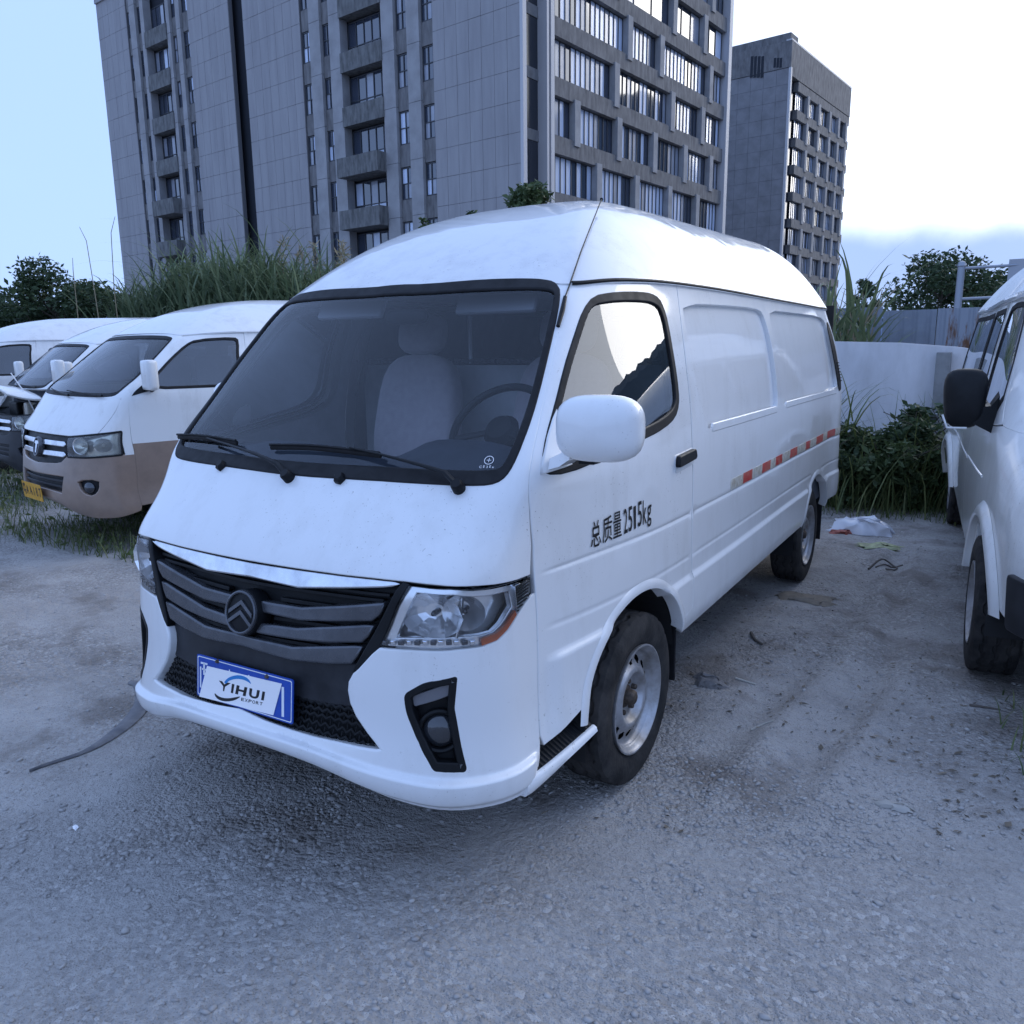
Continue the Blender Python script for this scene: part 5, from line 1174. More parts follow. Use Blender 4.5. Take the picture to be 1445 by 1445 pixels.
w_ = MB(); gL.box(w_, -.1, max(24, tL) + .3, zg + .04, zt, -.5, .12); gab = gL.put(w_, 'gable_band', M_SPAN, b2)
for k in range(4): q = gL.tz(1061.5 + k*5.0, 92); s_ = MB(); gL.box(s_, q[0] - .16, q[0] + .16, q[1] - 1.3, q[1] + .9, .10, .135); gL.put(s_, 'gable_slit', M_ROOM, gab)
for k in range(3): q = gL.tz(1094 + k*4.2, 89); s_ = MB(); gL.box(s_, q[0] - .14, q[0] + .14, q[1] - .5, q[1] + .5, .10, .135); gL.put(s_, 'gable_slit', M_ROOM, gab)
e_ = MB(); gL.box(e_, -.15, .12, 0, zg, -.2, .15); gL.put(e_, 'edge_trim', M_EDGE, b2)
cw = MB(); gR.box(cw, .15, tP - .2, 0, zt - 2, -1.0, -.5); gR.put(cw, 'curtain_wall', M_DARKGL, b2)
rowz = [gR.tz(1121, y)[1] for y in (206, 245, 283.6, 322)]; pit = -(rowz[3] - rowz[0])/3
cols2 = [gR.tz(x, 260)[0] for x in (1134, 1150, 1165.5, 1178, 1188.5)]
nrow = 10; k0 = int((rowz[0] - 2)/pit)
band_wing(gR, tP, tR, rowz[0] - pit*.66, rowz[0], pit, k0 + 3, cols2, cols2, b2, k0, 4, pw=.7, vis=(0, 99))
zt2 = gR.tz(1121, 92)[1]
w_ = MB(); gR.box(w_, 0, tR, rowz[0] + 2.36*pit, zt - .02, -.6, .05); gR.put(w_, 'parapet', M_SPAN, b2)
w_ = MB(); gR.box(w_, -.02, tR + .02, zt, zt + .18, -.6, .06); gR.put(w_, 'roof_edge', M_EDGE, b2)
w_ = MB(); gL.box(w_, 8.0, 10.6, zt, zt + 1.0, -3, -.2); gL.box(w_, .2, 7.8, zt, zt + .9, -2.5, -.2); gL.put(w_, 'roof_housing', M_SPAN, b2)
# ------------------------------------------------------------------ plants
def leaf_mat(name, c1, c2, tr=.25):
    m = bpy.data.materials.new(name); m.use_nodes = True; nt = m.node_tree; nd, ln = nt.nodes, nt.links; nd.clear()
    out = nd.new('ShaderNodeOutputMaterial'); d = nd.new('ShaderNodeBsdfPrincipled'); d.inputs['Roughness'].default_value = .55; d.inputs['Specular IOR Level'].default_value = .35; t = nd.new('ShaderNodeBsdfTranslucent')
    gi_ = nd.new('ShaderNodeNewGeometry'); r = nd.new('ShaderNodeMix'); r.data_type = 'RGBA'; r.inputs['A'].default_value = c1 + (1,); r.inputs['B'].default_value = c2 + (1,)
    ln.new(gi_.outputs['Random Per Island'], r.inputs['Factor']); ln.new(r.outputs['Result'], d.inputs['Base Color']); ln.new(r.outputs['Result'], t.inputs['Color'])
    mx = nd.new('ShaderNodeMixShader'); mx.inputs[0].default_value = tr; ln.new(d.outputs[0], mx.inputs[1]); ln.new(t.outputs[0], mx.inputs[2]); ln.new(mx.outputs[0], out.inputs['Surface']); MATS[name] = m; return m
M_LEAF = leaf_mat('leaf_dark', (.030, .055, .028), (.065, .10, .045))
M_LEAF2 = leaf_mat('leaf_mid', (.045, .075, .030), (.10, .14, .06))
M_CANE = leaf_mat('cane_leaf', (.085, .13, .07), (.22, .27, .15))
M_GRASS = leaf_mat('grass_blade', (.065, .105, .035), (.19, .21, .085))
M_STRAW = leaf_mat('dry_stalk', (.26, .22, .14), (.36, .30, .20), .15)
M_BARK = mat('bark', (.09, .075, .06), .9, var=.4, vscale=20, bump=.4, bscale=40)
def leaves(C, size, rng, droop=.2, aspect=.45):
    """one pointed leaf of four corners at each centre"""
    n = len(C); a = rng.uniform(0, 6.283, n); el = rng.normal(-droop, .55, n); d = np.stack([np.cos(a)*np.cos(el), np.sin(a)*np.cos(el), np.sin(el)], 1)
    u = rng.normal(size=(n, 3)); u -= d*np.sum(u*d, 1)[:, None]; u /= np.linalg.norm(u, axis=1)[:, None] + 1e-9
    s = size*np.exp(rng.normal(0, .28, n))[:, None]
    V = np.stack([C, C + d*s*.5 + u*s*aspect*.5, C + d*s, C + d*s*.5 - u*s*aspect*.5], 1); return V.reshape(-1, 3), np.arange(4*n).reshape(-1, 4)
def crown_points(n, centres, radii, rng, hollow=.5):
    k = rng.choice(len(centres), n, p=np.array(radii)**2/np.sum(np.array(radii)**2)); d = rng.normal(size=(n, 3)); d /= np.linalg.norm(d, axis=1)[:, None]
    r = np.array(radii)[k]*(hollow + (1 - hollow)*rng.random(n)**.6); return np.array(centres)[k] + d*r[:, None]*[1, 1, .8]
def tree(name, label, x, y, h, w, n, leaf, seed, group=None, m_=None, crown0=.35, clumps=26, trunk_r=None, shape=1., cat='tree'):
    rng = np.random.default_rng(seed); t = thing(name, label, cat, (x, y, 0), 0, group); r0 = trunk_r or h*.018
    cs, rs = [], []; mb = MB(); top = h*.78
    tr_pts = [(x + rng.normal(0, .02*h)*k/4, y + rng.normal(0, .02*h)*k/4, -.1 + (top + .1)*k/4) for k in range(5)]; mb.tube(tr_pts, [r0*(1 - .2*k) for k in range(5)], 7)
    for i in range(clumps):
        f = rng.random()**.8; z = h*(crown0 + (1 - crown0)*f*.93); rad = w*.5*(math.sin(math.pi*min(1, .18 + .80*f))**.7)*shape; a = rng.uniform(0, 6.283); rr = rad*math.sqrt(rng.random()); c = np.array((x + rr*math.cos(a), y + rr*math.sin(a), z)); cs.append(c); rs.append(w*rng.uniform(.09, .19))
        if i % 2 == 0:
            k = min(3, int(f*4)); b = np.array(tr_pts[k]) + np.array((0, 0, h*.03)); mid = (b + c)/2 + [0, 0, -.03*h]; mb.tube([b, mid, c], [r0*.45, r0*.3, r0*.12], 5)
    mb.build('trunk', M_BARK, t, smooth=True)
    V, Q = leaves(crown_points(n, cs, rs, rng, .35), leaf, rng); o = obj('crown', quick_mesh('crown', V, Q, m_ or M_LEAF), t); return t
def px_at(px, dist):
    """ground spot in the direction of a picture column, at a distance"""
    d = ray(px, 490); d = d[:2]/np.linalg.norm(d[:2]); return CAM[:2] + d*dist
def ribbons(base, lean, length, width, rng, seg=5, droop=1.0):
    """arching grass blades; base (n,3)"""
    n = len(base); a = rng.uniform(0, 6.283, n); d = np.stack([np.cos(a), np.sin(a)], 1); sd = np.stack([-d[:, 1], d[:, 0]], 1); rows = []
    L = length*np.exp(rng.normal(0, .22, n)); ln_ = lean*rng.uniform(.35, 1.3, n); dr = droop*rng.uniform(.3, 1.2, n)
    for k in range(seg + 1):
        t = k/seg; out = L*(ln_*t + .30*dr*t**2.6); up = L*(t*np.sqrt(np.maximum(.05, 1 - ln_**2)) - .32*dr*t**3); w = np.full(n, width*(1 - t**1.6)*.5 + .0008)
        c = base + np.stack([d[:, 0]*out, d[:, 1]*out, up], 1); rows.append(c + np.stack([sd[:, 0]*w, sd[:, 1]*w, 0*w], 1)); rows.append(c - np.stack([sd[:, 0]*w, sd[:, 1]*w, 0*w], 1))
    V = np.stack(rows, 1); m = 2*(seg + 1); Q = np.array([(2*k, 2*k + 1, 2*k + 3, 2*k + 2) for k in range(seg)]); Q = (Q[None] + (np.arange(n)*m)[:, None, None]).reshape(-1, 4); return V.reshape(-1, 3), Q
# tall cane behind the parked vans on the left
rg = np.random.default_rng(11); Vs, Qs, nV = [], [], 0
def cane_strip(n, p0, p1, dep, h0, length, rng, prof):
    t = rng.random(n); b = np.array(p0)[None]*(1 - t)[:, None] + np.array(p1)[None]*t[:, None]; nrm = np.array((-(p1[1] - p0[1]), p1[0] - p0[0])); nrm = nrm/np.linalg.norm(nrm); b = b + nrm[None]*(rng.random(n)*dep)[:, None] + rng.normal(0, .25, (n, 2))
    z = rng.random(n)**.7*h0*prof(t); return np.concatenate([b, z[:, None]], 1)
a0, a1 = px_at(150, 24.0), px_at(450, 17.5)
prof = lambda t: .72 + .30*np.sin(np.clip((t - .02)/.95, 0, 1)*math.pi)**.7 + .06*np.sin(t*23)
B0 = cane_strip(9000, a0, a1, 2.2, 3.0, 1.5, rg, prof)
V, Q = ribbons(B0, .46, 1.35, .052, rg, 6, 1.5); tag(obj('tall_cane', quick_mesh('tall_cane', V, Q, M_CANE)), 'dense tall green cane grass behind the vans parked in the weeds', 'cane', kind='stuff')
for k, (px, top, ln_) in enumerate(((395, 342, 1.), (432, 352, 1.), (452, 345, 1.), (476, 352, .9), (500, 340, .9), (150, 330, .2), (172, 320, .2), (110, 372, .2))):
    d = 20.0; p = px_at(px, d); ztop = 1.6149 + (490 - top)/1138.*d*.95; q = [(p[0] + .05*j*math.sin(k), p[1], ztop*j/6.) for j in range(5)] + [(p[0] + .05*4*math.sin(k) + .12*math.cos(k*2.), p[1], ztop*.93), (p[0] + .2*math.sin(k) + .35*math.cos(k*2.), p[1], ztop)]
    t = thing('reed', 'dry reed with a feathery plume above the tall cane' if ln_ > .5 else 'bare thin reed stalk standing against the open sky', 'reed', (p[0], p[1], 0), 0, 'plumed reeds above the cane' if ln_ > .5 else 'bare reed stalks against the sky'); b = MB(); b.tube(q, [.014, .013, .012, .011, .010, .008, .005], 5); b.build('stalk', M_STRAW, t, smooth=True)
    if ln_ > .5:
        rr = np.random.default_rng(50 + k); t_ = rr.random(160)[:, None]; C_ = np.array(q[-3])[None]*(1 - t_) + np.array(q[-1])[None]*t_ + rr.normal(0, .035, (160, 3)); V, Q = leaves(C_, .16, rr, -.6, .18); tag(obj('plume', quick_mesh('plume', V, Q, M_STRAW), t), kind='stuff')
# trees on the left
for k, (px, dist, h, w, lab) in enumerate(((-10, 26, 3.0, 5.0, 'low dark bushy tree at the open end of the row of minibuses'), (42, 27, 3.2, 4.2, 'round dark tree beside the low bushy one, behind the minibuses'), (86, 25, 4.0, 3.2, 'leafy tree with loose sprays of leaves against the sky, behind the minibuses'), (135, 24, 3.5, 2.6, 'thin open shrub growing against the tall cane'), (172, 25, 3.6, 2.4, 'dark shrub half swallowed by the tall cane'))):
    p = px_at(px, dist); tree('broadleaf_tree', lab, p[0], p[1], h, w, 9000 if k < 3 else 4500, .12, 20 + k, 'trees behind the minibuses', M_LEAF, .12, 34)
# trees and cane on the right, beyond the hoarding
p = px_at(1214, 62); tree('conical_tree', 'small conical tree rising over the grey hoarding', p[0], p[1], 6.2, 2.2, 2600, .22, 41, None, M_LEAF, .25, 22)
p = px_at(1322, 46); tree('spreading_tree', 'broad spreading tree over the rusty end of the hoarding', p[0], p[1], 6.0, 6.2, 7000, .24, 42, None, M_LEAF, .40, 34)
p = px_at(1398, 52); tree('spreading_tree', 'small round tree behind the steel sign frame', p[0], p[1], 5.2, 4.0, 3000, .24, 44, None, M_LEAF, .30, 22)
p = px_at(756, 31); tree('slim_tree', 'slim tree whose top shows over the van roof at the block corner', p[0], p[1], 7.75, 3.0, 5200, .20, 43, None, M_LEAF2, .30, 30)
for px, h, lab in ((606, 6.32, 'small leafy shoot topping the van roof beside the balcony column'), (668, 6.5, 'small leafy shoot topping the van roof beside the slim tree')):
    p = px_at(px, 30); tree('slim_tree', lab, p[0], p[1], h, .9, 500, .16, 60 + px, 'shoots over the roof', M_LEAF2, .6, 10)
rg = np.random.default_rng(12)
for k, (px, d, n, L_) in enumerate(((1196, 14.8, 70, 1.3), (1212, 15.2, 40, 1.0), (1176, 15.0, 46, 1.5))):
    p = px_at(px, d); B_ = np.stack([p[0] + rg.normal(0, .22, n), p[1] + rg.normal(0, .15, n), rg.random(n)*1.9], 1); V, Q = ribbons(B_, .5, L_*1.1, .06, rg, 6, 1.2); t = thing('cane_clump', ['arching cane clump rising behind the hoarding at the van tail', 'short cane tuft beside the conical tree', 'tall cane clump in front of the far office block'][k], 'cane', (p[0], p[1], 0)); obj('blades', quick_mesh('blades', V, Q, M_CANE), t)
    b = MB()
    for j in range(5): b.tube([(p[0] + rg.normal(0, .1), p[1], 0), (p[0] + rg.normal(0, .2), p[1], 1.4), (p[0] + rg.normal(0, .4), p[1], 2.5)], [.02, .015, .006], 5)
    tag(b.build('stems', M_STRAW, t, smooth=True), kind='stuff')
# weeds in front of the white wall: four bushes
for k, (x, y, h, w, n, lab) in enumerate(((.55, 7.0, .85, 1.1, 5200, 'weed bush touching the tail of the white cargo van'), (1.05, 6.95, .80, 1.0, 4800, 'low dark weed bush below the white wall'), (1.42, 7.25, 1.12, .95, 5200, 'taller weed bush in front of the small meter box'), (1.75, 7.2, .9, .9, 3600, 'weed bush by the rear wheel of the ribbed-roof van'), (.0, 7.3, .9, 1.2, 2600, 'weed bush hidden behind the cargo van'))):
    rr = np.random.default_rng(70 + k); t = thing('weed_bush', lab, 'bush', (x, y, 0)); cs = [np.array((x + rr.normal(0, w*.26), y + rr.normal(0, w*.24), h*rr.uniform(.08, .82))) for _ in range(30)]
    V, Q = leaves(crown_points(n, cs, [w*rr.uniform(.10, .18) for _ in range(30)], rr, .2), .075, rr, .1, .42); obj('foliage', quick_mesh('foliage', V, Q, M_LEAF2 if k % 2 else M_LEAF), t)
    B_ = np.stack([x + rr.normal(0, w*.35, 320), y + rr.normal(0, w*.3, 320), np.zeros(320)], 1); V, Q = ribbons(B_, .35, h*.85, .014, rr, 4, 1.); obj('grass_blades', quick_mesh('grass_blades', V, Q, M_GRASS), t)
    b = MB()
    for j in range(9): b.tube([(x + rr.normal(0, .08), y + rr.normal(0, .08), 0), (x + rr.normal(0, w*.2), y + rr.normal(0, w*.2), h*.5), (x + rr.normal(0, w*.3), y + rr.normal(0, w*.3), h*.85)], [.012, .008, .004], 5)
    tag(b.build('stems', M_BARK, t, smooth=True), kind='stuff')
rr = np.random.default_rng(90); B_ = np.stack([.50 + rr.normal(0, .10, 60), 7.0 + rr.normal(0, .1, 60), .5 + .4*rr.random(60)], 1); V, Q = ribbons(B_, .75, .75, .018, rr, 6, 1.2)
t = thing('grass_tuft', 'arching tuft of long grass standing above the weeds at the van tail', 'grass', (.5, 7.0, 0)); obj('blades', quick_mesh('blades', V, Q, M_GRASS), t)
# grass under the minibuses and thin weeds along the yard edge
rg = np.random.default_rng(14); pts = []
x, y = rg.uniform(-11, -2.2, 60000), rg.uniform(1.15, 9.5, 60000); e = 1.55 + .35*vnoise(x*1.1, 0*x + 3., 8) - np.where(x < -3.3, .10*(x + 3.3), -.5*(x + 3.3))*.3
ok = (y > e) & (vnoise(x*1.6, y*1.6, 17) > .36 + .3*np.maximum(0, y - 4)/5) & ((y < 3.5) | (rg.random(len(x)) > .55)); x, y = x[ok][:9500], y[ok][:9500]; pts = np.stack([x, y, gz_many(x, y)], 1)
V, Q = ribbons(np.array(pts), .45, .17, .0075, rg, 3, .9); V2, Q2 = leaves(np.array(pts)[::4] + rg.normal(0, .03, (len(pts[::4]), 3)) + [0, 0, .07], .06, rg, .0, .5)
tag(obj('grass', quick_mesh('grass', np.concatenate([V, V2]), np.concatenate([Q, Q2 + len(V)]), M_GRASS)), 'patchy green grass round the minibuses', 'grass', kind='stuff')
x, y = np.concatenate([rg.uniform(2.1, 3.6, 420), rg.uniform(.2, 2.2, 500)]), np.concatenate([rg.uniform(1.1, 2.3, 420), rg.uniform(6.2, 6.9, 500)]); ok = (vnoise(x*2., y*2., 5) > .45) | (y > 5); pts = np.stack([x[ok], y[ok], gz_many(x[ok], y[ok])], 1)
V, Q = ribbons(np.array(pts), .5, .10, .006, rg, 3, .9); tag(obj('grass', quick_mesh('grass', V, Q, M_GRASS)), 'thin sparse grass at the edge of the bare yard', 'grass', kind='stuff')

# dry leaf litter and chips trodden into the yard
rg = np.random.default_rng(33); n = 1500; px, py = rg.uniform(930, 1445, n), 760 + 420*rg.random(n)**1.3
d = C_F[None] + ((px - PIC/2)/F_PX)[:, None]*C_R - ((py - PIC/2)/F_PX)[:, None]*C_U; P = CAM + d*(-CAM[2]/d[:, 2])[:, None]; P = P[vnoise(P[:, 0]*1.8, P[:, 1]*1.8, 77) > .45]
P2 = np.stack([rg.uniform(-.8, .9, 300), rg.uniform(-.2, 5, 300), np.zeros(300)], 1); P = np.concatenate([P, P2]); P[:, 2] = gz_many(P[:, 0], P[:, 1]) + .003
V, Q = leaves(P, .026, rg, .0, .4); V = V.reshape(-1, 4, 3); V[:, :, 2] = P[:, None, 2] + (V[:, :, 2] - P[:, None, 2])*.25 + .003
tag(obj('leaf_litter', quick_mesh('leaf_litter', V.reshape(-1, 3), Q, leaf_mat('dry_leaf', (.05, .042, .034), (.20, .165, .125), .05))), 'small dry leaves and chips littering the dirt', 'litter', kind='stuff')
# ------------------------------------------------------------------ neighbouring vans
def pose(tx, ty, yaw, sx=1., sy=1., sz=1.): return Matrix.Translation((tx, ty, 0)) @ Matrix.Rotation(yaw, 4, 'Z') @ Matrix.Diagonal((sx, sy, sz, 1))
XA = np.array(X, float).copy()
XA[..., 2] = np.interp(XA[..., 2], [.28, .50, .97, 1.235, 1.84, 1.90], [.30, .50, .97, 1.285, 1.775, 1.835])
XA[0:3, :6, 1] += [[.03], [.03], [.0]]
def rigid(M): L = M.to_translation(), M.to_euler().z; return Matrix.Translation(L[0]) @ Matrix.Rotation(L[1], 4, 'Z')
WS_HALF = np.array([(0, 1.237), (.35, 1.237), (.62, 1.237), (.745, 1.245), (.80, 1.275), (.835, 1.35), (.868, 1.47), (.885, 1.60), (.885, 1.70), (.868, 1.79), (.83, 1.828), (.75, 1.838), (.5, 1.842), (0, 1.845)])
def minibus(S_, M, root, main=M_WHITE2, lower=None, hood_open=0., plate=None, detail=True, loops=None, split_v=.80):
    lower = lower or main; ws = chaikin(sym(WS_HALF), 1); U5 = 1.005; Vt = 1.866
    L = loops
    dfr = [(U5, .83), (U5, 1.235), (U5 - .003, 1.43), (U5 - .006, 1.635), (U5 - .01, 1.85)]
    hs = L['hood_u']; vgt, vhb = L['v_grille_top'], L['v_bumper_top']
    hood_in = np.array([(0, vgt + .004), (hs - .09, vgt + .004), (hs - .03, vgt + .02), (hs + .02, 1.10), (hs + .09, 1.20), (hs + .09, 1.222), (0, 1.222)])
    hood_full = np.concatenate([hood_in, mir(hood_in)[1:-1]])
    cowl = np.concatenate([[(0, 1.226), (hs + .102, 1.226), (hs + .102, 1.20), (hs + .033, 1.10), (hs - .018, vgt + .02), (hs - .078, vgt + .004), L['hl_top'][0], L['hl_top'][1] + [0, .003], (L['hl_top'][1][0] + .004, vhb), (U5 - .004, vhb)], np.array(dfr) - [.004, 0], [(U5 - .014, Vt)]])
    cowl = np.concatenate([cowl, mir(cowl)[1:]])
    S_.panel('front_panel', [cowl, inset(ws, .005)], main, root, depth=.03)
    S_.panel('windscreen_seal', [inset(ws, -.004), inset(ws, .024)], M_RUBBER, root, off=.004, depth=.02, bev=.004)
    S_.panel('windscreen', [inset(ws, .018)], M_GLASS, root, off=-.003, depth=0)
    h = S_.panel('bonnet', [hood_full], main, root, depth=.025)
    if hood_open:
        a, b = S_.ev(np.array([(-.3, 1.225), (.3, 1.225)]))[0]; ax = Vector(b - a).normalized()
        Rm = Matrix.Translation(a) @ Matrix.Rotation(-hood_open, 4, ax) @ Matrix.Translation(-Vector(a)); h.data.transform(Rm)
        sol = h.modifiers.new('thick', 'SOLIDIFY'); sol.thickness = .02; sol.offset = -1
    # doors with a split paint line
    def door(T, sg):
        top = [(U5 + .004, split_v), *[tuple(np.array(p) + [.004, 0]) for p in dfr[1:]], (1.86, 1.85), (1.95, 1.635), (2.0, 1.235), (2.0, split_v)]
        dw_ = chaikin(np.array([(1.06, 1.30), (1.10, 1.42), (1.145, 1.60), (1.20, 1.74), (1.27, 1.79), (1.75, 1.80), (1.83, 1.76), (1.88, 1.55), (1.90, 1.34), (1.86, 1.30)]), 1)
        d = S_.panel('door', [T(np.array(top)[::-1]), T(inset(dw_, .003))], main, root, depth=.025)
        lo_ = np.array([(U5 + .004, split_v - .001), (U5 + .004, .47), (1.25, .44), (1.33, .56), (1.45, .68), (1.60, .75), (1.78, .75), (1.93, .70), (2.0, .62), (2.0, split_v - .001)])
        S_.panel('door_lower', [T(lo_)], lower, d, depth=.025)
        S_.panel('window_seal', [T(inset(dw_, -.004)), T(inset(dw_, .016))], M_RUBBER, d, off=.004, depth=.016, bev=.004)
        S_.panel('window_pane', [T(inset(dw_, .012))], M_DARKGLASS, d, off=-.004, depth=0)
        fr = S_.frame(T(np.array([(1.92, 1.12)]))[0], .018); b = MB(); b.box((0, 0, 0), (.15, .04, .03), ch=.008); b.build('door_handle', M_BLACK, d, m=fr)
        sd = np.array([(2.006, split_v), (2.006, 1.235), (1.956, 1.635), (1.87, 1.862), (5.69, 1.862), (5.69, split_v)])
        sw_ = [rounded(np.array([(a, 1.30), (a, 1.74), (b, 1.74), (b, 1.30)])[::-1], .07) for a, b in ((2.12, 3.0), (3.1, 4.2), (4.3, 5.4))]
        p = S_.panel('side_panel', [T(sd[::-1])] + [T(inset(w, .004)) for w in sw_], main, root, depth=.02)
        for w in sw_: S_.panel('side_window', [T(w)], M_DARKGLASS, p, off=-.004, depth=0)
        sl = np.array([(2.006, split_v - .001), (2.006, .47), (4.35, .47), (4.42, .62), (4.55, .74), (4.75, .78), (4.95, .72), (5.06, .60), (5.1, .50), (5.69, .50), (5.69, split_v - .001)])
        S_.panel('side_lower', [T(sl)], lower, p, depth=.02)
        # mirror
        P_, N_ = S_.ev(T(np.array([(1.12, 1.36)])), .0); q = P_[0] + N_[0]*.13; yw = M.to_euler().z
        MM = Matrix.Translation(q) @ Matrix.Rotation(yw, 4, 'Z'); b = MB(); b.box((0, -.02, 0), (.15, .09, .24), ch=.03); mi = b.build('door_mirror', main, root, m=MM, smooth=True, sharp=60)
        b = MB(); b.tube([P_[0] + [0, 0, -.06], q + [0, 0, -.10]], .02, 8); b.build('mirror_arm', M_BLACK, mi, smooth=True)
        tri = np.array([(1.03, 1.245), (1.20, 1.30), (1.10, 1.40)]); S_.panel('mirror_base', [T(tri)], M_BLACK, mi, off=.008, depth=.01)
    for T, sg in ((lambda q: np.asarray(q, float), 1), (mir, -1)): door(T, sg)
    rear = np.array([(5.70, .48), (6.57, .48), (6.57, 1.862), (5.70, 1.862)])
    for T in (lambda q: q, mir): S_.panel('rear_door', [T(rear)], main, root, depth=0)
    # bumper with slot, lamps, grille
    bt = np.array([(0, .41), (.3, .41), (.56, .41), (.71, .41), (.845, .42), (U5 - .004, .44), (U5 - .004, vhb - .003), (L['hl_bot'][-1][0] + .02, vhb - .003), (L['hl_bot'][0][0] - .01, vhb - .004), (L['g_low'][0] + .05, L['g_low'][1] + .005), (L['g_low'][0] - .03, L['g_low'][1] - .008), (0, L['g_low'][1] - .022)])
    su, st0, st1 = L['slot']; slot = rounded(np.array([(-su + .03, st0), (su - .03, st0), (su, st1), (-su, st1)]), .012); fg = inset(chaikin(L['fog'], 1), -.012)
    bp = S_.panel('front_bumper', [np.concatenate([bt, mir(bt)[1:-1]]), slot, fg, mir(fg)], lower, root, depth=.05, bev=.008)
    S_.panel('bumper_grille', [inset(slot, -.01)], M_BLACK, bp, off=-.04, depth=0)
    for v in (st0 + (st1 - st0)*.35, st0 + (st1 - st0)*.68): S_.panel('bumper_slat', [np.array([(-su + .02, v - .006), (su - .02, v - .006), (su - .02, v + .006), (-su + .02, v + .006)])], M_BAND, bp, off=-.02, depth=.02)
    for T in (lambda q: q, mir):
        f_ = S_.panel('fog_lamp', [T(inset(fg, -.005))], M_BLACK, bp, off=-.03, depth=0); c = fg.mean(0); fr = S_.frame(T(np.array([c]))[0], -.025); b = MB(); b.lathe([(0, .018), (.03, .014), (.045, .004), (.047, -.01)], 20, axis='z'); b.build('fog_glass', M_FOGGLASS, f_, smooth=True, m=fr)
    gb = np.array([(0, L['g_low'][1] - .02), (L['g_low'][0] - .02, L['g_low'][1] - .004), (L['g_low'][0] + .04, L['g_low'][1] + .012), (L['hl_top'][0][0] - .006, vgt - .01), (L['hl_top'][0][0] - .01, vgt), (0, vgt)])
    gr = S_.panel('grille', [np.concatenate([gb, mir(gb)[1:-1]])], M_BLACK, root, off=-.03, depth=0)
    g1 = L['hl_top'][0][0]
    for fvt in (.72, .34):
        v = L['g_low'][1] + (vgt - L['g_low'][1])*fvt
        for T in (lambda q: q, mir): S_.panel('grille_bar', [T(np.array([(.075, v - .016), (g1 - .05, v - .016), (g1 - .025, v), (g1 - .05, v + .014), (.075, v + .014)]))], M_CHROME, gr, off=.0, depth=.03, bev=.006)
    fr = S_.frame(np.array((0, (vgt + L['g_low'][1])/2)), .01); b = MB(); b.lathe([(0, .004), (.062, .004), (.066, .014), (.076, .014), (.080, .004), (.080, -.03)], 36, axis='z'); bg = b.build('badge', M_BAR, root, smooth=True, m=fr @ Matrix.Diagonal((.86, 1.05, 1, 1)))
    b = MB(); b.prism([(-.012, -.05), (.012, -.05), (.016, .02), (.045, .03), (.03, .05), (-.03, .05), (-.045, .03), (-.016, .02)], 2, .003, .012); b.build('badge_mark', M_CHROME, bg, m=fr)
    def lamp(T, sg):
        hl = rounded(np.array(L['hl_top'] + L['hl_bot'][::-1]), .012)
        l = S_.panel('headlamp', [T(hl)], M_LENSDULL if detail else M_LENS, root, off=.002, depth=.006)
        S_.panel('lamp_surround', [T(inset(hl, -.005)), T(inset(hl, .006))], M_RUBBER, l, off=.003, depth=.02, bev=.002)
        S_.panel('reflector_plate', [T(inset(hl, .003))], M_REFLECTOR, l, off=-.055, depth=-.05)
        c0, c1 = hl.min(0), hl.max(0)
        for fx, rd in ((.36, .085), (.72, .07)):
            fr = S_.frame(T(np.array([(c0[0] + (c1[0] - c0[0])*fx, (c0[1] + c1[1])/2)]))[0], -.05); b = MB(); b.lathe([(r*rd, .05*r*r) for r in (0, .3, .6, .85, 1.)], 24, axis='z'); bw = b.build('reflector_bowl', M_REFLECTOR, l, smooth=True, m=fr @ Matrix.Diagonal((1, .8, 1, 1)))
            b = MB(); b.lathe([(0, .035), (.012, .03), (.012, 0)], 10, axis='z'); b.build('bulb', M_CARD, bw, smooth=True, m=fr)
    for T, sg in ((lambda q: q, 1), (mir, -1)): lamp(T, sg)
    if plate:
        P_, N_ = S_.ev(np.array([(0, .50)]), .03); MM = Matrix.Translation(P_[0] + np.array((0, 0, -.01))) @ Matrix.Rotation(M.to_euler().z, 4, 'Z') @ Matrix.Rotation(math.pi/2 + .08, 4, 'X')
        b = MB(); b.prism([tuple(p) for p in rounded([(-.22, -.07), (.22, -.07), (.22, .07), (-.22, .07)], .008, 3)], 2, -.004, 0); pl = b.build('number_plate', M_PLATEYELLOW, root, m=MM)
        for k, ch_ in enumerate(plate): me = text_mesh('plate_mark', ch_, .105, M_INK, width=.72, bold=.02); obj('plate_mark', me, pl, MM @ Matrix.Translation((-.175 + k*.07 + (.012 if k > 1 else 0), 0, .001)))
    # wipers, roof, wheels, cabin
    for a, b_ in (((.12, 1.225), (-.42, 1.265)), ((.62, 1.228), (.02, 1.262))):
        q = np.linspace(0, 1, 6)[:, None]*(np.array(b_) - np.array(a)) + np.array(a); b = MB(); b.tube(S_.ev(q, .025)[0], [.011, .010, .008, .007, .006, .005], 6); w_ = b.build('wiper', M_BLACK, root, smooth=True)
    rm_, _ = roof_mesh('roof', main, S_=SurfLocal(S_, M), H=.36 if detail else .40, ys=1.9, zref=1.80, VM=Vt, M=M); ro = obj('roof', rm_, root)
    for s_ in (1, -1):
        for y in (FWY, RWY):
            c = M @ Vector((s_*.90, y, 0)); add_wheel_at(root, (c[0], c[1], .325), M.to_euler().z, s_)
        for y in (FWY, RWY):
            Rg = rigid(M); b = MB(); R_ = .42; b.loft([[Rg @ Vector((s_*x*1.0, y + R_*math.cos(math.radians(t)), .335 + R_*math.sin(math.radians(t)))) for x in (.90, .6)] for t in np.linspace(-5, 185, 20)], closed=False, cap=False); b.build('wheel_housing', M_DARKIN, root)
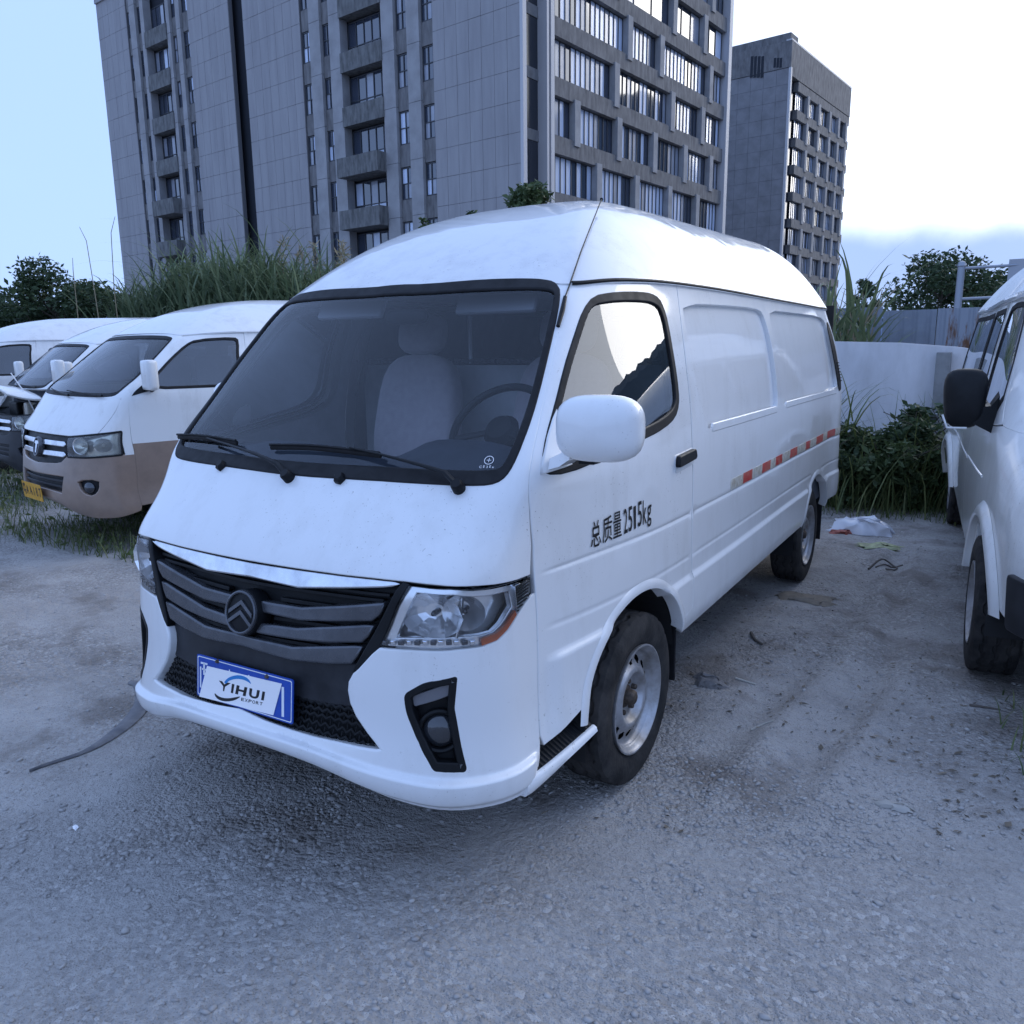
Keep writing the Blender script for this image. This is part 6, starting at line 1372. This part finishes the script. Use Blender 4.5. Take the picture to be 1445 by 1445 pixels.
    Rg = rigid(M); b = MB(); b.box((0, 2.3, .46), (1.6, 4.7, .08)); b.box((0, .62, .40), (1.1, .9, .16)); b.build('chassis', M_DARKIN, root, m=Rg)
    b = MB(); b.box((0, .32, 1.05), (1.5, .45, .34), ch=.06); b.build('dashboard', M_DASH, root, m=Rg)
    for x in (-.4, .4):
        b = MB(); b.box((x, 1.12, 1.28), (.46, .14, .62), ch=.05); st = b.build('seat', M_SEAT, root, m=Rg, smooth=True, sharp=60); b = MB(); b.box((x, 1.16, 1.66), (.26, .11, .16), ch=.04); b.build('headrest', M_SEAT, st, m=Rg, smooth=True, sharp=60)
    b = MB(); b.box((0, 3.9, 1.1), (1.7, .03, 1.2)); b.build('bulkhead', M_DASH, root, m=Rg)
class SurfLocal:
    """top edge of a placed body brought back to its own frame, for the roof builder"""
    def __init__(s, S_, M): s.S = S_; s.U = S_.U; s.Mi = np.array(M.inverted()); s.R = np.array(M.to_3x3().inverted())
    def ev(s, uv, off=0.):
        P_, N_ = s.S.ev(uv, off); P_ = P_ @ s.Mi[:3, :3].T + s.Mi[:3, 3]; N_ = N_ @ s.R.T; return P_, N_/np.linalg.norm(N_, axis=1)[:, None]
def add_wheel_at(root, c, yaw, side): return add_wheel(root, c, 1 if side > 0 else -1, steer=yaw)
# --- the white and brown van
MA = pose(-4.86, 2.10, math.radians(-11.0), 1.045, 1.05, .99)
SA = Surf(XA, UB, VB, fair=3, M=MA)
g_r = SA.hit(95.5, 616); g_b = SA.hit(86, 652); hlt = SA.hit(172, 609); hlb = SA.hit(173, 642); hlb0 = SA.hit(95, 645)
LOOPS = dict(hood_u=float(SA.hit(148, 600)[0]), v_grille_top=float(g_r[1]) + .004, v_bumper_top=float(hlb[1]) - .004, hl_top=[np.array((g_r[0] + .006, g_r[1] - .004)), np.array((hlt[0], hlt[1]))], hl_bot=[np.array((hlb0[0] + .002, hlb0[1])), np.array((hlb[0], hlb[1]))],
    g_low=(float(g_b[0]) - .05, float(SA.hit(74, 653)[1])), slot=(float(SA.hit(90, 686)[0]), float(SA.hit(72, 693)[1]), float(SA.hit(72, 669)[1])), fog=SA.trace([(110, 679), (138, 678), (139, 690), (131, 699), (120, 697), (112, 688)])[::-1])
print('LOOPS', {k: np.round(v, 3).tolist() for k, v in LOOPS.items()})
SPLIT = float(SA.hit(189, 626)[1])
va = thing('minibus', 'white minibus with brown lower body and yellow plate, parked in the weeds', 'van', (-4.86, 2.10, 0))
minibus(SA, MA, va, M_WHITE2, M_BROWN, plate='粤AA187', loops=LOOPS, split_v=SPLIT)
# --- the van with its bonnet up
MB_ = pose(-7.8, 3.24, math.radians(-14.0), 1.0, 1.02, .97)
SB = Surf(XA, UB, VB, fair=3, M=MB_)
vb = thing('minibus', 'white minibus with its bonnet propped open, engine bay showing', 'van', (-7.8, 3.24, 0))
minibus(SB, MB_, vb, M_WHITE2, M_BAND, hood_open=math.radians(66), loops=LOOPS, split_v=.74)
RgB = rigid(MB_)
for nm, c, d, m_ in (('engine_block', (.1, .18, .88), (.5, .28, .30), M_NUT), ('battery', (.5, .10, .98), (.24, .18, .16), M_BLACK), ('air_box', (-.4, .12, .96), (.34, .24, .20), M_BLACK), ('fluid_tank', (.33, .0, 1.0), (.13, .10, .16), M_TAPEWHITE), ('radiator_beam', (0, -.12, .90), (1.2, .05, .07), M_BLACK), ('cooling_fan_box', (0, -.06, .74), (.7, .08, .34), M_DARKIN)):
    b = MB(); b.box(c, d, ch=.02); b.build(nm, m_, vb, m=RgB)
b = MB(); b.tube([RgB @ Vector(p) for p in ((.5, .1, 1.05), (.3, .05, 1.12), (0, .1, 1.08), (-.3, .05, 1.10))], .022, 8); b.build('hose', M_RUBBER, vb, smooth=True)
b = MB(); b.tube([RgB @ Vector(p) for p in ((.62, -.02, .95), (.60, -.10, 1.2), (.55, -.20, 1.42))], .007, 6); b.build('bonnet_stay', M_PLATEWHITE, vb, smooth=True)
# --- a third one beyond
MD = pose(-10.7, 3.6, math.radians(-14.0), 1.05, 1.0, 1.0)
SD = Surf(XA, UB, VB, fair=3, M=MD)
vd = thing('minibus', 'plain white minibus standing behind the one with the open bonnet', 'van', (-10.7, 3.6, 0))
minibus(SD, MD, vd, M_WHITE3, None, loops=LOOPS, split_v=.74)
# --- the van on the right: another make, seen along its side
XR = np.array([
 [(0, .03, .42), (.50, .05, .42), (.78, .12, .42), (.87, .25, .42), (.91, .50, .42), (.97, 1.0, .42), (.975, 2.0, .42), (.975, 4.0, .42), (.97, 5.2, .42), (.90, 5.36, .42), (0, 5.4, .42)],
 [(0, .0, .60), (.50, .02, .60), (.80, .10, .60), (.88, .25, .60), (.925, .50, .60), (.965, 1.0, .60), (.99, 2.0, .60), (.99, 4.0, .60), (.985, 5.2, .60), (.90, 5.36, .60), (0, 5.4, .60)],
 [(0, .02, .85), (.50, .04, .85), (.80, .12, .85), (.885, .28, .85), (.93, .52, .85), (.97, 1.0, .85), (.995, 2.0, .85), (.995, 4.0, .85), (.985, 5.2, .85), (.90, 5.36, .85), (0, 5.4, .85)],
 [(0, .12, 1.02), (.50, .15, 1.02), (.78, .24, 1.02), (.87, .40, 1.02), (.92, .62, 1.03), (.96, 1.02, 1.04), (.985, 2.0, 1.05), (.985, 4.0, 1.05), (.98, 5.2, 1.05), (.90, 5.36, 1.05), (0, 5.4, 1.05)],
 [(0, .52, 1.24), (.48, .55, 1.24), (.72, .62, 1.24), (.82, .74, 1.23), (.91, .92, 1.22), (.945, 1.2, 1.22), (.955, 2.0, 1.22), (.955, 4.0, 1.22), (.95, 5.2, 1.22), (.88, 5.36, 1.22), (0, 5.4, 1.22)],
 [(0, .86, 1.56), (.45, .89, 1.56), (.66, .95, 1.56), (.75, 1.03, 1.56), (.83, 1.17, 1.56), (.875, 1.4, 1.56), (.895, 2.1, 1.56), (.895, 4.0, 1.56), (.89, 5.15, 1.56), (.82, 5.33, 1.56), (0, 5.37, 1.56)],
 [(0, 1.18, 1.86), (.42, 1.21, 1.86), (.60, 1.25, 1.86), (.68, 1.31, 1.86), (.755, 1.43, 1.86), (.80, 1.6, 1.87), (.83, 2.2, 1.88), (.83, 4.0, 1.88), (.825, 5.1, 1.88), (.76, 5.3, 1.88), (0, 5.34, 1.88)]])
UR = [0, .50, .79, .96, 1.22, 1.72, 2.72, 4.72, 5.92, 6.14, 7.04]; VR = [.42, .60, .85, 1.04, 1.23, 1.56, 1.87]
MR = pose(2.99, 1.72, math.radians(4.4), 1.0, 1.02, 1.0)
SR = Surf(XR, UR, VR, fair=3, M=MR)
vr = thing('panel_van', 'white van with big black door mirror, side windows and a ribbed high roof', 'van', (2.99, 1.72, 0))
def right_van():
    S_ = SR; RG = rigid(MR); ID = lambda q: np.asarray(q, float)
    wc, rc = .93, 4.62
    def ch(y, z, sg=1):
        p = RG @ Vector((sg*1.6, y, z)); d = RG.to_3x3() @ Vector((-sg, 0, 0)); loc, n, i, _ = S_.bvh.ray_cast(p, d)
        if i is None: loc, n, i, _ = S_.bvh.find_nearest(RG @ Vector((sg*.98, y, z)))
        j, k = divmod(i, S_.nu - 1); A = S_.D[j, k]; a, b = S_.D[j, k + 1] - A, S_.D[j + 1, k] - A; x = np.clip(np.linalg.lstsq(np.stack([a, b], 1), np.array(loc) - A, rcond=None)[0], 0, 1)
        return np.array([S_.U[k] + x[0]*(S_.U[k + 1] - S_.U[k]), S_.V[j] + x[1]*(S_.V[j + 1] - S_.V[j])])
    af = np.array([ch(wc + .43*math.cos(math.radians(t)), .35 + .43*math.sin(math.radians(t))) for t in np.linspace(12, 168, 22)])
    ar = np.array([ch(rc + .42*math.cos(math.radians(t)), .35 + .42*math.sin(math.radians(t))) for t in np.linspace(12, 168, 22)])
    us = 1.88; ds = 2.86                                       # door seams in the chart
    for T, sg in ((ID, 1), (mir, -1)):
        wing = np.concatenate([[(0, .98), (0, .46), (.79, .46), (.98, .46), (af[-1, 0] - .002, .46)], af[::-1][:-2], [(us - .004, af[2, 1] + .04), (us - .004, 1.20), (1.30, 1.225), (.9, 1.20), (.5, 1.20), (0, 1.20)]])
        S_.panel('front_wing', [T(wing)], M_WHITE2, vr, depth=.02)
        dwin = chaikin(np.array([(1.42, 1.27), (1.60, 1.58), (1.72, 1.78), (1.85, 1.82), (2.62, 1.82), (2.70, 1.76), (2.74, 1.30), (2.70, 1.27)]), 1)
        dr = np.array([(us, af[2, 1] + .03), (us - .01, .55), (us + .02, .44), (ds, .44), (ds, 1.23), (ds - .04, 1.865), (1.62, 1.865), (1.50, 1.60), (1.33, 1.235), (us, 1.205)])
        d = S_.panel('door', [T(dr), T(inset(dwin, .004))], M_WHITE2, vr, depth=.025)
        S_.panel('window_seal', [T(inset(dwin, -.008)), T(inset(dwin, .014))], M_RUBBER, d, off=.004, depth=.015, bev=.004)
        S_.panel('window_pane', [T(inset(dwin, .01))], M_DARKGLASS, d, off=-.004, depth=0)
        sw1 = rounded(np.array([(3.02, 1.28), (3.9, 1.28), (3.9, 1.81), (3.02, 1.81)]), .07); sw2 = rounded(np.array([(4.0, 1.28), (5.6, 1.28), (5.6, 1.81), (4.0, 1.81)]), .07)
        sp = np.concatenate([[(ds + .008, 1.866), (ds + .008, .44)], [(ar[-1, 0] - .004, .44)], ar[::-1], [(ar[0, 0] + .01, .46), (6.1, .46), (6.1, 1.866)]])
        p = S_.panel('side_panel', [T(sp), T(inset(sw1, .004)), T(inset(sw2, .004))], M_WHITE2, vr, depth=.02)
        for w in (sw1, sw2):
            S_.panel('window_seal', [T(inset(w, -.006)), T(inset(w, .02))], M_RUBBER, p, off=.004, depth=.012, bev=.004); S_.panel('side_window', [T(inset(w, .01))], M_DARKGLASS, p, off=-.003, depth=0)
        S_.panel('rear_door', [T(np.array([(6.105, .46), (7.04, .46), (7.04, 1.866), (6.105, 1.866)]))], M_WHITE3, vr, depth=0)
        for u0, u1, v0, v1 in ((1.90, 2.84, 1.00, .97), (2.88, 5.9, .97, .93)):
            q = np.stack([np.linspace(u0, u1, 14), np.linspace(v0 - .06, v1 - .05, 14)], 1); b = MB(); b.tube(S_.ev(T(q), -.003)[0], .009, 8); b.build('side_moulding', M_WHITE, vr, smooth=True)
        # flared lip over the front wheel
        for cc, nm in ((wc, .43), (rc, .42)):
            rings = []
            for t in np.linspace(8, 172, 36):
                rg = []
                for dr_, of in ((.075, .001), (.05, .022), (.014, .034), (-.003, .028), (-.005, -.05)):
                    q = ch(cc + (nm + max(dr_, 0))*math.cos(math.radians(t)), .35 + (nm + max(dr_, 0))*math.sin(math.radians(t))); rg.append(S_.ev(T(np.array([q])), of)[0][0])
                rings.append(rg)
            b = MB(); b.loft(rings, closed=False, cap=False); b.build('arch_flange', M_WHITE2, vr, smooth=True, sharp=60)
        for cc in (wc, rc):
            b = MB(); b.loft([[(sg*x, cc + .43*math.cos(math.radians(t)), .35 + .43*math.sin(math.radians(t))) for x in (.95, .6)] for t in np.linspace(-5, 185, 22)], closed=False, cap=False); b.build('wheel_housing', M_DARKIN, vr, m=RG)
            b = MB(); b.box((sg*.86, cc + .47, .36), (.22, .012, .30)); b.build('mud_flap', M_RUBBER, vr, m=RG)
        # mirror: big black shell on a stub arm
        c = np.array((sg*1.085, 1.25, 1.335)); hx, hy, hz = .098, .075, .152
        def fn(q):
            e = 3.4; r_ = (abs(q[0])**e + abs(q[2])**e + 1e-9)**(-1/e); m = math.hypot(q[0], q[2]); x, z = (q[0]*r_*m*hx, q[2]*r_*m*hz) if m > 1e-6 else (0, 0); y = q[1]
            return c + np.array((x*(1 + .12*z/hz), (-hy*(-y)**.7 if y < 0 else .03*min(1, y*3)), z))
        b = MB(); b.add(*uv_sphere_warp(1, 32, 22, lambda q: fn(np.array((q[0], q[2], q[1]))))); mi = b.build('door_mirror', M_BLACK, vr, smooth=True, sharp=70, m=RG)
        b = MB(); b.box((c[0], c[1] + .034, c[2]), (hx*1.45, .006, hz*1.45)); b.build('mirror_glass', M_CHROME, mi, m=RG)
        b = MB(); b.loft([[(sg*.93, 1.28 + u_, 1.25 + w_) for u_, w_ in ((-.07, -.10), (.07, -.10), (.06, .12), (-.05, .10))], [(sg*.965, 1.27 + u_, 1.25 + w_) for u_, w_ in ((-.06, -.08), (.05, -.08), (.05, .06), (-.05, .05))], [(sg*1.04, 1.25 + u_, 1.25 + w_) for u_, w_ in ((-.05, -.04), (.03, -.04), (.03, .04), (-.05, .04))]]); b.build('mirror_arm', M_BLACK, mi, m=RG, smooth=True, sharp=40)
        b = MB(); b.tube([(c[0] - sg*.02, c[1] - .05, c[2] - hz + .004), (c[0] + sg*.07, c[1] - .05, c[2] - hz + .004), (c[0] + sg*.096, c[1] - .045, c[2] - hz + .07)], .006, 6); b.build('mirror_trim', M_WHITE2, mi, m=RG, smooth=True)
        for y in (wc, rc): cw_ = RG @ Vector((sg*.985, y*1.02, .34)); add_wheel(vr, tuple(cw_), sg, R_=.34, W_=.215, rim=.2075, steer=math.radians(4.4))
    ws_ = np.array([(0, 1.25), (.5, 1.25), (.80, 1.26), (.9, 1.30), (.94, 1.5), (.95, 1.75), (.9, 1.84), (0, 1.85)]); wl = chaikin(sym(ws_), 1)
    hd = np.array([(0, 1.203), (.5, 1.203), (.9, 1.203), (1.30, 1.229), (1.49, 1.60), (1.61, 1.866), (0, 1.866)]); S_.panel('windscreen_frame', [np.concatenate([hd, mir(hd)[1:-1]]), inset(wl, .004)], M_WHITE2, vr, depth=.02)
    S_.panel('windscreen_seal', [inset(wl, -.004), inset(wl, .02)], M_RUBBER, vr, off=.004, depth=.02); S_.panel('windscreen', [inset(wl, .014)], M_GLASS, vr, off=-.003, depth=0)
    rm_, RR_ = roof_mesh('roof', M_WHITE2, S_=SurfLocal(S_, MR), H=.50, pp=2.6, ys=2.4, ye=4.4, hr=.0, zref=1.90, VM=1.856, M=MR); ro = obj('roof', rm_, vr)
    # ribs running up over the roof sides
    Mi = np.array(MR); n = RR_.shape[1]
    for sg in (1, -1):
        for u_ in np.arange(1.75, 5.8, .16):
            k = int(np.argmin(abs(S_.U - sg*u_))); fcol = np.interp(sg*u_, S_.U, np.arange(n)); i0 = int(fcol); w_ = fcol - i0
            col = RR_[4:, i0]*(1 - w_) + RR_[4:, min(i0 + 1, n - 1)]*w_; col = col[:22] @ Mi[:3, :3].T + Mi[:3, 3]; b = MB(); b.tube(col + [0, 0, .004], .013, 6); b.build('roof_rib', M_WHITE2, ro, smooth=True)
        us_ = np.linspace(1.0, 6.0, 60)*sg; b = MB(); b.tube(S_.ev(np.stack([us_, np.full(60, 1.862)], 1), .012)[0], .016, 8); b.build('drip_rail', M_WHITE3, ro, smooth=True)
    b = MB(); b.box((0, 2.8, .46), (1.6, 5., .08)); b.box((0, .7, .42), (1.2, 1.0, .2)); b.build('chassis', M_DARKIN, vr, m=RG)
    b = MB(); b.box((0, 1.05, 1.0), (1.6, .5, .35), ch=.05); b.build('dashboard', M_DASH, vr, m=RG)
    for x in (-.45, .45):
        b = MB(); b.box((x, 1.95, 1.25), (.48, .15, .7), ch=.05); b.build('seat', M_SEAT, vr, m=RG, smooth=True, sharp=60)
    # cheeks of the front bumper and a lamp, mostly out of the picture
    for T in (ID, mir):
        S_.panel('headlamp', [T(rounded(np.array([(.40, .80), (.78, .80), (.84, .98), (.45, .98)]), .02))], M_LENSDULL, vr, off=.006, depth=.02)
    S_.panel('grille', [rounded(np.array([(-.42, .80), (.42, .80), (.46, .97), (-.46, .97)]), .01)], M_BLACK, vr, off=.006, depth=.02)
    bp_ = S_.panel('front_bumper', [rounded(np.array([(-.98, .44), (.98, .44), (.98, .66), (-.98, .66)]), .02)], M_BAND, vr, off=.022, depth=.03, bev=.008)
    S_.panel('bumper_slot', [rounded(np.array([(-.55, .50), (.55, .50), (.6, .60), (-.6, .60)]), .015)], M_BLACK, bp_, off=.024, depth=.004)
    for a_, b_ in (((.10, 1.235), (-.45, 1.29)), ((.65, 1.24), (.05, 1.29))):
        q = np.linspace(0, 1, 6)[:, None]*(np.array(b_) - np.array(a_)) + np.array(a_); b = MB(); b.tube(S_.ev(q, .025)[0], [.011, .010, .008, .007, .006, .005], 6); b.build('wiper', M_BLACK, vr, smooth=True)
right_van()
# ------------------------------------------------------------------ wall, hoarding, sign frame, litter
M_WALL = mat('white_wall', (.68, .68, .71), .8, var=.15, vscale=3.5, stretch=.35, col2=(.54, .54, .56), bump=.1, bscale=20)
def rusty(name):
    m = bpy.data.materials.new(name); m.use_nodes = True; nt = m.node_tree; nd, ln = nt.nodes, nt.links; b = nd['Principled BSDF']; b.inputs['Roughness'].default_value = .55; b.inputs['Metallic'].default_value = .2
    tc = nd.new('ShaderNodeTexCoord'); mp = nd.new('ShaderNodeMapping'); mp.inputs['Scale'].default_value = (3.4, 1, .55); ln.new(tc.outputs['Object'], mp.inputs['Vector'])
    n = nd.new('ShaderNodeTexNoise'); n.inputs['Scale'].default_value = 1.6; n.inputs['Detail'].default_value = 7; n.inputs['Roughness'].default_value = .7; ln.new(mp.outputs[0], n.inputs['Vector'])
    r = nd.new('ShaderNodeMapRange'); r.inputs['From Min'].default_value = .55; r.inputs['From Max'].default_value = .64; ln.new(n.outputs['Fac'], r.inputs['Value'])
    mx = nd.new('ShaderNodeMix'); mx.data_type = 'RGBA'; mx.inputs['A'].default_value = (.24, .27, .32, 1); mx.inputs['B'].default_value = (.13, .06, .03, 1); ln.new(r.outputs[0], mx.inputs['Factor']); ln.new(mx.outputs['Result'], b.inputs['Base Color']); MATS[name] = m; return m
M_SHEET = mat('grey_sheet', (.21, .24, .29), .5, metal=.2, var=.25, vscale=1.5); M_SHEETR = rusty('rusty_sheet')
wl = thing('boundary_wall', 'plain white wall behind the weeds, below the grey metal hoarding', 'wall', (.4, 8.6, 0))
pts = [(-4.5, 1.66), (-1.0, 1.66), (.2, 1.655), (.9, 1.63), (1.5, 1.575), (2.0, 1.50), (2.25, 1.49), (6.0, 1.49)]
b = MB(); b.prism([(-4.5, -.2), (6.0, -.2)] + pts[::-1], 1, 8.5, 8.7); b.build('wall', M_WALL, wl)
p = on_plane(1327, 560, 1, 8.42); b = MB(); b.box((p[0], 8.42, .74), (.15, .14, 1.56), ch=.01); b.build('pier', mat('grey_concrete', (.26, .27, .28), .85, var=.3, vscale=6), wl)
b = MB()
for dx, dz in ((-.03, 1.49), (.03, 1.47), (0, 1.5)): b.box((p[0] + dx, 8.34, dz), (.02, .02, .02))
q = on_plane(1301, 590, 1, 7.75); mb_ = thing('meter_box', 'small dark metal meter box half hidden in the weeds by the wall', 'box', (q[0], 7.75, 0)); b = MB(); b.box((q[0], 7.75, .55), (.26, .16, .62), ch=.01); b.build('case', mat('box_metal', (.10, .12, .13), .6, var=.3, vscale=8), mb_); b = MB(); b.box((q[0], 7.75, .875), (.30, .20, .03), ch=.006); b.build('lid', mat('box_lid', (.20, .22, .23), .6), mb_)
ho = thing('hoarding', 'grey corrugated metal hoarding with rust streaks, above the white wall', 'fence', (1, 14.5, 0))
def sheet(x0, w, z0, z1, y, m_):
    n = 24; prof = []
    for k in range(n + 1): u = k/n; prof.append((x0 + w*u, y + (.022 if (k % 6) in (2, 3) else 0.)))
    v = [(a, c, z0) for a, c in prof] + [(a, c, z1) for a, c in prof]; mb = MB(); mb.add(v, [(k, k + 1, n + 2 + k, n + 1 + k) for k in range(n)]); o = mb.build('sheet', m_, ho); md = o.modifiers.new('thick', 'SOLIDIFY'); md.thickness = .004
x = -4.4; k = 0; xs = float(on_plane(1264, 440, 1, 14.5)[0])
while x < 9:
    hi = 2.27 if x + .45 < xs else 2.22; sheet(x, .87, .05, hi + .012*math.sin(k*2.1), 14.5 + (.02 if x > xs else 0), M_SHEETR if xs < x < xs + 3.2 else M_SHEET); x += .88; k += 1
for z, h in ((1.50, .06), (.5, .06)): b = MB(); b.box((2.3, 14.44, z), (13.4, .05, h)); b.build('rail', M_JOINT, ho)
for k in range(6): b = MB(); b.box((-4 + k*2.6, 14.58, 1.05), (.07, .07, 2.1)); b.build('post', M_FRAME, ho)
# steel sign frame far behind
p = px_at(1346, 40.); sg_ = thing('sign_frame', 'grey steel pole with two arms and a box sign, behind the trees', 'sign', (p[0], p[1], 0)); zt_ = 1.6149 + (485 - 381)/1138.*40*.87
Mst = mat('galvanised_steel', (.30, .33, .38), .5, metal=.4); b = MB(); b.lathe([(.16, 0), (.14, zt_), (0, zt_)], 12, axis='z', c=(p[0], p[1], 0)); b.build('pole', Mst, sg_, smooth=True, sharp=40)
for dz, ln2 in ((.1, 3.2), (1.35, 3.0)): b = MB(); b.tube([(p[0], p[1], zt_ - dz), (p[0] + ln2, p[1] + .4, zt_ - dz + .06)], .06, 8); b.build('arm', Mst, sg_, smooth=True)
b = MB(); b.box((p[0] + 2.35, p[1] + .3, zt_ - .35), (1.3, .2, 1.05)); b.build('panel', mat('sign_panel', (.34, .36, .40), .5), sg_)
b = MB(); b.lathe([(0, .22), (.13, .16), (.18, 0), (.10, -.1)], 10, axis='z', c=(p[0], p[1], zt_)); b.build('lamp_head', Mst, sg_, smooth=True)
# litter on the yard
def crumple(name, label, cat_, c, size, m_, seed, n=22, flat=.35):
    rr = np.random.default_rng(seed); v = []; f = []
    u, w = [q.ravel() for q in np.meshgrid(np.linspace(-.5, .5, n), np.linspace(-.5, .5, n))]; edge = np.maximum(0, 1 - (abs(u)*2)**4)*np.maximum(0, 1 - (abs(w)*2)**4)
    z = edge*size[2]*(.35 + .9*vnoise(u*5 + seed, w*5., seed) + .5*abs(vnoise(u*11., w*11. + seed, seed + 3) - .5))
    jx, jy = (vnoise(u*6 + 9., w*6., seed + 5) - .5)*.35, (vnoise(u*6., w*6. + 7, seed + 6) - .5)*.35
    v = np.stack([c[0] + (u + jx)*size[0], c[1] + (w + jy)*size[1], gz_many(c[0] + u*size[0], c[1] + w*size[1]) + .002 + z], 1)
    f = [(j*n + i, j*n + i + 1, (j + 1)*n + i + 1, (j + 1)*n + i) for j in range(n - 1) for i in range(n - 1)]
    b = MB(); b.add(v, f); o = b.build(name, m_, None, smooth=True, sharp=35); tag(o, label, cat_); return o
q = on_ground(1212, 748); crumple('plastic_bag', 'crumpled white plastic sack lying behind the rear wheel', 'bag', (q[0] + .02, q[1]), (.46, .24, .11), mat('bag_plastic', (.62, .63, .68), .4, coat=.4), 3)
q = on_ground(1186, 751); crumple('slipper', 'flattened red scrap beside the white plastic sack', 'scrap', (q[0], q[1]), (.17, .12, .03), mat('red_scrap', (.26, .06, .04), .6), 5, n=12)
q = on_ground(1240, 768); crumple('wrapper', 'pale yellow-green wrapper on the mud past the rear wheel', 'wrapper', (q[0], q[1]), (.34, .16, .018), mat('wrapper_green', (.36, .40, .20), .5, var=.6, vscale=18, col2=(.16, .16, .10)), 7, n=14)
q = on_ground(1138, 846); crumple('cardboard', 'torn flat cardboard piece on the mud beside the cargo van', 'cardboard', (q[0], q[1]), (.34, .20, .02), mat('cardboard', (.24, .20, .155), .85, var=.3, vscale=20), 9, n=12)
q = on_ground(1262, 1138); crumple('paper', 'small torn grey paper scrap on the open dirt', 'paper', (q[0], q[1]), (.11, .045, .016), mat('old_paper', (.38, .36, .33), .8), 12, n=10)
q = on_ground(1002, 968); crumple('rag', 'muddy rag scrap on the ground near the front mud flap', 'rag', (q[0], q[1]), (.16, .10, .035), mat('muddy_rag', (.26, .24, .23), .9, var=.5, vscale=30), 15, n=14)
q = on_ground(106, 1168); crumple('paper', 'tiny pale paper scrap on the gravel before the grille', 'paper', (q[0], q[1]), (.030, .02, .006), M_CARD, 16, n=8)
M_TWIG = mat('pale_twig', (.46, .43, .38), .8); M_TWIG2 = mat('dark_twig', (.12, .10, .085), .85)
def twig(pxs, r, m_, label):
    P_ = np.array([(*on_ground(*p)[:2], 0) for p in pxs]); P_ = chaikin(P_, 2, False); P_[:, 2] = [gz(a, b_) + r*.8 for a, b_, _ in P_]; b = MB(); b.tube(P_, np.linspace(r, r*.6, len(P_)), 6); o = b.build('twig', m_, None, smooth=True); tag(o, label, 'twig')
twig([(1038, 961), (1050, 964), (1066, 967)], .006, M_TWIG, 'short pale curved twig beyond the front wheel')
twig([(1060, 1024), (1076, 1021), (1091, 1023)], .005, M_TWIG, 'thin pale twig on the dirt beyond the front tyre')
twig([(1060, 895), (1064, 903), (1076, 910)], .010, M_TWIG2, 'dark bent stick by the cargo van sill')
twig([(1226, 799), (1245, 789), (1272, 798), (1250, 804)], .008, M_TWIG2, 'looped dark twig on the mud between the vans')
twig([(1236, 800), (1255, 797), (1274, 796)], .007, M_TWIG2, 'straight dark twig across the looped one')
twig([(1368, 998), (1395, 1000), (1412, 1003)], .006, M_TWIG2, 'dark twig near the front wheel of the ribbed-roof van')
# a torn strip of rubber trim on the left
st_ = np.array([(*on_ground(*p)[:2], 0.) for p in ((42, 1091), (75, 1078), (110, 1066), (140, 1051), (170, 1030), (192, 1008), (203, 988), (198, 970), (185, 965))]); wd = np.array([.004, .007, .012, .024, .034, .038, .038, .03, .02]); K = np.linspace(0, 1, 9); kk = np.linspace(0, 1, 50)
C_ = hermite(st_, K, kk); W_ = np.interp(kk, K, wd); T_ = np.gradient(C_, axis=0); T_ /= np.linalg.norm(T_, axis=1)[:, None]; Nn = np.stack([-T_[:, 1], T_[:, 0]], 1)
rings = []
for c, w, n_ in zip(C_, W_, Nn):
    z = gz(c[0], c[1]) + .004; rings.append([(c[0] + n_[0]*w*s_, c[1] + n_[1]*w*s_, z + h) for s_, h in ((-1, 0), (-.6, .006), (0, .009), (.6, .005), (1, 0), (.5, -.004), (-.5, -.004))])
b = MB(); b.loft(rings); tag(b.build('rubber_strip', mat('grey_rubber', (.085, .085, .095), .6, var=.6, vscale=12, col2=(.20, .19, .19)), None, smooth=True, sharp=50), 'curved torn grey rubber strip lying on the gravel by the bumper', 'rubber strip')
